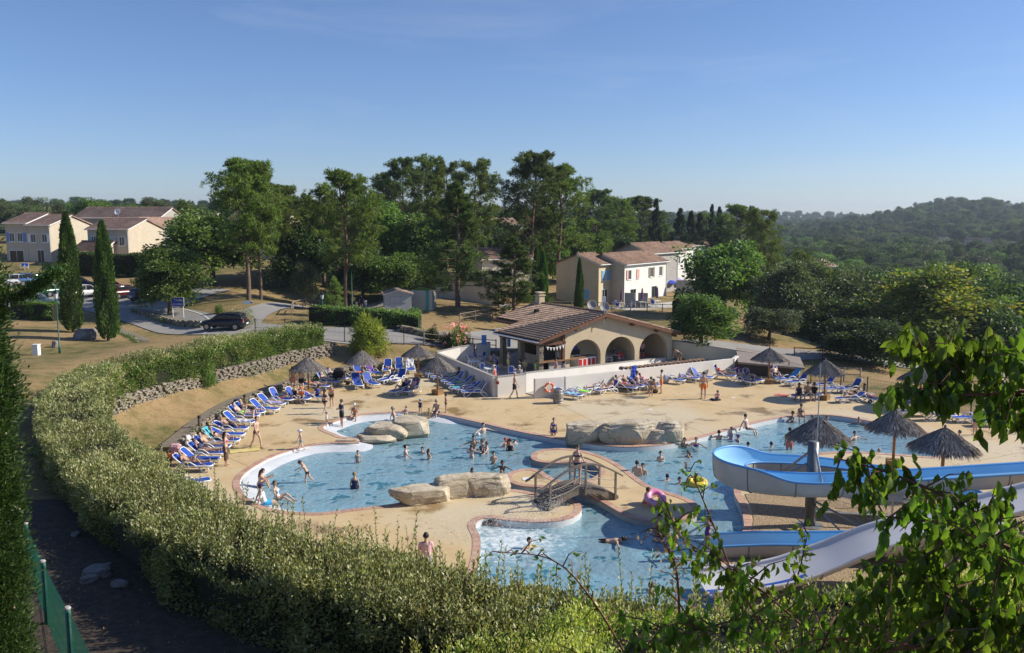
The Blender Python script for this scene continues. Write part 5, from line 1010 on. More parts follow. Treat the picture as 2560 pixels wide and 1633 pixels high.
# terrace floor and walls around the bar
tpoly = [G(1096, 920), G(1237, 990), G(1312, 984), G(1345, 992), G(1828, 934), Vector((20.3, 67.2, 0)), Vector((11.2, 73.3, 0)), Vector((2.0, 76.6, 0)), Vector((-2.1, 71.0, 0)), Vector((-4.5, 69.3, 0))]
struct(fill([[(p.x, p.y) for p in tpoly]], .05, 'bar_terrace', M('bar_paving', (.42, .40, .37), .8, .12, .8, coord='World')))
WALLW = M('terrace_white', (.70, .67, .62), .9, .10, .9, bstr=.15, bscale=20, coord='World'); CAPM = M('wall_cap', (.36, .34, .31), .9, .2, 3, coord='World')
def tw(name, pts, tops, label, t=.26, cap=True):
 o = plain_wall(name, [(p.x, p.y, 0) for p in pts], 0, t, WALLW, label, 'wall', top=tops)
 if cap:
  for i in range(len(pts) - 1):
   a = Vector((pts[i].x, pts[i].y, tops[i] + .003)); b_ = Vector((pts[i + 1].x, pts[i + 1].y, tops[i + 1] + .003)); s = (b_ - a); s.z = 0; s.normalize(); nn = Vector((-s.y, s.x, 0)) * (t / 2 + .02)
   MB().add([a + nn, b_ + nn, b_ - nn, a - nn] + [q + Vector((0, 0, .05)) for q in (a + nn, b_ + nn, b_ - nn, a - nn)], [(0, 1, 2, 3), (4, 5, 6, 7), (0, 1, 5, 4), (1, 2, 6, 5), (2, 3, 7, 6), (3, 0, 4, 7)]).build('coping', CAPM, o)
 return o
def zt(px, py, P): return VPL(px, py, P, (0, 1, 0)).z
cA = G(1237, 992); cB = G(1094, 922); tw('terrace_wall', [cB, cA], [zt(1093, 884, cB), zt(1237, 943, cA)], 'white wall running from the bar corner back to the stone bank, with dark coping')
cC = G(1312, 984); tw('terrace_wall', [cA + Vector((.14, .0, 0)), cC], [zt(1237, 943, cA)] * 2, 'short white wall stretch behind the walking man'); 
cD = G(1336, 996); cE = G(1408, 989); cF = G(1828, 935); th = zt(1336, 947, cD); tw('terrace_wall', [cD, cE], [th, zt(1408, 942, cE)], 'white wall stretch holding the orange lifebuoy', cap=False); tw('terrace_wall', [cE + Vector((.1, .05, 0)), cF], [zt(1408, 942, cE), zt(1828, 897, cF)], 'long white front wall behind the row of sun loungers', cap=False)
cG = G(1842, 930); tw('terrace_wall', [cF + Vector((.1, 0, 0)), cG + Vector((.15, .6, 0))], [zt(1828, 897, cF)] * 2, 'white wall return at the right end of the front wall', cap=False)
i0 = cC + Vector((.2, 1.6, 0)); i1 = G(1740, 905) + Vector((0, 3.2, 0)); tw('terrace_wall', [cC + Vector((0, .15, 0)), i1], [zt(1312, 936, cC) + .05, AT(1740, 888, i1.y).z], 'inner white wall behind the planter of roof tiles')
g0 = G(1690, 880); tw('ramp_wall', [Vector((12.9, 71.5, 0)), Vector((21.5, 66.8, 0))], [AT(1600, 838, 72.5).z - .2, AT(1860, 892, 66.8).z], 'ochre ramp wall descending to the right of the arches').data.materials[0] = W_CRM
bw0 = Vector((-8.4, 69.5, 0)); tw('terrace_wall', [cB + Vector((-.1, .2, 0)), Vector((-4.4, 69.2, 0)), Vector((-1.9, 70.8, 0))], [1.3, 1.35, 1.5], 'beige back wall of the bar terrace below the road fence')
# planter of canal tiles between the two walls
pl = empty('tile_planter', (0, 0, 0), 0, 'row of upended roof tiles along the top of the white front wall', 'planter')
tl = MB(); pr = [(.17 * math.cos(q), .15 * math.sin(q)) for q in np.linspace(-.2, math.pi + .2, 8)]
tl.v = [(x, 0, z) for x, z in pr] + [(x * .85, .42, z * .85) for x, z in pr] + [(x * .8, 0, z * .8) for x, z in pr] + [(x * .66, .42, z * .66) for x, z in pr]; k8 = 8
tl.f = [(i, i + 1, 9 + i, 8 + i) for i in range(7)] + [(16 + i, 24 + i, 25 + i, 17 + i) for i in range(7)] + [(i, 16 + i, 17 + i, i + 1) for i in range(7)]; tl.mi = [0] * 21; tlm = tl.mesh('planter_tile', TILE_PK, True)
for i in range(19):
 f = .34 + i * .0262; p = cE.lerp(cF, f) + Vector((0, .18, 0)); z = zt(1408, 942, cE) + (zt(1828, 897, cF) - zt(1408, 942, cE)) * f; new('planter_tile', tlm, pl, mw=Matrix.Translation((p.x, p.y, z - .02)) @ Matrix.Rotation(.42 + random.uniform(-.1, .1), 4, 'Z') @ Matrix.Scale(random.uniform(1.15, 1.4), 4))
V, F = leaves(np.array([tuple(cE.lerp(cF, random.uniform(.36, .82)) + Vector((0, .42, 1.12 + random.random() * .25))) for _ in range(500)]), rsph(500) + np.array([0, 0, .8]), .14, .05); new('planter_weeds', fastmesh('planter_weeds', V, F, [LM['dead']], attr=RNG.random(1000)), pl)
# ------------------------------------------------------------------ stone retaining walls
def rubble(name, pts, h0, h1, label, depth=.3, rows_h=.16):
 e = empty(name, (0, 0, 0), 0, label, 'wall'); items = []; pts = resample([Vector(p) for p in pts], .31); n = len(pts); core = MB(); V = []
 for i, p in enumerate(pts):
  a = pts[min(i + 1, n - 1)] - pts[max(i - 1, 0)]; ang = math.atan2(a.y, a.x); h = h0 + (h1 - h0) * i / n; gz = p.z; nrm_ = Vector((-math.sin(ang), math.cos(ang), 0)); V += [p + nrm_ * .05 + Vector((0, 0, -.4)), p + nrm_ * .12 + Vector((0, 0, h - .05)), p + nrm_ * .9 + Vector((0, 0, h - .08)), p + nrm_ * .9 + Vector((0, 0, -.4))]
  z = .02
  while z < h:
   q = p + Vector((math.cos(ang), math.sin(ang), 0)) * random.uniform(-.2, .2); items.append((random.choice(SB), Matrix.Translation((q.x + nrm_.x * z * .07, q.y + nrm_.y * z * .07, gz + z)) @ Matrix.Rotation(ang + random.uniform(-.15, .15), 4, 'Z') @ Matrix.Rotation(random.uniform(-.18, .18), 4, 'Y') @ Matrix.Diagonal((random.uniform(.8, 1.35), 1, random.uniform(.8, 1.2), 1)))); z += rows_h * random.uniform(.75, 1.1)
 core.add(V, [(i * 4 + j, i * 4 + (j + 1) % 4, i * 4 + 4 + (j + 1) % 4, i * 4 + 4 + j) for i in range(n - 1) for j in range(4)] + [(0, 1, 2, 3), tuple((n - 1) * 4 + j for j in (3, 2, 1, 0))]); core.build('rubble_core', STONE, e)
 pieces(e, 'stone', items, 300, 'stone_courses'); W = []
 for p in pts:
  if mnoise.noise(Vector((p.x * .35, p.y * .35, 3))) > .05: W += [tuple(p + Vector((random.gauss(0, .2), random.gauss(-.12, .1), random.uniform(.05, h0 * 1.15)))) for _ in range(26)]
 if W: new('wall_weeds', leafmesh('wall_weeds', np.array(W), rsph(len(W)) + np.array([0, -.4, .6]), .13, .06, LM['hedgein']), e)
 return e
rubble('retaining_wall', [(p.x, p.y, p.z - .05) for p in WALL], 1.0, 1.45, 'dry stone retaining wall below the curved hedge')
KW = [(Vector((p.x, p.y, 0)), .38) for p in DECK[2:17]]
rubble('kerb_wall', [(p.x, p.y, 0) for p in [G(436, 1130), G(478, 1096), G(512, 1067), G(538, 1049), G(567, 1031), G(600, 1014), G(660, 994), G(707, 976), G(742, 965)]], .32, .5, 'low stone kerb behind the left row of sun loungers', rows_h=.16)
rubble('kerb_wall', [(p.x, p.y, 0) for p in [G(742, 965), G(778, 956), G(842, 941), G(905, 932), G(970, 926), G(1053, 921), G(1088, 921)]], .5, .75, 'low stone wall behind the upper parasols')
a = [AT(1000, 855, 73.5), AT(1080, 858, 73), AT(1160, 866, 72.5)]; rubble('road_wall', [(p.x, p.y, H(p.x, p.y) - .1) for p in a], .8, .6, 'low stone wall under the oleander beside the road')
a = [AT(330, 772, 84), AT(390, 790, 80), AT(450, 806, 77), AT(500, 815, 75.5)]; rubble('road_wall', [(p.x, p.y, H(p.x, p.y) - .1) for p in a], .5, .8, 'curved low stone wall at the road edge under the blue sign')
a = [AT(275, 805, 76), AT(310, 822, 73), AT(335, 845, 70), AT(345, 870, 66)]; rubble('kerb_wall', [(p.x, p.y, H(p.x, p.y) - .1) for p in a], .25, .3, 'rounded stone kerb of the lawn with the two cypresses')
# ------------------------------------------------------------------ hut, bins, sign, lamps
p = AT(994, 790, 82); hut = empty('white_hut', (p.x, p.y, H(p.x, p.y)), R(12), 'small grey white hut with rusty pink roof and a shuttered hatch', 'hut')
hm = rough_wall('hut_render', (.50, .49, .47), .15); MB().add([(-1.3, -1, -.3), (1.3, -1, -.3), (1.3, 1.2, -.3), (-1.3, 1.2, -.3), (-1.3, -1, 2.25), (1.3, -1, 2.25), (1.3, 1.2, 2.25), (-1.3, 1.2, 2.25), (0, -1, 2.6), (0, 1.2, 2.6)], [(0, 1, 5, 8, 4), (1, 2, 6, 5), (2, 3, 7, 9, 6), (3, 0, 4, 7)]).build('wall', hm, hut)
for s in (-1, 1):
 O = Vector((s * 1.5, -1.2 if s < 0 else 1.4, 2.24)); U = Vector((0, 1 if s < 0 else -1, 0)) * (1 if s < 0 else 1); V_ = Vector((-s * 1.5, 0, .42)).normalized(); U = Vector((0, -s * -1.0, 0)) if False else (Vector((0, 1, 0)) if s > 0 else Vector((0, -1, 0))); O = Vector((s * 1.5, -1.2 if s > 0 else 1.4, 2.24)); N = U.cross(V_); P, F = tile_sheet(O, U, V_, N, 2.6, 1.56, .3, .5, .05); new('roof_slope', fastmesh('hut_roof', P, F, [TILE_PK]), hut); a4 = [O, O + U * 2.6, O + U * 2.6 + V_ * 1.56, O + V_ * 1.56]; MB().add([q - N * .02 for q in a4] + [q - N * .1 for q in a4], [(0, 1, 2, 3), (4, 5, 6, 7), (0, 1, 5, 4), (1, 2, 6, 5), (2, 3, 7, 6), (3, 0, 4, 7)]).build('roof_board', hm, hut)
o = MB().box((-.75, -1.03, 1.35), (.75, -.99, 2.0)).build('hatch', W_GRY, hut); [MB().box((-.72 + i * .49, -1.045, 1.38), (-.27 + i * .49, -1.032, 1.97)).build('hatch_panel', hm, o) for i in range(3)]
p = AT(1052, 760, 84.5); rec = empty('recycling_cabin', (p.x, p.y, H(p.x, p.y)), R(-10), 'pale slatted cabin with teal doors right of the white hut', 'cabin'); TEAL = M('teal_paint', (.05, .36, .34), .5); slat = MB().box((-1.2, -.05, 0), (1.2, .05, .2), None).mesh('slat', rough_wall('slat_cream', (.55, .52, .44)))
for i in range(9): new('slat', slat, rec, (0, 0, .05 + i * .225)); 
MB().box((-1.2, .05, -.3), (1.2, 1.5, 2.0)).build('body', W_GRY, rec); MB().box((-1.35, -.12, 0), (-1.05, .12, 2.05)).build('post', TEAL, rec); MB().box((.55, -.12, 0), (.85, .12, 2.05)).build('post', TEAL, rec); MB().ball((0, .6, 2.0), .7, 8, 6, (1.4, .8, .5)).build('plant', LM['bamboo'], rec)
BLUE_S = M('sign_blue', (.02, .05, .36), .5, .1, 3); p = AT(446, 790, 80); z = H(p.x, p.y); sg = empty('blue_sign', (p.x, p.y, z), R(-4), 'blue sign board on two white posts below the low oak', 'sign')
for s in (-1, 1): MB().tube([(s * .52, 0, -.3), (s * .52, 0, 2.1)], .035, 6).build('post', PAINT_W, sg)
brd = MB().box((-.6, -.06, 1.25), (.6, -.02, 2.05)).build('board', BLUE_S, sg); MB().box((-.62, -.05, 1.22), (.62, -.01, 1.25)).box((-.62, -.05, 2.05), (.62, -.01, 2.08)).box((-.63, -.05, 1.22), (-.6, -.01, 2.08)).box((.6, -.05, 1.22), (.63, -.01, 2.08)).build('border', PAINT_W, brd)
def text(body, size, mat, parent, mw, name='lettering', align='CENTER', ext=.003):
 cu_ = bpy.data.curves.new(name, 'FONT'); cu_.body = body; cu_.size = size; cu_.align_x = align; cu_.align_y = 'CENTER'; cu_.extrude = ext; ob = bpy.data.objects.new(name, cu_); col.objects.link(ob)
 dg = bpy.context.evaluated_depsgraph_get(); me_ = bpy.data.meshes.new_from_object(ob.evaluated_get(dg)); bpy.data.objects.remove(ob); me_.materials.clear(); me_.materials.append(mat); return new(name, me_, parent, mw=mw)
UPR = Matrix.Rotation(math.pi / 2, 4, 'X')
text('LES CHENES', .185, PAINT_W, brd, Matrix.Translation((0, -.065, 1.42)) @ UPR)
MB().tube([(.1, -.066, 1.72), (.28, -.066, 1.82), (.4, -.066, 1.76), (.5, -.066, 1.74)], .03, 4).tube([(-.02, -.066, 1.85), (.12, -.066, 1.8), (.3, -.066, 1.88)], .02, 4).build('logo_stroke', PAINT_W, brd)
p = AT(620, 752, 80); z = H(p.x, p.y); ar = empty('arrow_sign', (p.x, p.y, z), 0, 'small blue and white arrow sign in front of the tall lawn pine', 'sign'); MB().tube([(-.1, 0, -.3), (-.1, 0, 1.0)], .03, 5).build('post', MET, ar); MB().add([(-.5, -.03, .75), (.3, -.03, .75), (.5, -.03, .9), (.3, -.03, 1.05), (-.5, -.03, 1.05), (-.5, .0, .75), (.3, .0, .75), (.5, .0, .9), (.3, .0, 1.05), (-.5, .0, 1.05)], [(0, 1, 2, 3, 4), (5, 6, 7, 8, 9), (0, 1, 6, 5), (1, 2, 7, 6), (2, 3, 8, 7), (3, 4, 9, 8), (4, 0, 5, 9)]).build('board', PAINT_W, ar); MB().add([(.25, -.035, .8), (.47, -.035, .9), (.25, -.035, 1.0)], [(0, 1, 2)]).build('arrow_tip', BLUE_S, ar)
GREEN = M('lamp_green', (.012, .09, .06), .4, .2, 5); LGL = M('lamp_glass', (.62, .64, .62), .3, .05, 3); BLK = M('black_metal', (.015, .015, .017), .4)
def lamp(px, pyb, D, pyt, lb):
 p = AT(px, pyb, D); z = H(p.x, p.y); h = AT(px, pyt, D).z - z; e = empty('street_lamp', (p.x, p.y, z), 0, lb, 'lamp', 'green street lamps'); MB().lathe([(.09, -.2), (.09, .5), (.05, .55), (.04, h - .6)], 8).build('pole', GREEN, e, True)
 MB().loft([((0, 0, h - .58), (.10, 0, 0), (0, .10, 0)), ((0, 0, h - .2), (.19, 0, 0), (0, .19, 0))], 6).build('lantern', LGL, e); MB().lathe([(.22, h - .2), (.18, h - .1), (.06, h + .05), (.01, h + .12)], 8).build('lamp_cap', BLK, e); return e
lamp(150, 888, 61, 727, 'green lamp post in front of the left cypress'); lamp(880, 745, 92, 652, 'lamp post on the path above the family'); lamp(807, 808, 77.5, 732, 'lamp post standing in the trimmed hedge by the road railing')
p = AT(92, 890, 60); MB().box((-.2, -.2, -.2), (.2, .2, .75)).box((-.23, -.23, .75), (.23, .23, .8)).build('meter_box', PAINT_W, loc=(p.x, p.y, H(p.x, p.y))); tag(bpy.data.objects['meter_box'], 'small white utility box on the lawn at the left', 'utility box')
# railings
def rail_fence(pl, label, gap=2.2, h=1.05, zf=H, mat=None):
 pts = [Vector((p.x, p.y, zf(p.x, p.y))) for p in resample([Vector((q.x, q.y, 0)) for q in pl], gap)]; e = empty('rail_fence', pts[0], 0, label, 'fence', 'round wood rail fences'); o = pts[0]; mat = mat or RAILW
 pm = MB().tube([(0, 0, -.4), (0, 0, h)], .05, 7).mesh('post', mat, True)
 for p in pts: new('post', pm, e, p - o)
 for a, b_ in zip(pts[:-1], pts[1:]):
  for z in (h * .5, h * .92): MB().tube([a - o + Vector((0, 0, z)), b_ - o + Vector((0, 0, z))], .04, 6).build('rail', mat, e)
 return e
rail_fence([AT(1150, 800, 80), AT(1200, 790, 82), AT(1260, 780, 85), AT(1330, 765, 90)], 'wooden rail fence climbing the lawn left of the bar roof'); rail_fence([AT(1330, 770, 98), AT(1440, 770, 98), AT(1560, 780, 97), AT(1640, 772, 99), AT(1690, 760, 101)], 'wooden rail fence in front of the yellow house and terrace')
rail_fence([AT(730, 812, 79), AT(735, 795, 82), AT(760, 785, 84), AT(800, 775, 86)], 'dark wooden railing at the bend of the road'); rail_fence([AT(1060, 868, 70.6), AT(1150, 872, 72.2), AT(1240, 878, 74)], 'wooden rail fence along the road behind the green mesh fence'); rail_fence([AT(1985, 900, 71.5), AT(2060, 902, 71), AT(2130, 905, 70.5), AT(2200, 905, 70)], 'dark wooden railing along the shaded path', mat=WOODD); rail_fence([AT(2070, 940, 61.5), AT(2150, 950, 61)], 'short wooden rail beyond the mesh fence')
MESHG = M('fence_green', (.012, .10, .065), .45, .2, 8)
def mesh_fence(pts, label, h, panel=2.5, step=.1, wire=.005, mat=None, bars=(.05, .5, .95), zoff=0.0):
 pts = resample(pts, panel); e = empty('mesh_fence', pts[0], 0, label, 'fence'); o = Vector(pts[0]); mat = mat or MESHG
 pm = MB().box((-.03, -.03, -.4), (.03, .03, h + .05)).mesh('post', mat)
 for p in pts: new('post', pm, e, p - o)
 for a, b_ in zip(pts[:-1], pts[1:]):
  mb = MB(); L = (b_ - a).length; k = int(L / step); a = a - o; b_ = b_ - o
  for i in range(1, k): q = a.lerp(b_, i / k); mb.tube([q + Vector((0, 0, .05)), q + Vector((0, 0, h - .02))], wire, 3, cap=False)
  for z in bars: mb.tube([a + Vector((0, 0, h * z)), b_ + Vector((0, 0, h * z))], wire * 1.4, 4, cap=False)
  stuff(mb.build('mesh_panel', mat, e))
 return e
def onz(px, py, z=0.0): return G(px, py, z)
def hz(p): return Vector((p.x, p.y, H(p.x, p.y)))
fr_ = [(1893, 936), (1970, 944), (2041, 963), (2112, 975), (2204, 1000), (2330, 1013), (2397, 1032), (2496, 1056), (2640, 1085)]
mesh_fence([G(*q) + Vector((0, .15, 0)) for q in fr_], 'green mesh fence between the right hand loungers and the grass', 1.25)
mesh_fence([hz(AT(640, 866, 69.5)), hz(AT(760, 872, 69.6)), hz(AT(900, 878, 69.6)), hz(AT(1010, 880, 69.8)), hz(AT(1120, 882, 71)), hz(AT(1215, 884, 72.5))], 'dark mesh fence along the road behind the upper parasols', 1.45, mat=BLK)
fg = [Vector((-14.8, 24, 0)), Vector((-12.95, 21.5, 0)), Vector((-11.1, 19, 0)), Vector((-9.2, 16.5, 0)), Vector((-7.3, 14, 0)), Vector((-5.4, 11.5, 0))]
fgz = [2.15, 2.15, 2.15, 2.2, 2.4, 2.8]; e = empty('panel_fence', (-9, 16.6, 2.2), 0, 'green double wire panel fence stepping down beside the left foreground path', 'fence'); o_ = Vector((-9, 16.6, 2.2))
pm = MB().tube([(0, 0, -.6), (0, 0, 1.78)], .06, 12).mesh('post', MESHG, True); cm_ = MB().lathe([(.066, 1.78), (.066, 1.80), (.05, 1.83)], 12).mesh('post_cap', M('cap_grey', (.45, .42, .40), .5), False)
for i in range(6):
 b0 = Vector((fg[i].x, fg[i].y, fgz[i])); po = new('post', pm, e, b0 - o_); new('post_cap', cm_, po)
 if i < 5:
  a = fg[i].copy(); b_ = fg[i + 1].copy(); z0 = fgz[i] + .12; mb = MB(); k = 48
  for q in range(k + 1):
   c = a.lerp(b_, q / k); mb.tube([Vector((c.x, c.y, z0 - .1)) - o_, Vector((c.x, c.y, z0 + 1.62)) - o_], .004, 4, cap=False)
  t = (b_ - a).normalized(); nn = Vector((-t.y, t.x, 0)) * .012
  for z in (.0, .2, .6, 1.0, 1.4, 1.6):
   for s in (-1, 1): mb.tube([Vector((a.x, a.y, z0 + z)) + nn * s - o_, Vector((b_.x, b_.y, z0 + z)) + nn * s - o_], .005, 4, cap=False)
  stuff(mb.build('wire_panel', MESHG, e))
# black wire mesh just in front of the camera at the lower right
wf = empty('wire_netting', (2, 4.5, 8), 0, 'thin black wire netting in the lower right foreground', 'fence'); mb = MB(); wa = AT(1500, 1640, 4.9); wb_ = AT(2700, 1395, 4.4); wo_ = Vector((2, 4.5, 8))
for i in range(34):
 f = i / 33; a = wa.lerp(wb_, f); mb.tube([a - wo_, a + Vector((.14, .03, -1.5)) - wo_], .0022, 3, cap=False)
for z in (0, -.2, -.42, -.62, -.84): mb.tube([wa + Vector((0, 0, z)) - wo_, wa.lerp(wb_, .5) + Vector((0, 0, z - .02)) - wo_, wb_ + Vector((0, 0, z)) - wo_], .0026, 3, cap=False)
stuff(mb.build('netting', BLK, wf)); MB().tube([wb_ + Vector((.1, 0, -2.5)) - wo_, wb_ + Vector((.1, 0, .1)) - wo_], .03, 6).build('post', BLK, wf)
# ================================================================== things round the pool
random.seed(5)
PLAST = M('white_plastic', (.76, .76, .75), .35, .06, 6); SLING = M('blue_sling', (.018, .075, .42), .6, .15, 8, bstr=.1, bscale=200)
# ------------------------------------------------------------------ sun loungers (local: feet towards +x)
def make_lounger(ang):
 a = R(ang); P = {}; hx, hz_ = -.28, .33
 P['seat'] = MB().box((-.27, -.27, .325), (.95, .27, .345)).mesh('seat', SLING, False, .006)
 mb = MB(); ca, sa = math.cos(a), math.sin(a); M4 = Matrix.Translation((hx, 0, hz_)) @ Matrix.Rotation(a, 4, 'Y') @ Matrix.Scale(-1, 4, (1, 0, 0))
 P['backrest'] = MB().box((.02, -.26, .0), (.72, .26, .02), M4).mesh('backrest', SLING, False, .006)
 def T(x, y, z): return M4 @ Vector((x, y, z))
 P['back_frame'] = MB().tube([T(0, -.29, .01), T(.6, -.3, .01), T(.72, -.26, .01), T(.77, -.15, .01), T(.77, .15, .01), T(.72, .26, .01), T(.6, .3, .01), T(0, .29, .01)], .03, 6).mesh('back_frame', PLAST, True)
 P['frame'] = MB().tube([(-.62, -.31, .27), (-.28, -.31, .32), (.8, -.31, .33), (.96, -.27, .32), (1.0, -.12, .31), (1.0, .12, .31), (.96, .27, .32), (.8, .31, .33), (-.28, .31, .32), (-.62, .31, .27)], .035, 6).mesh('frame', PLAST, True)
 P['arm'] = MB().tube([(-.5, 0, .27), (-.4, 0, .42), (-.2, 0, .53), (.02, 0, .52), (.18, 0, .42), (.34, 0, .30)], [.028, .032, .034, .034, .03, .026], 6).mesh('armrest', PLAST, True)
 P['legr'] = MB().tube([(-.55, 0, .27), (-.72, 0, .14), (-.70, 0, .03), (-.55, 0, .025), (-.40, 0, .12), (-.22, 0, .31)], .03, 6).mesh('leg', PLAST, True)
 P['legf'] = MB().tube([(.34, 0, .31), (.52, 0, .14), (.66, 0, .03), (.82, 0, .03), (.88, 0, .14), (.80, 0, .31)], .03, 6).mesh('leg', PLAST, True)
 return P
LG = {k: make_lounger(v) for k, v in dict(up=58, mid=42, low=24, flat=4).items()}
def lounger(px, py, head, back, label, loc=None):
 P = LG[back]; p = G(px, py) if loc is None else loc
 e = empty('sun_lounger', p, R(head), label, 'sun lounger', 'blue and white sun loungers round the pool')
 for k in ('frame', 'seat', 'backrest', 'back_frame'): new(k, P[k], e)
 for s in (-1, 1): new('armrest', P['arm'], e, (0, s * .32, 0)); new('leg', P['legr'], e, (0, s * .30, 0)); new('leg', P['legf'], e, (0, s * .30, 0))
 LSPOT[(px, py)] = (Vector(p), R(head), back); return e
LSPOT = {}
LL = [(481, 1178, 2, 'mid', 'lounger nearest the camera, under the tanned man with bent knee'), (498, 1162, 0, 'mid', 'empty lounger just behind the tanned man, second from the front'), (515, 1146, -2, 'mid', 'lounger of the woman in a dark patterned swimsuit'), (528, 1130, -2, 'mid', 'lounger half hidden behind the patterned swimsuit'), (553, 1114, -4, 'mid', 'lounger with a turquoise towel over its backrest'), (567, 1099, -4, 'low', 'lounger foot poking out right of the woman in black'), (577, 1083, -6, 'low', 'lounger of the man with one knee raised and dark shorts'), (597, 1066, -10, 'mid', 'lounger with a blue and white striped towel'), (608, 1050, -10, 'mid', 'lounger of the man in lime green shorts'), (623, 1041, -12, 'mid', 'lounger behind the lime green shorts'), (660, 1033, -14, 'mid', 'empty lounger behind the bending blonde woman'), (677, 1019, -18, 'mid', 'lounger with a lilac towel beside the wood bollard'), (700, 1008, -22, 'up', 'lounger with a small red bag on its seat'), (741, 1006, -20, 'up', 'lounger carrying a family below the first parasol'), (785, 1003, -15, 'low', 'lounger under the boy wrapped in a blue towel'), (790, 975, -10, 'flat', 'flat lounger behind the first parasol pole'), (817, 963, -20, 'up', 'lounger of the reading child behind the first parasol'), (838, 955, -20, 'up', 'lounger beside the black covered pushchair'), (862, 953, -15, 'low', 'lounger right of the black covered pushchair'),
 (893, 969, -68, 'up', 'empty lounger left of the second parasol pole'), (926, 967, -52, 'up', 'empty lounger right of the second parasol pole'), (899, 943, -60, 'up', 'lounger heaped with white and orange clothes by the stone wall'), (932, 940, -45, 'up', 'lounger with a purple towel by the stone wall'), (968, 931, -88, 'up', 'lounger behind the bending woman'), (998, 927, -80, 'up', 'lounger second right of the bending woman by the wall'), (1026, 931, -78, 'up', 'lounger draped in a white towel'), (998, 957, -108, 'up', 'lounger with bundled laundry in front of the bending woman'), (970, 957, -120, 'low', 'lounger under the bending woman'), (1002, 985, -122, 'mid', 'left lounger of the pair of sunbathing women'), (1030, 983, -116, 'up', 'right lounger of the pair of sunbathing women'),
 (1084, 934, 196, 'up', 'farthest lounger of the row along the slanting white wall'), (1096, 943, 198, 'mid', 'second lounger from the far end along the slanting white wall'), (1110, 951, 198, 'mid', 'third lounger from the far end along the slanting white wall'), (1128, 953, 198, 'mid', 'lounger of the lone sleeper along the slanting white wall'), (1137, 962, 198, 'up', 'empty lounger with its back raised high along the slanting white wall'), (1152, 970, 196, 'mid', 'lounger with dark and green clothes along the slanting white wall'), (1158, 980, 194, 'low', 'lounger with a turquoise towel along the slanting white wall'), (1174, 983, 192, 'mid', 'lounger with a pink striped towel along the slanting white wall'), (1190, 990, 190, 'up', 'nearest lounger of the row along the slanting white wall'),
 (1421, 996, -32, 'low', 'lounger right beside the wine barrel'), (1441, 988, -32, 'up', 'lounger with a bright green towel near the barrel'), (1484, 979, 216, 'mid', 'lounger of the man with folded arms by the white wall'), (1518, 983, 214, 'mid', 'lounger of the woman in sunglasses turned towards the barrel'), (1559, 977, -34, 'mid', 'lounger of the man in red trunks by the white wall'), (1576, 973, -34, 'mid', 'lounger of the dark haired sleeper by the white wall'), (1600, 972, -34, 'mid', 'lounger of the upright man in the middle of the wall row'), (1617, 970, -34, 'mid', 'lounger of the woman in pink in the middle of the wall row'), (1680, 958, -38, 'up', 'lounger with black and red clothes behind the boy in orange'), (1717, 953, -38, 'up', 'empty lounger with pink cloth left of the tall man'), (1750, 951, -38, 'up', 'lounger hidden behind the tall man in striped shorts'), (1806, 947, -38, 'up', 'lounger of the woman with a red towel'), (1827, 937, -40, 'up', 'lounger with a white patterned towel against the wall end'), (1860, 960, -58, 'up', 'lounger covered in a purple towel'), (1879, 957, -58, 'up', 'lounger right of the purple towel one'),
 (1939, 951, -86, 'up', 'lounger of the stout man beside the wooden parasol base'), (1970, 957, 200, 'mid', 'lounger with a bright blue draped towel'), (1996, 964, 200, 'up', 'empty lounger with raised back right of the blue draped towel'), (2063, 971, 196, 'up', 'empty lounger with raised back behind the parasol pole at the fence'), (2090, 982, 186, 'flat', 'flat empty lounger right of the wooden parasol base'), (2127, 982, 196, 'up', 'lounger with a white print on its raised back by the bollard'), (2016, 1000, 182, 'flat', 'flat lounger on which a family sits near the pool'), (2125, 1006, 190, 'low', 'lounger of the woman with raised knees below the bollard'), (2170, 1004, -72, 'flat', 'lounger of the sunbather lying on the stomach'), (2234, 1011, 196, 'mid', 'lounger of the reclining sunbather left of the hanging leaves'), (2259, 1020, 196, 'mid', 'lounger with a turquoise cloth below the hanging leaves'), (2331, 1026, 194, 'up', 'lounger with a bright pink towel under the branch'), (2291, 1041, 182, 'flat', 'lounger of the boy lying face down at the far pool end'), (2348, 1051, 2, 'mid', 'lounger with its back to the boy, nearest the far pool end'), (2423, 1056, 182, 'low', 'lounger beside the woman standing behind the leaves'), (2472, 1066, 180, 'low', 'rightmost lounger behind the leaves'), (468, 1222, 25, 'low', 'lounger half hidden by hedge shoots in the lower left')]
for a in LL: lounger(*a)
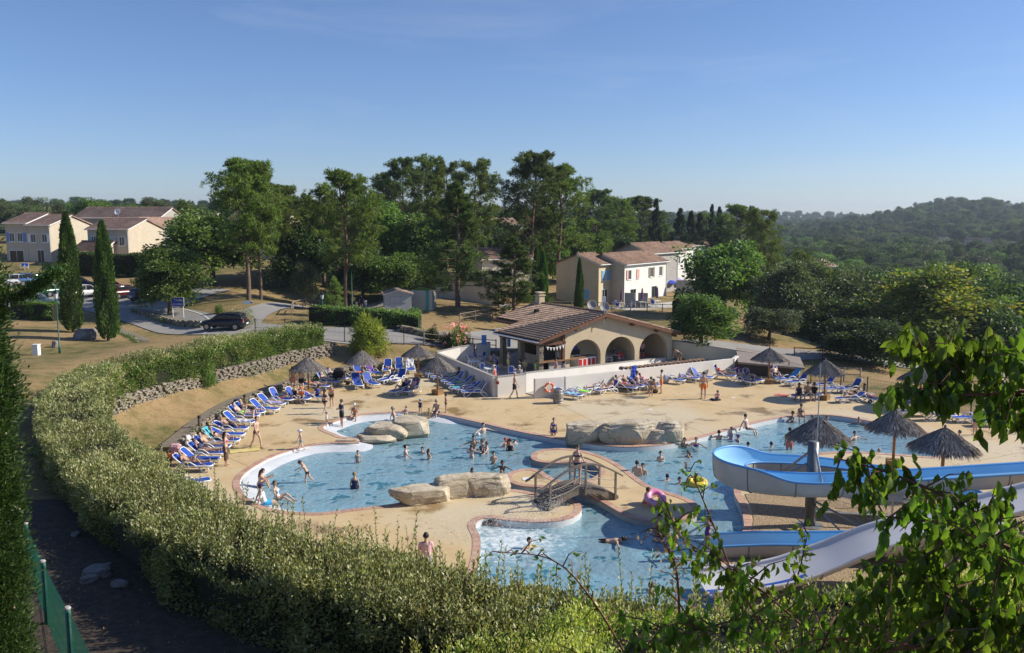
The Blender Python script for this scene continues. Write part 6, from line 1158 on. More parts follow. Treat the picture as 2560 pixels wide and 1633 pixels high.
# ------------------------------------------------------------------ thatched parasols
def thatchmat():
 m, nt, b = nodes_of('thatch'); a = nt.nodes.new('ShaderNodeAttribute'); a.attribute_name = 'rnd'; r = ramp(nt, a.outputs['Fac'], [(0, (.17, .15, .13)), (.5, (.34, .305, .275)), (1, (.54, .50, .455))]); nt.links.new(r.outputs[0], b.inputs['Base Color']); b.inputs['Roughness'].default_value = .95; b.inputs['Specular IOR Level'].default_value = .1; return m
TH = thatchmat(); POLEW = M('parasol_pole', (.34, .17, .06), .6, .3, 3, bstr=.2); BASEW = M('base_wood', (.30, .17, .07), .7, .3, 4, bstr=.3)
def thatch_mesh(r, zr, zt, n=5200):
 az = RNG.random(n) * 6.283; t = RNG.random(n) ** .62; L = RNG.uniform(.2, .4, n); rr = r * t
 def zz(q): return zt - (zt - zr) * (q / r) ** 1.05
 P = np.stack([np.cos(az) * rr, np.sin(az) * rr, zz(rr) + RNG.uniform(0, .05, n)], 1); sl_ = (zt - zr) / r
 A = np.stack([np.cos(az), np.sin(az), -np.full(n, sl_ * .98)], 1) + RNG.normal(size=(n, 3)) * .09; up = np.stack([np.cos(az) * sl_, np.sin(az) * sl_, np.ones(n)], 1)
 V, F = leaves(P, A, L, .028, .1, up=up); rn = np.clip(RNG.random(n) * .9 + .1 * np.sin(az * 6), 0, 1); nv = len(V)
 k = 26; ring = [(0, 0, zt - .03)] + [(math.cos(2 * math.pi * i / k) * r * .98, math.sin(2 * math.pi * i / k) * r * .98, zr - .02) for i in range(k)]; V = np.concatenate([V, np.array(ring)]); F = np.concatenate([F, np.array([(nv, nv + 1 + i, nv + 1 + (i + 1) % k) for i in range(k)])])
 return fastmesh('thatch', V, F, [TH], attr=np.concatenate([np.repeat(rn, 2), np.full(k, .15)]))
THM = [thatch_mesh(1.13, 1.84, 2.62), thatch_mesh(1.13, 1.82, 2.64)]; TOP = MB().tube([(0, 0, 2.5), (0, 0, 2.7), (.02, 0, 2.74)], [.06, .045, .02], 8).mesh('finial', TH, False)
_a = TOP.attributes.new('rnd', 'FLOAT', 'FACE'); PM = MB().tube([(0, 0, .1), (0, 0, 2.55)], .065, 10).mesh('pole', POLEW, True); BSM = MB().box((-.3, -.3, 0), (.3, .3, .34)).mesh('base', BASEW, False, .012); STR = MB().tube([(0, 0, 2.5), (.55, 0, 2.18), (1.0, 0, 1.86)], .018, 5).mesh('rib', POLEW)
PAR = [(772, 985, 0.97, 'first parasol from the left, above the family on loungers'), (906, 964, .97, 'second parasol from the left, in front of the bamboo'), (1046, 945, .97, 'parasol behind the end of the slanting white wall'), (1094, 986, 1.0, 'parasol beside the loungers along the slanting white wall'), (1921, 959, 1.0, 'leftmost parasol right of the bar, before the holm oaks'), (2060, 999, 1.02, 'parasol with wooden base by the seated family'), (2298, 1022, 1.05, 'parasol in front of the black shaded tree'), (2232, 1167, 1.06, 'parasol over the near right pool edge, full pole visible'), (2352, 1232, 1.12, 'nearest parasol, just left of the hanging branch'), (2040, 1200, 1.12, 'parasol behind the loop of the blue slide')]
for i, (px, py, s, lb) in enumerate(PAR):
 e = empty('thatched_parasol', G(px, py), random.uniform(0, 6), 'thatched straw parasol: ' + lb if False else lb.replace('parasol', 'straw parasol', 1), 'parasol', 'thatched straw parasols', s); th = new('thatch', THM[i % 2], e); new('finial', TOP, th); new('pole', PM, e); new('base', BSM, e)
 for k in range(6): new('rib', STR, e, rz=k * math.pi / 3)
# ------------------------------------------------------------------ rocks
def rockmat(name, c1, c2, c3):
 m, nt, b = nodes_of(name); t = nt.nodes.new('ShaderNodeNewGeometry'); w = nt.nodes.new('ShaderNodeTexWave'); w.bands_direction = 'Z'; w.inputs['Scale'].default_value = 2.2; w.inputs['Distortion'].default_value = 9; w.inputs['Detail'].default_value = 4; nt.links.new(t.outputs['Position'], w.inputs['Vector'])
 n = noise_node(nt, 1.6, 8, .65, 'World'); n2 = noise_node(nt, 12, 6, .7, 'World'); v = nt.nodes.new('ShaderNodeTexVoronoi'); v.feature = 'DISTANCE_TO_EDGE'; v.inputs['Scale'].default_value = .95; nd = noise_node(nt, 1.2, 4, .6, 'World'); ma = nt.nodes.new('ShaderNodeMix'); ma.data_type = 'RGBA'; ma.inputs[0].default_value = .55; nt.links.new(t.outputs['Position'], ma.inputs[6]); nt.links.new(nd.outputs['Color'], ma.inputs[7]); nt.links.new(ma.outputs[2], v.inputs['Vector'])
 r = ramp(nt, n.outputs[0], [(.3, c1), (.5, c2), (.7, c3)]); cr = ramp(nt, v.outputs['Distance'], [(.0, (.62, .58, .52)), (.022, (1, 1, 1))]); f2 = ramp(nt, w.outputs[0], [(.0, (.82, .82, .8)), (.4, (1, 1, 1))])
 c = mixc(nt, 1, r.outputs[0], cr.outputs[0], 'MULTIPLY'); c = mixc(nt, .8, c, f2.outputs[0], 'MULTIPLY'); sz_ = nt.nodes.new('ShaderNodeSeparateXYZ'); nt.links.new(t.outputs['Position'], sz_.inputs[0]); wl2 = nt.nodes.new('ShaderNodeMapRange'); wl2.inputs[1].default_value = -.2; wl2.inputs[2].default_value = -.08; wl2.inputs[3].default_value = .75; wl2.inputs[4].default_value = 0; nt.links.new(sz_.outputs[2], wl2.inputs[0]); c = mixc(nt, wl2.outputs[0], c, (.14, .12, .075)); nt.links.new(c, b.inputs['Base Color']); b.inputs['Roughness'].default_value = .92; b.inputs['Specular IOR Level'].default_value = .15
 ad = nt.nodes.new('ShaderNodeMath'); ad.operation = 'ADD'; nt.links.new(n2.outputs[0], ad.inputs[0]); nt.links.new(f2.outputs[0], ad.inputs[1]); bump(nt, b, ad.outputs[0], .5, .04); return m
RK = rockmat('pool_rock', (.40, .33, .23), (.52, .45, .34), (.62, .55, .43)); RKG = rockmat('grey_rock', (.13, .12, .11), (.22, .205, .19), (.30, .28, .26))
def boulder(c, r, seed, mat, parent, rz=0.0, flat=.5, amp=.16, name='boulder', sq=.42, sub=5):
 bm = bmesh.new(); bmesh.ops.create_icosphere(bm, subdivisions=sub, radius=1)
 rg = random.Random(int(seed * 1000) + 5); cuts = []
 for _ in range(26): cuts.append((Vector((rg.gauss(0, 1), rg.gauss(0, 1), rg.gauss(0, .55))).normalized(), rg.uniform(.74, 1.0)))
 for v in bm.verts:
  p = v.co.copy(); q = Vector([math.copysign(abs(x) ** sq, x) for x in p]); q = q / max(1.0, q.length / 1.25)
  for cn, cd in cuts:
   t = q.dot(cn)
   if t > cd: q = q - cn * (t - cd) * .92
  if q.z > flat: q.z = flat + (q.z - flat) * .12
  w = Vector((q.x * r[0], q.y * r[1], q.z * r[2])); lg = mnoise.noise(w * .8 + Vector((seed * 7.1, 0, 0))) * amp * .5; n = mnoise.fractal(w * 2.6 + Vector((seed * 7.1, seed * 3.3, 0)), 1.0, 2.1, 4) * amp * .22
  st = (abs((w.z * 5.5 + mnoise.noise(w * 1.1) * 1.2) % 1.0 - .5) - .25) * .07 * (1 if q.z < flat * .95 else .2)
  v.co = w + Vector((p.x, p.y, p.z * .3)).normalized() * (lg + n + st)
 me = bpy.data.meshes.new(name); bm.to_mesh(me); bm.free(); me.materials.append(mat); o = new(name, me, parent, c, rz)
 return o
def formation(px, py, z, label, bl_): 
 b0 = G(px, py, z); e = empty('rock_formation', b0, 0, label, 'rock', 'artificial pool rocks')
 for k, (qx, qy, r, rz, fl) in enumerate(bl_): p = G(qx, qy, z) - b0; boulder(p + Vector((0, 0, r[2] * .55)), r, k + px * .01, RK, e, rz, fl)
 return e
formation(1130, 1250, 0, 'long pale rock on the pool edge left of the wooden bridge', [(1058, 1252, (1.55, .68, .60), .34, .5), (1140, 1238, (1.25, .7, .74), .3, .6), (1222, 1234, (1.15, .66, .72), .1, .62)])
formation(985, 1100, -.3, 'flat topped rock between the wading pool and the large pool', [(938, 1106, (1.2, .75, .40), .05, .5), (968, 1096, (1.5, 1.1, .72), .0, .55), (1022, 1088, (1.45, 1.35, .86), .3, .55)])
formation(1560, 1108, -.1, 'craggy grey rock on the far edge of the large pool', [(1470, 1104, (1.5, .8, .88), .08, .65), (1565, 1107, (2.0, .85, .95), .05, .7), (1640, 1108, (1.1, .75, .72), -.1, .55), (1668, 1106, (1.0, .75, .92), -.2, .7)])
o = MB(); p = G(866, 1102); e = boulder(p + Vector((0, 0, .0)), (.75, .25, .14), 3, RK, None, .05, .5, .05, 'stone_sill', sub=3); tag(e, 'low stone sill joining the terrace to the flat topped rock', 'stone')
p = AT(215, 845, 68.5); tag(boulder(Vector((p.x, p.y, H(p.x, p.y) + .35)), (.95, .8, .72), 9, RKG, None, .2, .7, .2, 'boulder', .8), 'big grey boulder between the two cypresses', 'boulder')
p = AT(138, 872, 63.5); tag(boulder(Vector((p.x, p.y, H(p.x, p.y) + .2)), (.28, .25, .45), 4, RKG, None, .2, .7, .08, 'boulder', .8, 3), 'small grey stone left of the lamp post', 'boulder')
for k, (px, py, s) in enumerate([(240, 1440, .45), (262, 1425, .25), (190, 1345, .22), (300, 1470, .3), (225, 1460, .3)]):
 p = GH(px, py); tag(boulder(p + Vector((0, 0, s * .2)), (s, s * .7, s * .5), k + 20, RKG, None, k, .6, .08, 'path_stone', .8, 3), ['largest grey stone on the shaded path by the green fence', 'upright grey stone behind the largest path stone', 'farthest stone on the shaded path', 'nearest stone on the shaded path', 'flat stone left of the nearest path stone'][k], 'stone', 'stones on the shaded path')
# ------------------------------------------------------------------ bridge
bA = Vector((1.45, 33.45)); bB = Vector((4.6, 34.95)); ax = (bB - bA); BL = ax.length; ax.normalize(); bn = Vector((-ax.y, ax.x)); BW = 1.25
br = empty('wooden_bridge', (bA.x, bA.y, 0), math.atan2(ax.y, ax.x), 'arched grey wooden footbridge with rope sides onto the island', 'bridge')
BWD = M('bridge_timber', (.23, .195, .16), .85, .35, 3, bstr=.4, bscale=14); ROPE = M('rope', (.52, .45, .34), .9, .2, 30)
def arc(x, h0=.12, h=.62): return h0 + h * math.sin(math.pi * min(1, max(0, x / BL)))
pk = MB().box((-.055, 0, -.02), (.055, BW, .02)).mesh('plank', BWD, False, .006)
for i in range(28):
 x = (i + .5) / 28 * BL; sl2 = math.atan2(arc(x + .05) - arc(x - .05), .1); new('plank', pk, br, mw=Matrix.Translation((x, random.uniform(-.012, .012), arc(x))) @ Matrix.Rotation(-sl2, 4, 'Y'))
for y in (.02, BW - .1):
 mb = MB(); n = 14; V = []
 for i in range(n + 1): x = i / n * BL; z = arc(x) - .025; V += [(x, y, z), (x, y + .08, z), (x, y + .08, z - .24 + (.0 if 0 < i < n else .1)), (x, y, z - .24 + (.0 if 0 < i < n else .1))]
 mb.add(V, [(i * 4 + j, i * 4 + (j + 1) % 4, i * 4 + 4 + (j + 1) % 4, i * 4 + 4 + j) for i in range(n) for j in range(4)] + [(0, 1, 2, 3), (n * 4 + 3, n * 4 + 2, n * 4 + 1, n * 4)]); mb.build('beam', BWD, br)
for y in (-.04, BW + .04):
 for x in (.12, BL * .52, BL - .2): MB().box((x - .04, y - .035, arc(x) - .3), (x + .04, y + .035, arc(x) + 1.02)).build('post', BWD, br)
 mb = MB(); n = 16; V = []
 for i in range(n + 1): x = -.35 + i / n * (BL + .5); z = 1.0 + .12 + .66 * math.sin(math.pi * min(1.05, max(-.08, x / BL))); V += [(x, y - .04, z + .03), (x, y + .04, z + .03), (x, y + .04, z - .05), (x, y - .04, z - .05)]
 mb.add(V, [(i * 4 + j, i * 4 + (j + 1) % 4, i * 4 + 4 + (j + 1) % 4, i * 4 + 4 + j) for i in range(n) for j in range(4)] + [(0, 1, 2, 3), (n * 4 + 3, n * 4 + 2, n * 4 + 1, n * 4)]); mb.build('handrail', BWD, br)
 for hh in (.32, .66):
  for x0, x1 in ((.12, BL * .52), (BL * .52, BL - .2)): MB().tube([(x0 + (x1 - x0) * t, y, arc(x0) + hh + (arc(x1) - arc(x0)) * t - .10 * math.sin(math.pi * t)) for t in np.linspace(0, 1, 7)], .017, 5).build('rope', ROPE, br)
# wading pool railing
ra = G(1013, 1054, -.1); rb = G(1073, 1042, -.1); e = empty('pool_railing', ra, math.atan2((rb - ra).y, (rb - ra).x), 'small wooden baluster railing across the wading pool entrance', 'railing'); LR = (rb - ra).length; OLD = M('tan_wood', (.36, .28, .15), .85, .3, 4, bstr=.3)
for x in (0, LR): MB().lathe([(.06, -.5), (.06, .42), (.045, .46), (.07, .5), (.05, .56)], 8, (x, 0, 0)).build('post', OLD, e)
for z in (.0, .36): MB().tube([(0, 0, z), (LR, 0, z)], .04, 6).build('rail', OLD, e)
bal = MB().tube([(0, 0, -.1), (0, 0, .36)], .025, 6).mesh('baluster', OLD)
for i in range(15): new('baluster', bal, e, (LR * (i + 1) / 16, 0, 0))
# ------------------------------------------------------------------ gravel and slides
m, nt, b = nodes_of('gravel'); v = nt.nodes.new('ShaderNodeTexVoronoi'); v.inputs['Scale'].default_value = 26; g = nt.nodes.new('ShaderNodeNewGeometry'); nt.links.new(g.outputs['Position'], v.inputs['Vector']); r = ramp(nt, v.outputs['Color'], [(.1, (.20, .14, .08)), (.5, (.36, .26, .155)), (.9, (.50, .39, .26))]); nt.links.new(r.outputs[0], b.inputs['Base Color']); b.inputs['Roughness'].default_value = .95; bump(nt, b, v.outputs['Distance'], .8, .03)
gp = [G(*q) for q in [(1862, 1236), (1876, 1262), (1884, 1298), (1880, 1338), (1830, 1398), (1824, 1500), (1800, 1590), (2600, 1590), (2700, 1300), (2330, 1262), (2120, 1248), (1990, 1226)]]
struct(fill([[(q.x, q.y) for q in gp]], .022, 'gravel_bed', m))
# pebbles near enough to be seen
pb = RNG.random((4200, 2)); bx = np.array([[p.x, p.y] for p in gp]); mn, mxx = bx.min(0), bx.max(0); pb = mn + pb * (mxx - mn); pb = pb[inside([(p.x, p.y) for p in gp], pb[:, 0], pb[:, 1])]
oc = np.array([(1, 0, 0), (0, 1, 0), (-1, 0, 0), (0, -1, 0), (0, 0, .7)]); of = np.array([(0, 1, 4), (1, 2, 4), (2, 3, 4), (3, 0, 4)]); sz = RNG.uniform(.015, .04, len(pb)); V = (oc[None] * sz[:, None, None] + np.concatenate([pb, np.full((len(pb), 1), .022)], 1)[:, None]).reshape(-1, 3); F = (np.arange(len(pb))[:, None, None] * 5 + of[None]).reshape(-1, 3)
stuff(new('pebbles', fastmesh('pebbles', V, F, [m])))
SBL = M('slide_blue', (.34, .61, .85), .4, .12, .5, spec=.35); SBD = M('slide_rim_blue', (.12, .34, .66), .35, .1, 1); SWH = M('slide_hull', (.55, .52, .47), .5, .22, .9, bstr=.1, bscale=6)
def flume(name, label, pts, w, dep, wall=None, inner=SBL, hull=SWH, rimm=SBD, pad=.05, seg=1.7):
 P = resample(spline(pts, 10), .22); n = len(P); e = empty(name, (0, 0, 0), 0, label, 'slide'); k = 13; Vi = []; Vo = []
 for i, p in enumerate(P):
  t = P[min(i + 1, n - 1)] - P[max(i - 1, 0)]; t.z = 0; t.normalize(); s = Vector((t.y, -t.x, 0)); f = i / (n - 1); ex = wall(f) if wall else (0, 0)
  for j in range(k):
   q = -math.pi / 2 + math.pi * j / (k - 1); x = math.sin(q) * w / 2; z = -dep * math.cos(q) ** .75 if math.cos(q) > 0 else 0; ext = ex[0] if j == 0 else ex[1] if j == k - 1 else ex[0] * .45 if j == 1 else ex[1] * .45 if j == k - 2 else 0
   Vi.append(p + s * x + Vector((0, 0, z + ext)))
   x2 = math.sin(q) * (w / 2 + pad); Vo.append(p + s * x2 + Vector((0, 0, z - (pad if 0 < j < k - 1 else .02) + ext)))
 F = [(i * k + j, i * k + j + 1, (i + 1) * k + j + 1, (i + 1) * k + j) for i in range(n - 1) for j in range(k - 1)]
 MB().add(Vi, F).build('channel', inner, e, True); MB().add(Vo, F).build('hull', hull, e, True)
 for j in (0, k - 1): MB().tube([(Vi[i * k + j] + Vo[i * k + j]) / 2 + Vector((0, 0, .0)) for i in range(n)], .05, 6).build('rim', rimm, e, True)
 stp = max(2, int(seg / .22)); c0 = P[0]
 for i in range(stp, n - 1, stp): MB().tube([Vo[i * k + j] + Vector((0, 0, -.012)) for j in range(k)], .022, 5).build('joint', M('joint_grey', (.20, .19, .18), .7), e)
 for j0 in (0, n - 1): MB().add(Vi[j0 * k:j0 * k + k] + Vo[j0 * k:j0 * k + k], [(j, j + 1, k + j + 1, k + j) for j in range(k - 1)]).build('end_rim', hull, e)
 return e, P
def turnwall(f): a = math.exp(-((f - .447) / .06) ** 6); return (.42 * a, 0)
fl, FP = flume('loop_slide', 'blue water slide with a white hull winding in a loop down to the pool', [(26, 30.9, 3.0), (20, 30.7, 2.72), (15.5, 30.5, 2.5), (12.0, 30.45, 2.36), (10.3, 30.75, 2.3), (9.0, 31.5, 2.25), (8.7, 32.7, 2.2), (9.5, 33.8, 2.12), (11.0, 34.1, 2.05), (13, 33.9, 1.95), (15.4, 33.0, 1.78), (17.3, 31.7, 1.55), (17.6, 30.2, 1.38), (16.6, 28.95, 1.22), (14.6, 28.5, 1.02), (12.5, 28.5, .82), (10.4, 28.7, .70), (8.8, 28.95, .60), (7.1, 29.1, .46)], 1.2, .66, turnwall)
wl_, WP = flume('wide_slide', 'wide white straight slide descending behind the hedge into the near basin', [(26, 26.3, 5.6), (22, 26.2, 4.7), (18, 26.1, 3.55), (14.6, 26.1, 2.62), (11.9, 26.1, 1.85), (10.2, 26.1, 1.15), (8.9, 26.0, .72), (7.6, 25.9, .52), (6.2, 25.8, .44)], 1.75, .30, None, M('slide_white', (.60, .60, .62), .35, .08, .8), SWH, M('slide_white_rim', (.66, .66, .68), .35), .06, 2.6)
MB().add([WP[i] + Vector((0, -.55 + a, -.235)) for i in range(len(WP) - 16, len(WP)) for a in (0, .32)], [(i * 2, i * 2 + 1, i * 2 + 3, i * 2 + 2) for i in range(15)]).build('blue_stripe', M('stripe_blue', (.03, .10, .42), .4), wl_)
cl = empty('slide_column', (11.7, 31.75, 0), 0, 'grey steel column with braces carrying the blue loop slide', 'column'); MB().tube([(0, 0, -.1), (0, 0, 3.4)], .21, 16).build('tube', M('column_grey', (.17, .18, .185), .45, .25, 2, metal=.4), cl, True)
MB().lathe([(.5, 0.02), (.5, .05), (.3, .06)], 16).build('base_plate', MET, cl)
for a, b_ in (((0, -.2, 3.2), (.1, -.9, 1.9)), ((0, .2, 3.0), (-.8, 1.5, 1.6)), ((-.1, 0, 2.6), (-1.9, -.2, 1.7)), ((.2, 0, 1.2), (2.7, -.6, 1.6)), ((.2, -.1, 1.0), (2.0, -2.8, .4)), ((.1, -.2, .9), (.6, -2.9, .35)), ((.2, 0, .6), (3.2, -.3, .5))): MB().tube([a, b_], .05, 4).build('brace', MET, cl)
for k, (x, y, z) in enumerate(((17.0, 29.2, .75), (22.0, 30.7, 2.2), (14.2, 26.1, 1.9), (19.5, 26.1, 3.5), (22.5, 26.2, 4.3))): tag(MB().tube([(x, y, -.1), (x, y, z)], .1, 10).build('slide_support', MET), ['steel support under the right bend of the loop slide', 'steel support under the upper end of the loop slide', 'lower steel support of the wide white slide', 'middle steel support of the wide white slide', 'upper steel support of the wide white slide'][k], 'support', 'slide supports')
p = G(2033, 1150) ; fp = G(2033, 1160); tag(MB().tube([(0, 0, 0), (0, 0, 3.1)], .022, 8).build('flag_pole', MET, loc=(12.0, 32.2, 3.3)), 'thin grey mast rising above the slide column', 'mast')
nf = [G(2090, 1252), G(2175, 1275), G(2230, 1290)]; mesh_fence([q for q in nf], 'low white mesh fence at the edge of the gravel behind the slide', .75, 1.2, .07, .006, PLAST)
def torus(R_, r_, n=28, m=10):
 mb = MB(); mb.tube([(math.cos(2 * math.pi * i / n) * R_, math.sin(2 * math.pi * i / n) * R_, 0) for i in range(n)], r_, m, closed=True); return mb
def ring(name, c, R_, r_, mat, rot, label, cat, bands=None, bm=None):
 e = empty(name, c, 0, label, cat); e.rotation_euler = rot; o = torus(R_, r_).build('tube', mat, e, True)
 for i in range(bands or 0): a = 2 * math.pi * i / bands; mb = MB().tube([(math.cos(a + s) * R_, math.sin(a + s) * R_, 0) for s in (-.16, -.05, .05, .16)], r_ + .006, 10); mb.build('band', bm, e, True)
 return e
ORG = M('buoy_orange', (.72, .16, .06), .5, .1, 4); ring('lifebuoy', VPL(1373, 969, cD + Vector((0, -.24, 0)), (.35, -1, 0)), .29, .075, ORG, (R(90), 0, .33), 'orange lifebuoy hanging on the white wall', 'lifebuoy', 4, PAINT_W)
q = G(2165, 1268, .5); ring('lifebuoy', (q.x, q.y, .45), .22, .06, PLAST, (R(85), 0, .3), 'white lifebuoy on the low mesh fence behind the slide', 'lifebuoy', 4, ORG)
p = G(1632, 1262); ring('pink_swim_ring', (p.x + .1, p.y - .02, .30), .33, .15, M('pink_vinyl', (.75, .17, .42), .25, .45, 4, spec=.6, c2=(.78, .5, .62)), (R(28), R(8), 0), 'pink glittery swim ring held upright on the island', 'swim ring'); p = G(1742, 1208, -.2); ring('yellow_swim_ring', (p.x, p.y, -.16), .36, .15, M('yellow_vinyl', (.75, .58, .08), .3, .1, 4), (R(6), 0, 0), 'yellow swim ring floating in the large pool', 'swim ring')
tag(MB().ball((0, 0, 0), .11, 12, 8).build('beach_ball', PLAST, None, True, loc=G(1196, 1086, -.2)), 'small white ball floating near the far pool wall', 'ball')
# barrel
bp_ = G(1395, 1008); e = empty('wine_barrel', bp_, 0, 'grey wooden wine barrel standing before the white wall', 'barrel'); BRW = M('barrel_wood', (.30, .27, .235), .8, .3, 5, bstr=.3)
for i in range(18):
 a0 = 2 * math.pi * i / 18; a1 = a0 + 2 * math.pi / 18 * .96; mb = MB(); pf = [(0, .29), (.25, .345), (.46, .365), (.68, .345), (.93, .29)]; mb.add([(math.cos(a) * r_, math.sin(a) * r_, z) for z, r_ in pf for a in (a0, a1)] + [(math.cos(a) * (r_ - .03), math.sin(a) * (r_ - .03), z) for z, r_ in pf for a in (a0, a1)], [(j * 2, j * 2 + 1, j * 2 + 3, j * 2 + 2) for j in range(4)] + [(8, 9, 19, 18), (0, 1, 11, 10)] + [(j * 2, j * 2 + 2, j * 2 + 12, j * 2 + 10) for j in range(4)]); mb.build('stave', BRW, e)
for z, r_ in ((.07, .312), (.25, .35), (.68, .35), (.86, .312)): MB().lathe([(r_, z - .025), (r_ + .006, z), (r_, z + .025)], 24).build('hoop', MET, e, True)
MB().lathe([(.28, .86), (.28, .88), (.001, .885)], 20).build('lid', BRW, e)
# bollards, wall bits, hanging towel
DKW = M('bollard_wood', (.12, .085, .065), .8, .3, 5, bstr=.3)
for px, py, zt_, lb in ((403, 1147, 1.02, 'nearest dark wooden bollard light on the dry bank'), (499, 1066, 1.0, 'middle dark wooden bollard light on the dry bank'), (612, 1006, 1.0, 'farthest dark wooden bollard light on the dry bank'), (2160, 994, .98, 'dark wooden bollard by the mesh fence on the right')):
 p = G(px, py, .35) if px < 1000 else G(px, py); z = H(p.x, p.y) if px < 1000 else 0; e = empty('bollard_light', (p.x, p.y, z), 0, lb, 'bollard', 'wooden bollard lights'); MB().tube([(0, 0, -.3), (0, 0, zt_ * .88)], .085, 10).build('post', DKW, e, True); MB().tube([(0, 0, zt_ * .88), (0, 0, zt_)], .092, 10).build('cap', BLK, e, True)
p = VPL(1244, 957, cA + Vector((0, -.16, 0)), (.1, -1, 0)); tag(MB().box((-.1, -.06, -.1), (.1, .02, .1)).build('alarm_box', M('red_box', (.35, .05, .04), .5), loc=p), 'small red alarm box on the white wall corner', 'box')
def cloth(w, l, seed, drape=0.0, wr=.03, name='towel', mat=None, th=.012):
 nx, ny = 14, 20; V = []
 for j in range(ny + 1):
  for i in range(nx + 1):
   x = (i / nx - .5) * w; y = (j / ny - .5) * l; q = Vector((x * 3, y * 3, seed * 3.7)); V.append((x + mnoise.noise(q) * .04, y + mnoise.noise(q + Vector((5, 0, 0))) * .04, abs(mnoise.noise(q * 1.3)) * wr * 2 + .006))
 k = len(V); V += [(x, y, z - th) for x, y, z in V]; F = [(j * (nx + 1) + i, j * (nx + 1) + i + 1, (j + 1) * (nx + 1) + i + 1, (j + 1) * (nx + 1) + i) for j in range(ny) for i in range(nx)]; F += [tuple(a + k for a in f[::-1]) for f in F]
 mb = MB(); mb.add(V, F); return mb.mesh(name, mat, True)
TC = {k: M('cloth_' + k, c, .9, .18, 6, bstr=.2, bscale=60) for k, c in dict(yellow=(.72, .58, .22), red=(.55, .06, .05), coral=(.72, .22, .18), turquoise=(.10, .45, .55), white=(.74, .74, .73), lilac=(.45, .38, .62), purple=(.14, .05, .26), green=(.22, .62, .14), lime=(.35, .85, .12), black=(.02, .02, .022), blue=(.03, .07, .45), navy=(.02, .03, .10), pink=(.75, .12, .32), palepink=(.78, .46, .52), orange=(.80, .22, .05), brown=(.13, .085, .06), grey=(.30, .30, .31), aqua=(.05, .38, .72), floral=(.05, .05, .11), stripe=(.6, .62, .7), skyb=(.25, .55, .8), teal=(.03, .22, .24), salmon=(.75, .33, .28)).items()}
def towel_ground(px, py, w, l, mat, rz, label, seed=1, wr=.04): o = new('towel', cloth(w, l, seed, wr=wr, mat=TC[mat]), None, G(px, py, .014), rz); tag(o, label, 'towel'); return o
towel_ground(612, 1125, .85, 1.5, 'yellow', R(-70), 'yellow patterned towel spread on the terrace', 1, .02); towel_ground(1955, 988, .7, .9, 'coral', R(60), 'coral red towel dropped on the terrace', 2, .06); towel_ground(480, 1208, .7, .7, 'red', 0, 'red cloth in the heap behind the hedge shoots', 3, .1); towel_ground(452, 1205, .8, .7, 'white', .5, 'white towel in the heap behind the hedge shoots', 4, .1); towel_ground(492, 1226, .7, .6, 'navy', .2, 'navy towel in the heap behind the hedge shoots', 5, .1); towel_ground(1788, 1000, .6, .6, 'navy', .3, 'dark towel beside the child sitting on the terrace', 6, .1); towel_ground(1700 + 2, 1000 - 20, .3, .3, 'black', 0, 'black sandals by the lounger row', 7, .04) if False else None
ot = [(481, 1100, .35), (470, 1140, .3)]
p = VPL(1585, 930, cE + Vector((0, -.2, 0)), (cF - cE).cross(Vector((0, 0, 1)))); hang = cloth(.42, .95, 9, wr=.06, mat=TC['blue']); tag(new('hanging_towel', hang, None, mw=Matrix.Translation(p) @ Matrix.Rotation(.42, 4, 'Z') @ Matrix.Rotation(R(86), 4, 'X')), 'blue towel hung over the long white wall', 'towel')
def towel_on(key, mat, label, x=.35, w=.5, l=.9, seat=True, rz=math.pi / 2, wr=.05, back=False, seed=1):
 p, h, bk = LSPOT[key]; me = cloth(w, l, seed, wr=wr, mat=TC[mat]); Mx = Matrix.Translation(p) @ Matrix.Rotation(h, 4, 'Z')
 if back: a = R(dict(up=58, mid=42, low=24, flat=4)[bk]); Mx = Mx @ Matrix.Translation((-.28 - math.cos(a) * .42, 0, .345 + math.sin(a) * .42 + .02)) @ Matrix.Rotation(a, 4, 'Y') @ Matrix.Rotation(math.pi / 2, 4, 'Z')
 else: Mx = Mx @ Matrix.Translation((x, 0, .362)) @ Matrix.Rotation(rz, 4, 'Z')
 return tag(new('towel', me, None, mw=Mx), label, 'towel')
for k, a in enumerate([((597, 1066), 'stripe', 'blue and white striped towel on a lounger in the left row', .35, .5, 1.0), ((677, 1019), 'lilac', 'lilac towel on the lounger by the far bollard', .35, .5, 1.1), ((700, 1008), 'red', 'small red bag cloth on a lounger seat', .15, .3, .3), ((899, 943), 'orange', 'orange clothes heaped on a lounger by the stone wall', .0, .5, .7), ((998, 957), 'white', 'bundled white laundry on a lounger', .3, .5, .7), ((1152, 970), 'green', 'dark green clothes on the wall row lounger', .0, .4, .7), ((1158, 980), 'turquoise', 'turquoise towel on the wall row lounger', .3, .5, .9), ((1174, 983), 'palepink', 'pink striped towel on the wall row lounger', .2, .5, .6), ((1421, 996), 'skyb', 'pale blue towel on the lounger beside the barrel', .2, .5, 1.0), ((1441, 988), 'lime', 'bright green towel at the foot of the lounger near the barrel', .6, .5, .8), ((1680, 958), 'black', 'black and red clothes on the lounger behind the boy in orange', .0, .5, .6), ((1717, 953), 'palepink', 'pale pink cloth on the empty lounger left of the tall man', .2, .4, .5), ((2127, 982), 'red', 'red cloth on the seat of the lounger by the right bollard', .0, .5, .5), ((2259, 1020), 'aqua', 'turquoise cloth on the lounger below the hanging leaves', .2, .5, .8), ((2331, 1026), 'pink', 'bright pink towel on the lounger under the branch', .3, .6, 1.1), ((862, 953), 'navy', 'dark blue towel on the lounger right of the pushchair', .3, .5, .9), ((1096, 943), 'red', 'red towel on the second lounger along the slanting wall', .1, .5, .7)]): towel_on(*a[:3], *a[3:], seed=k)
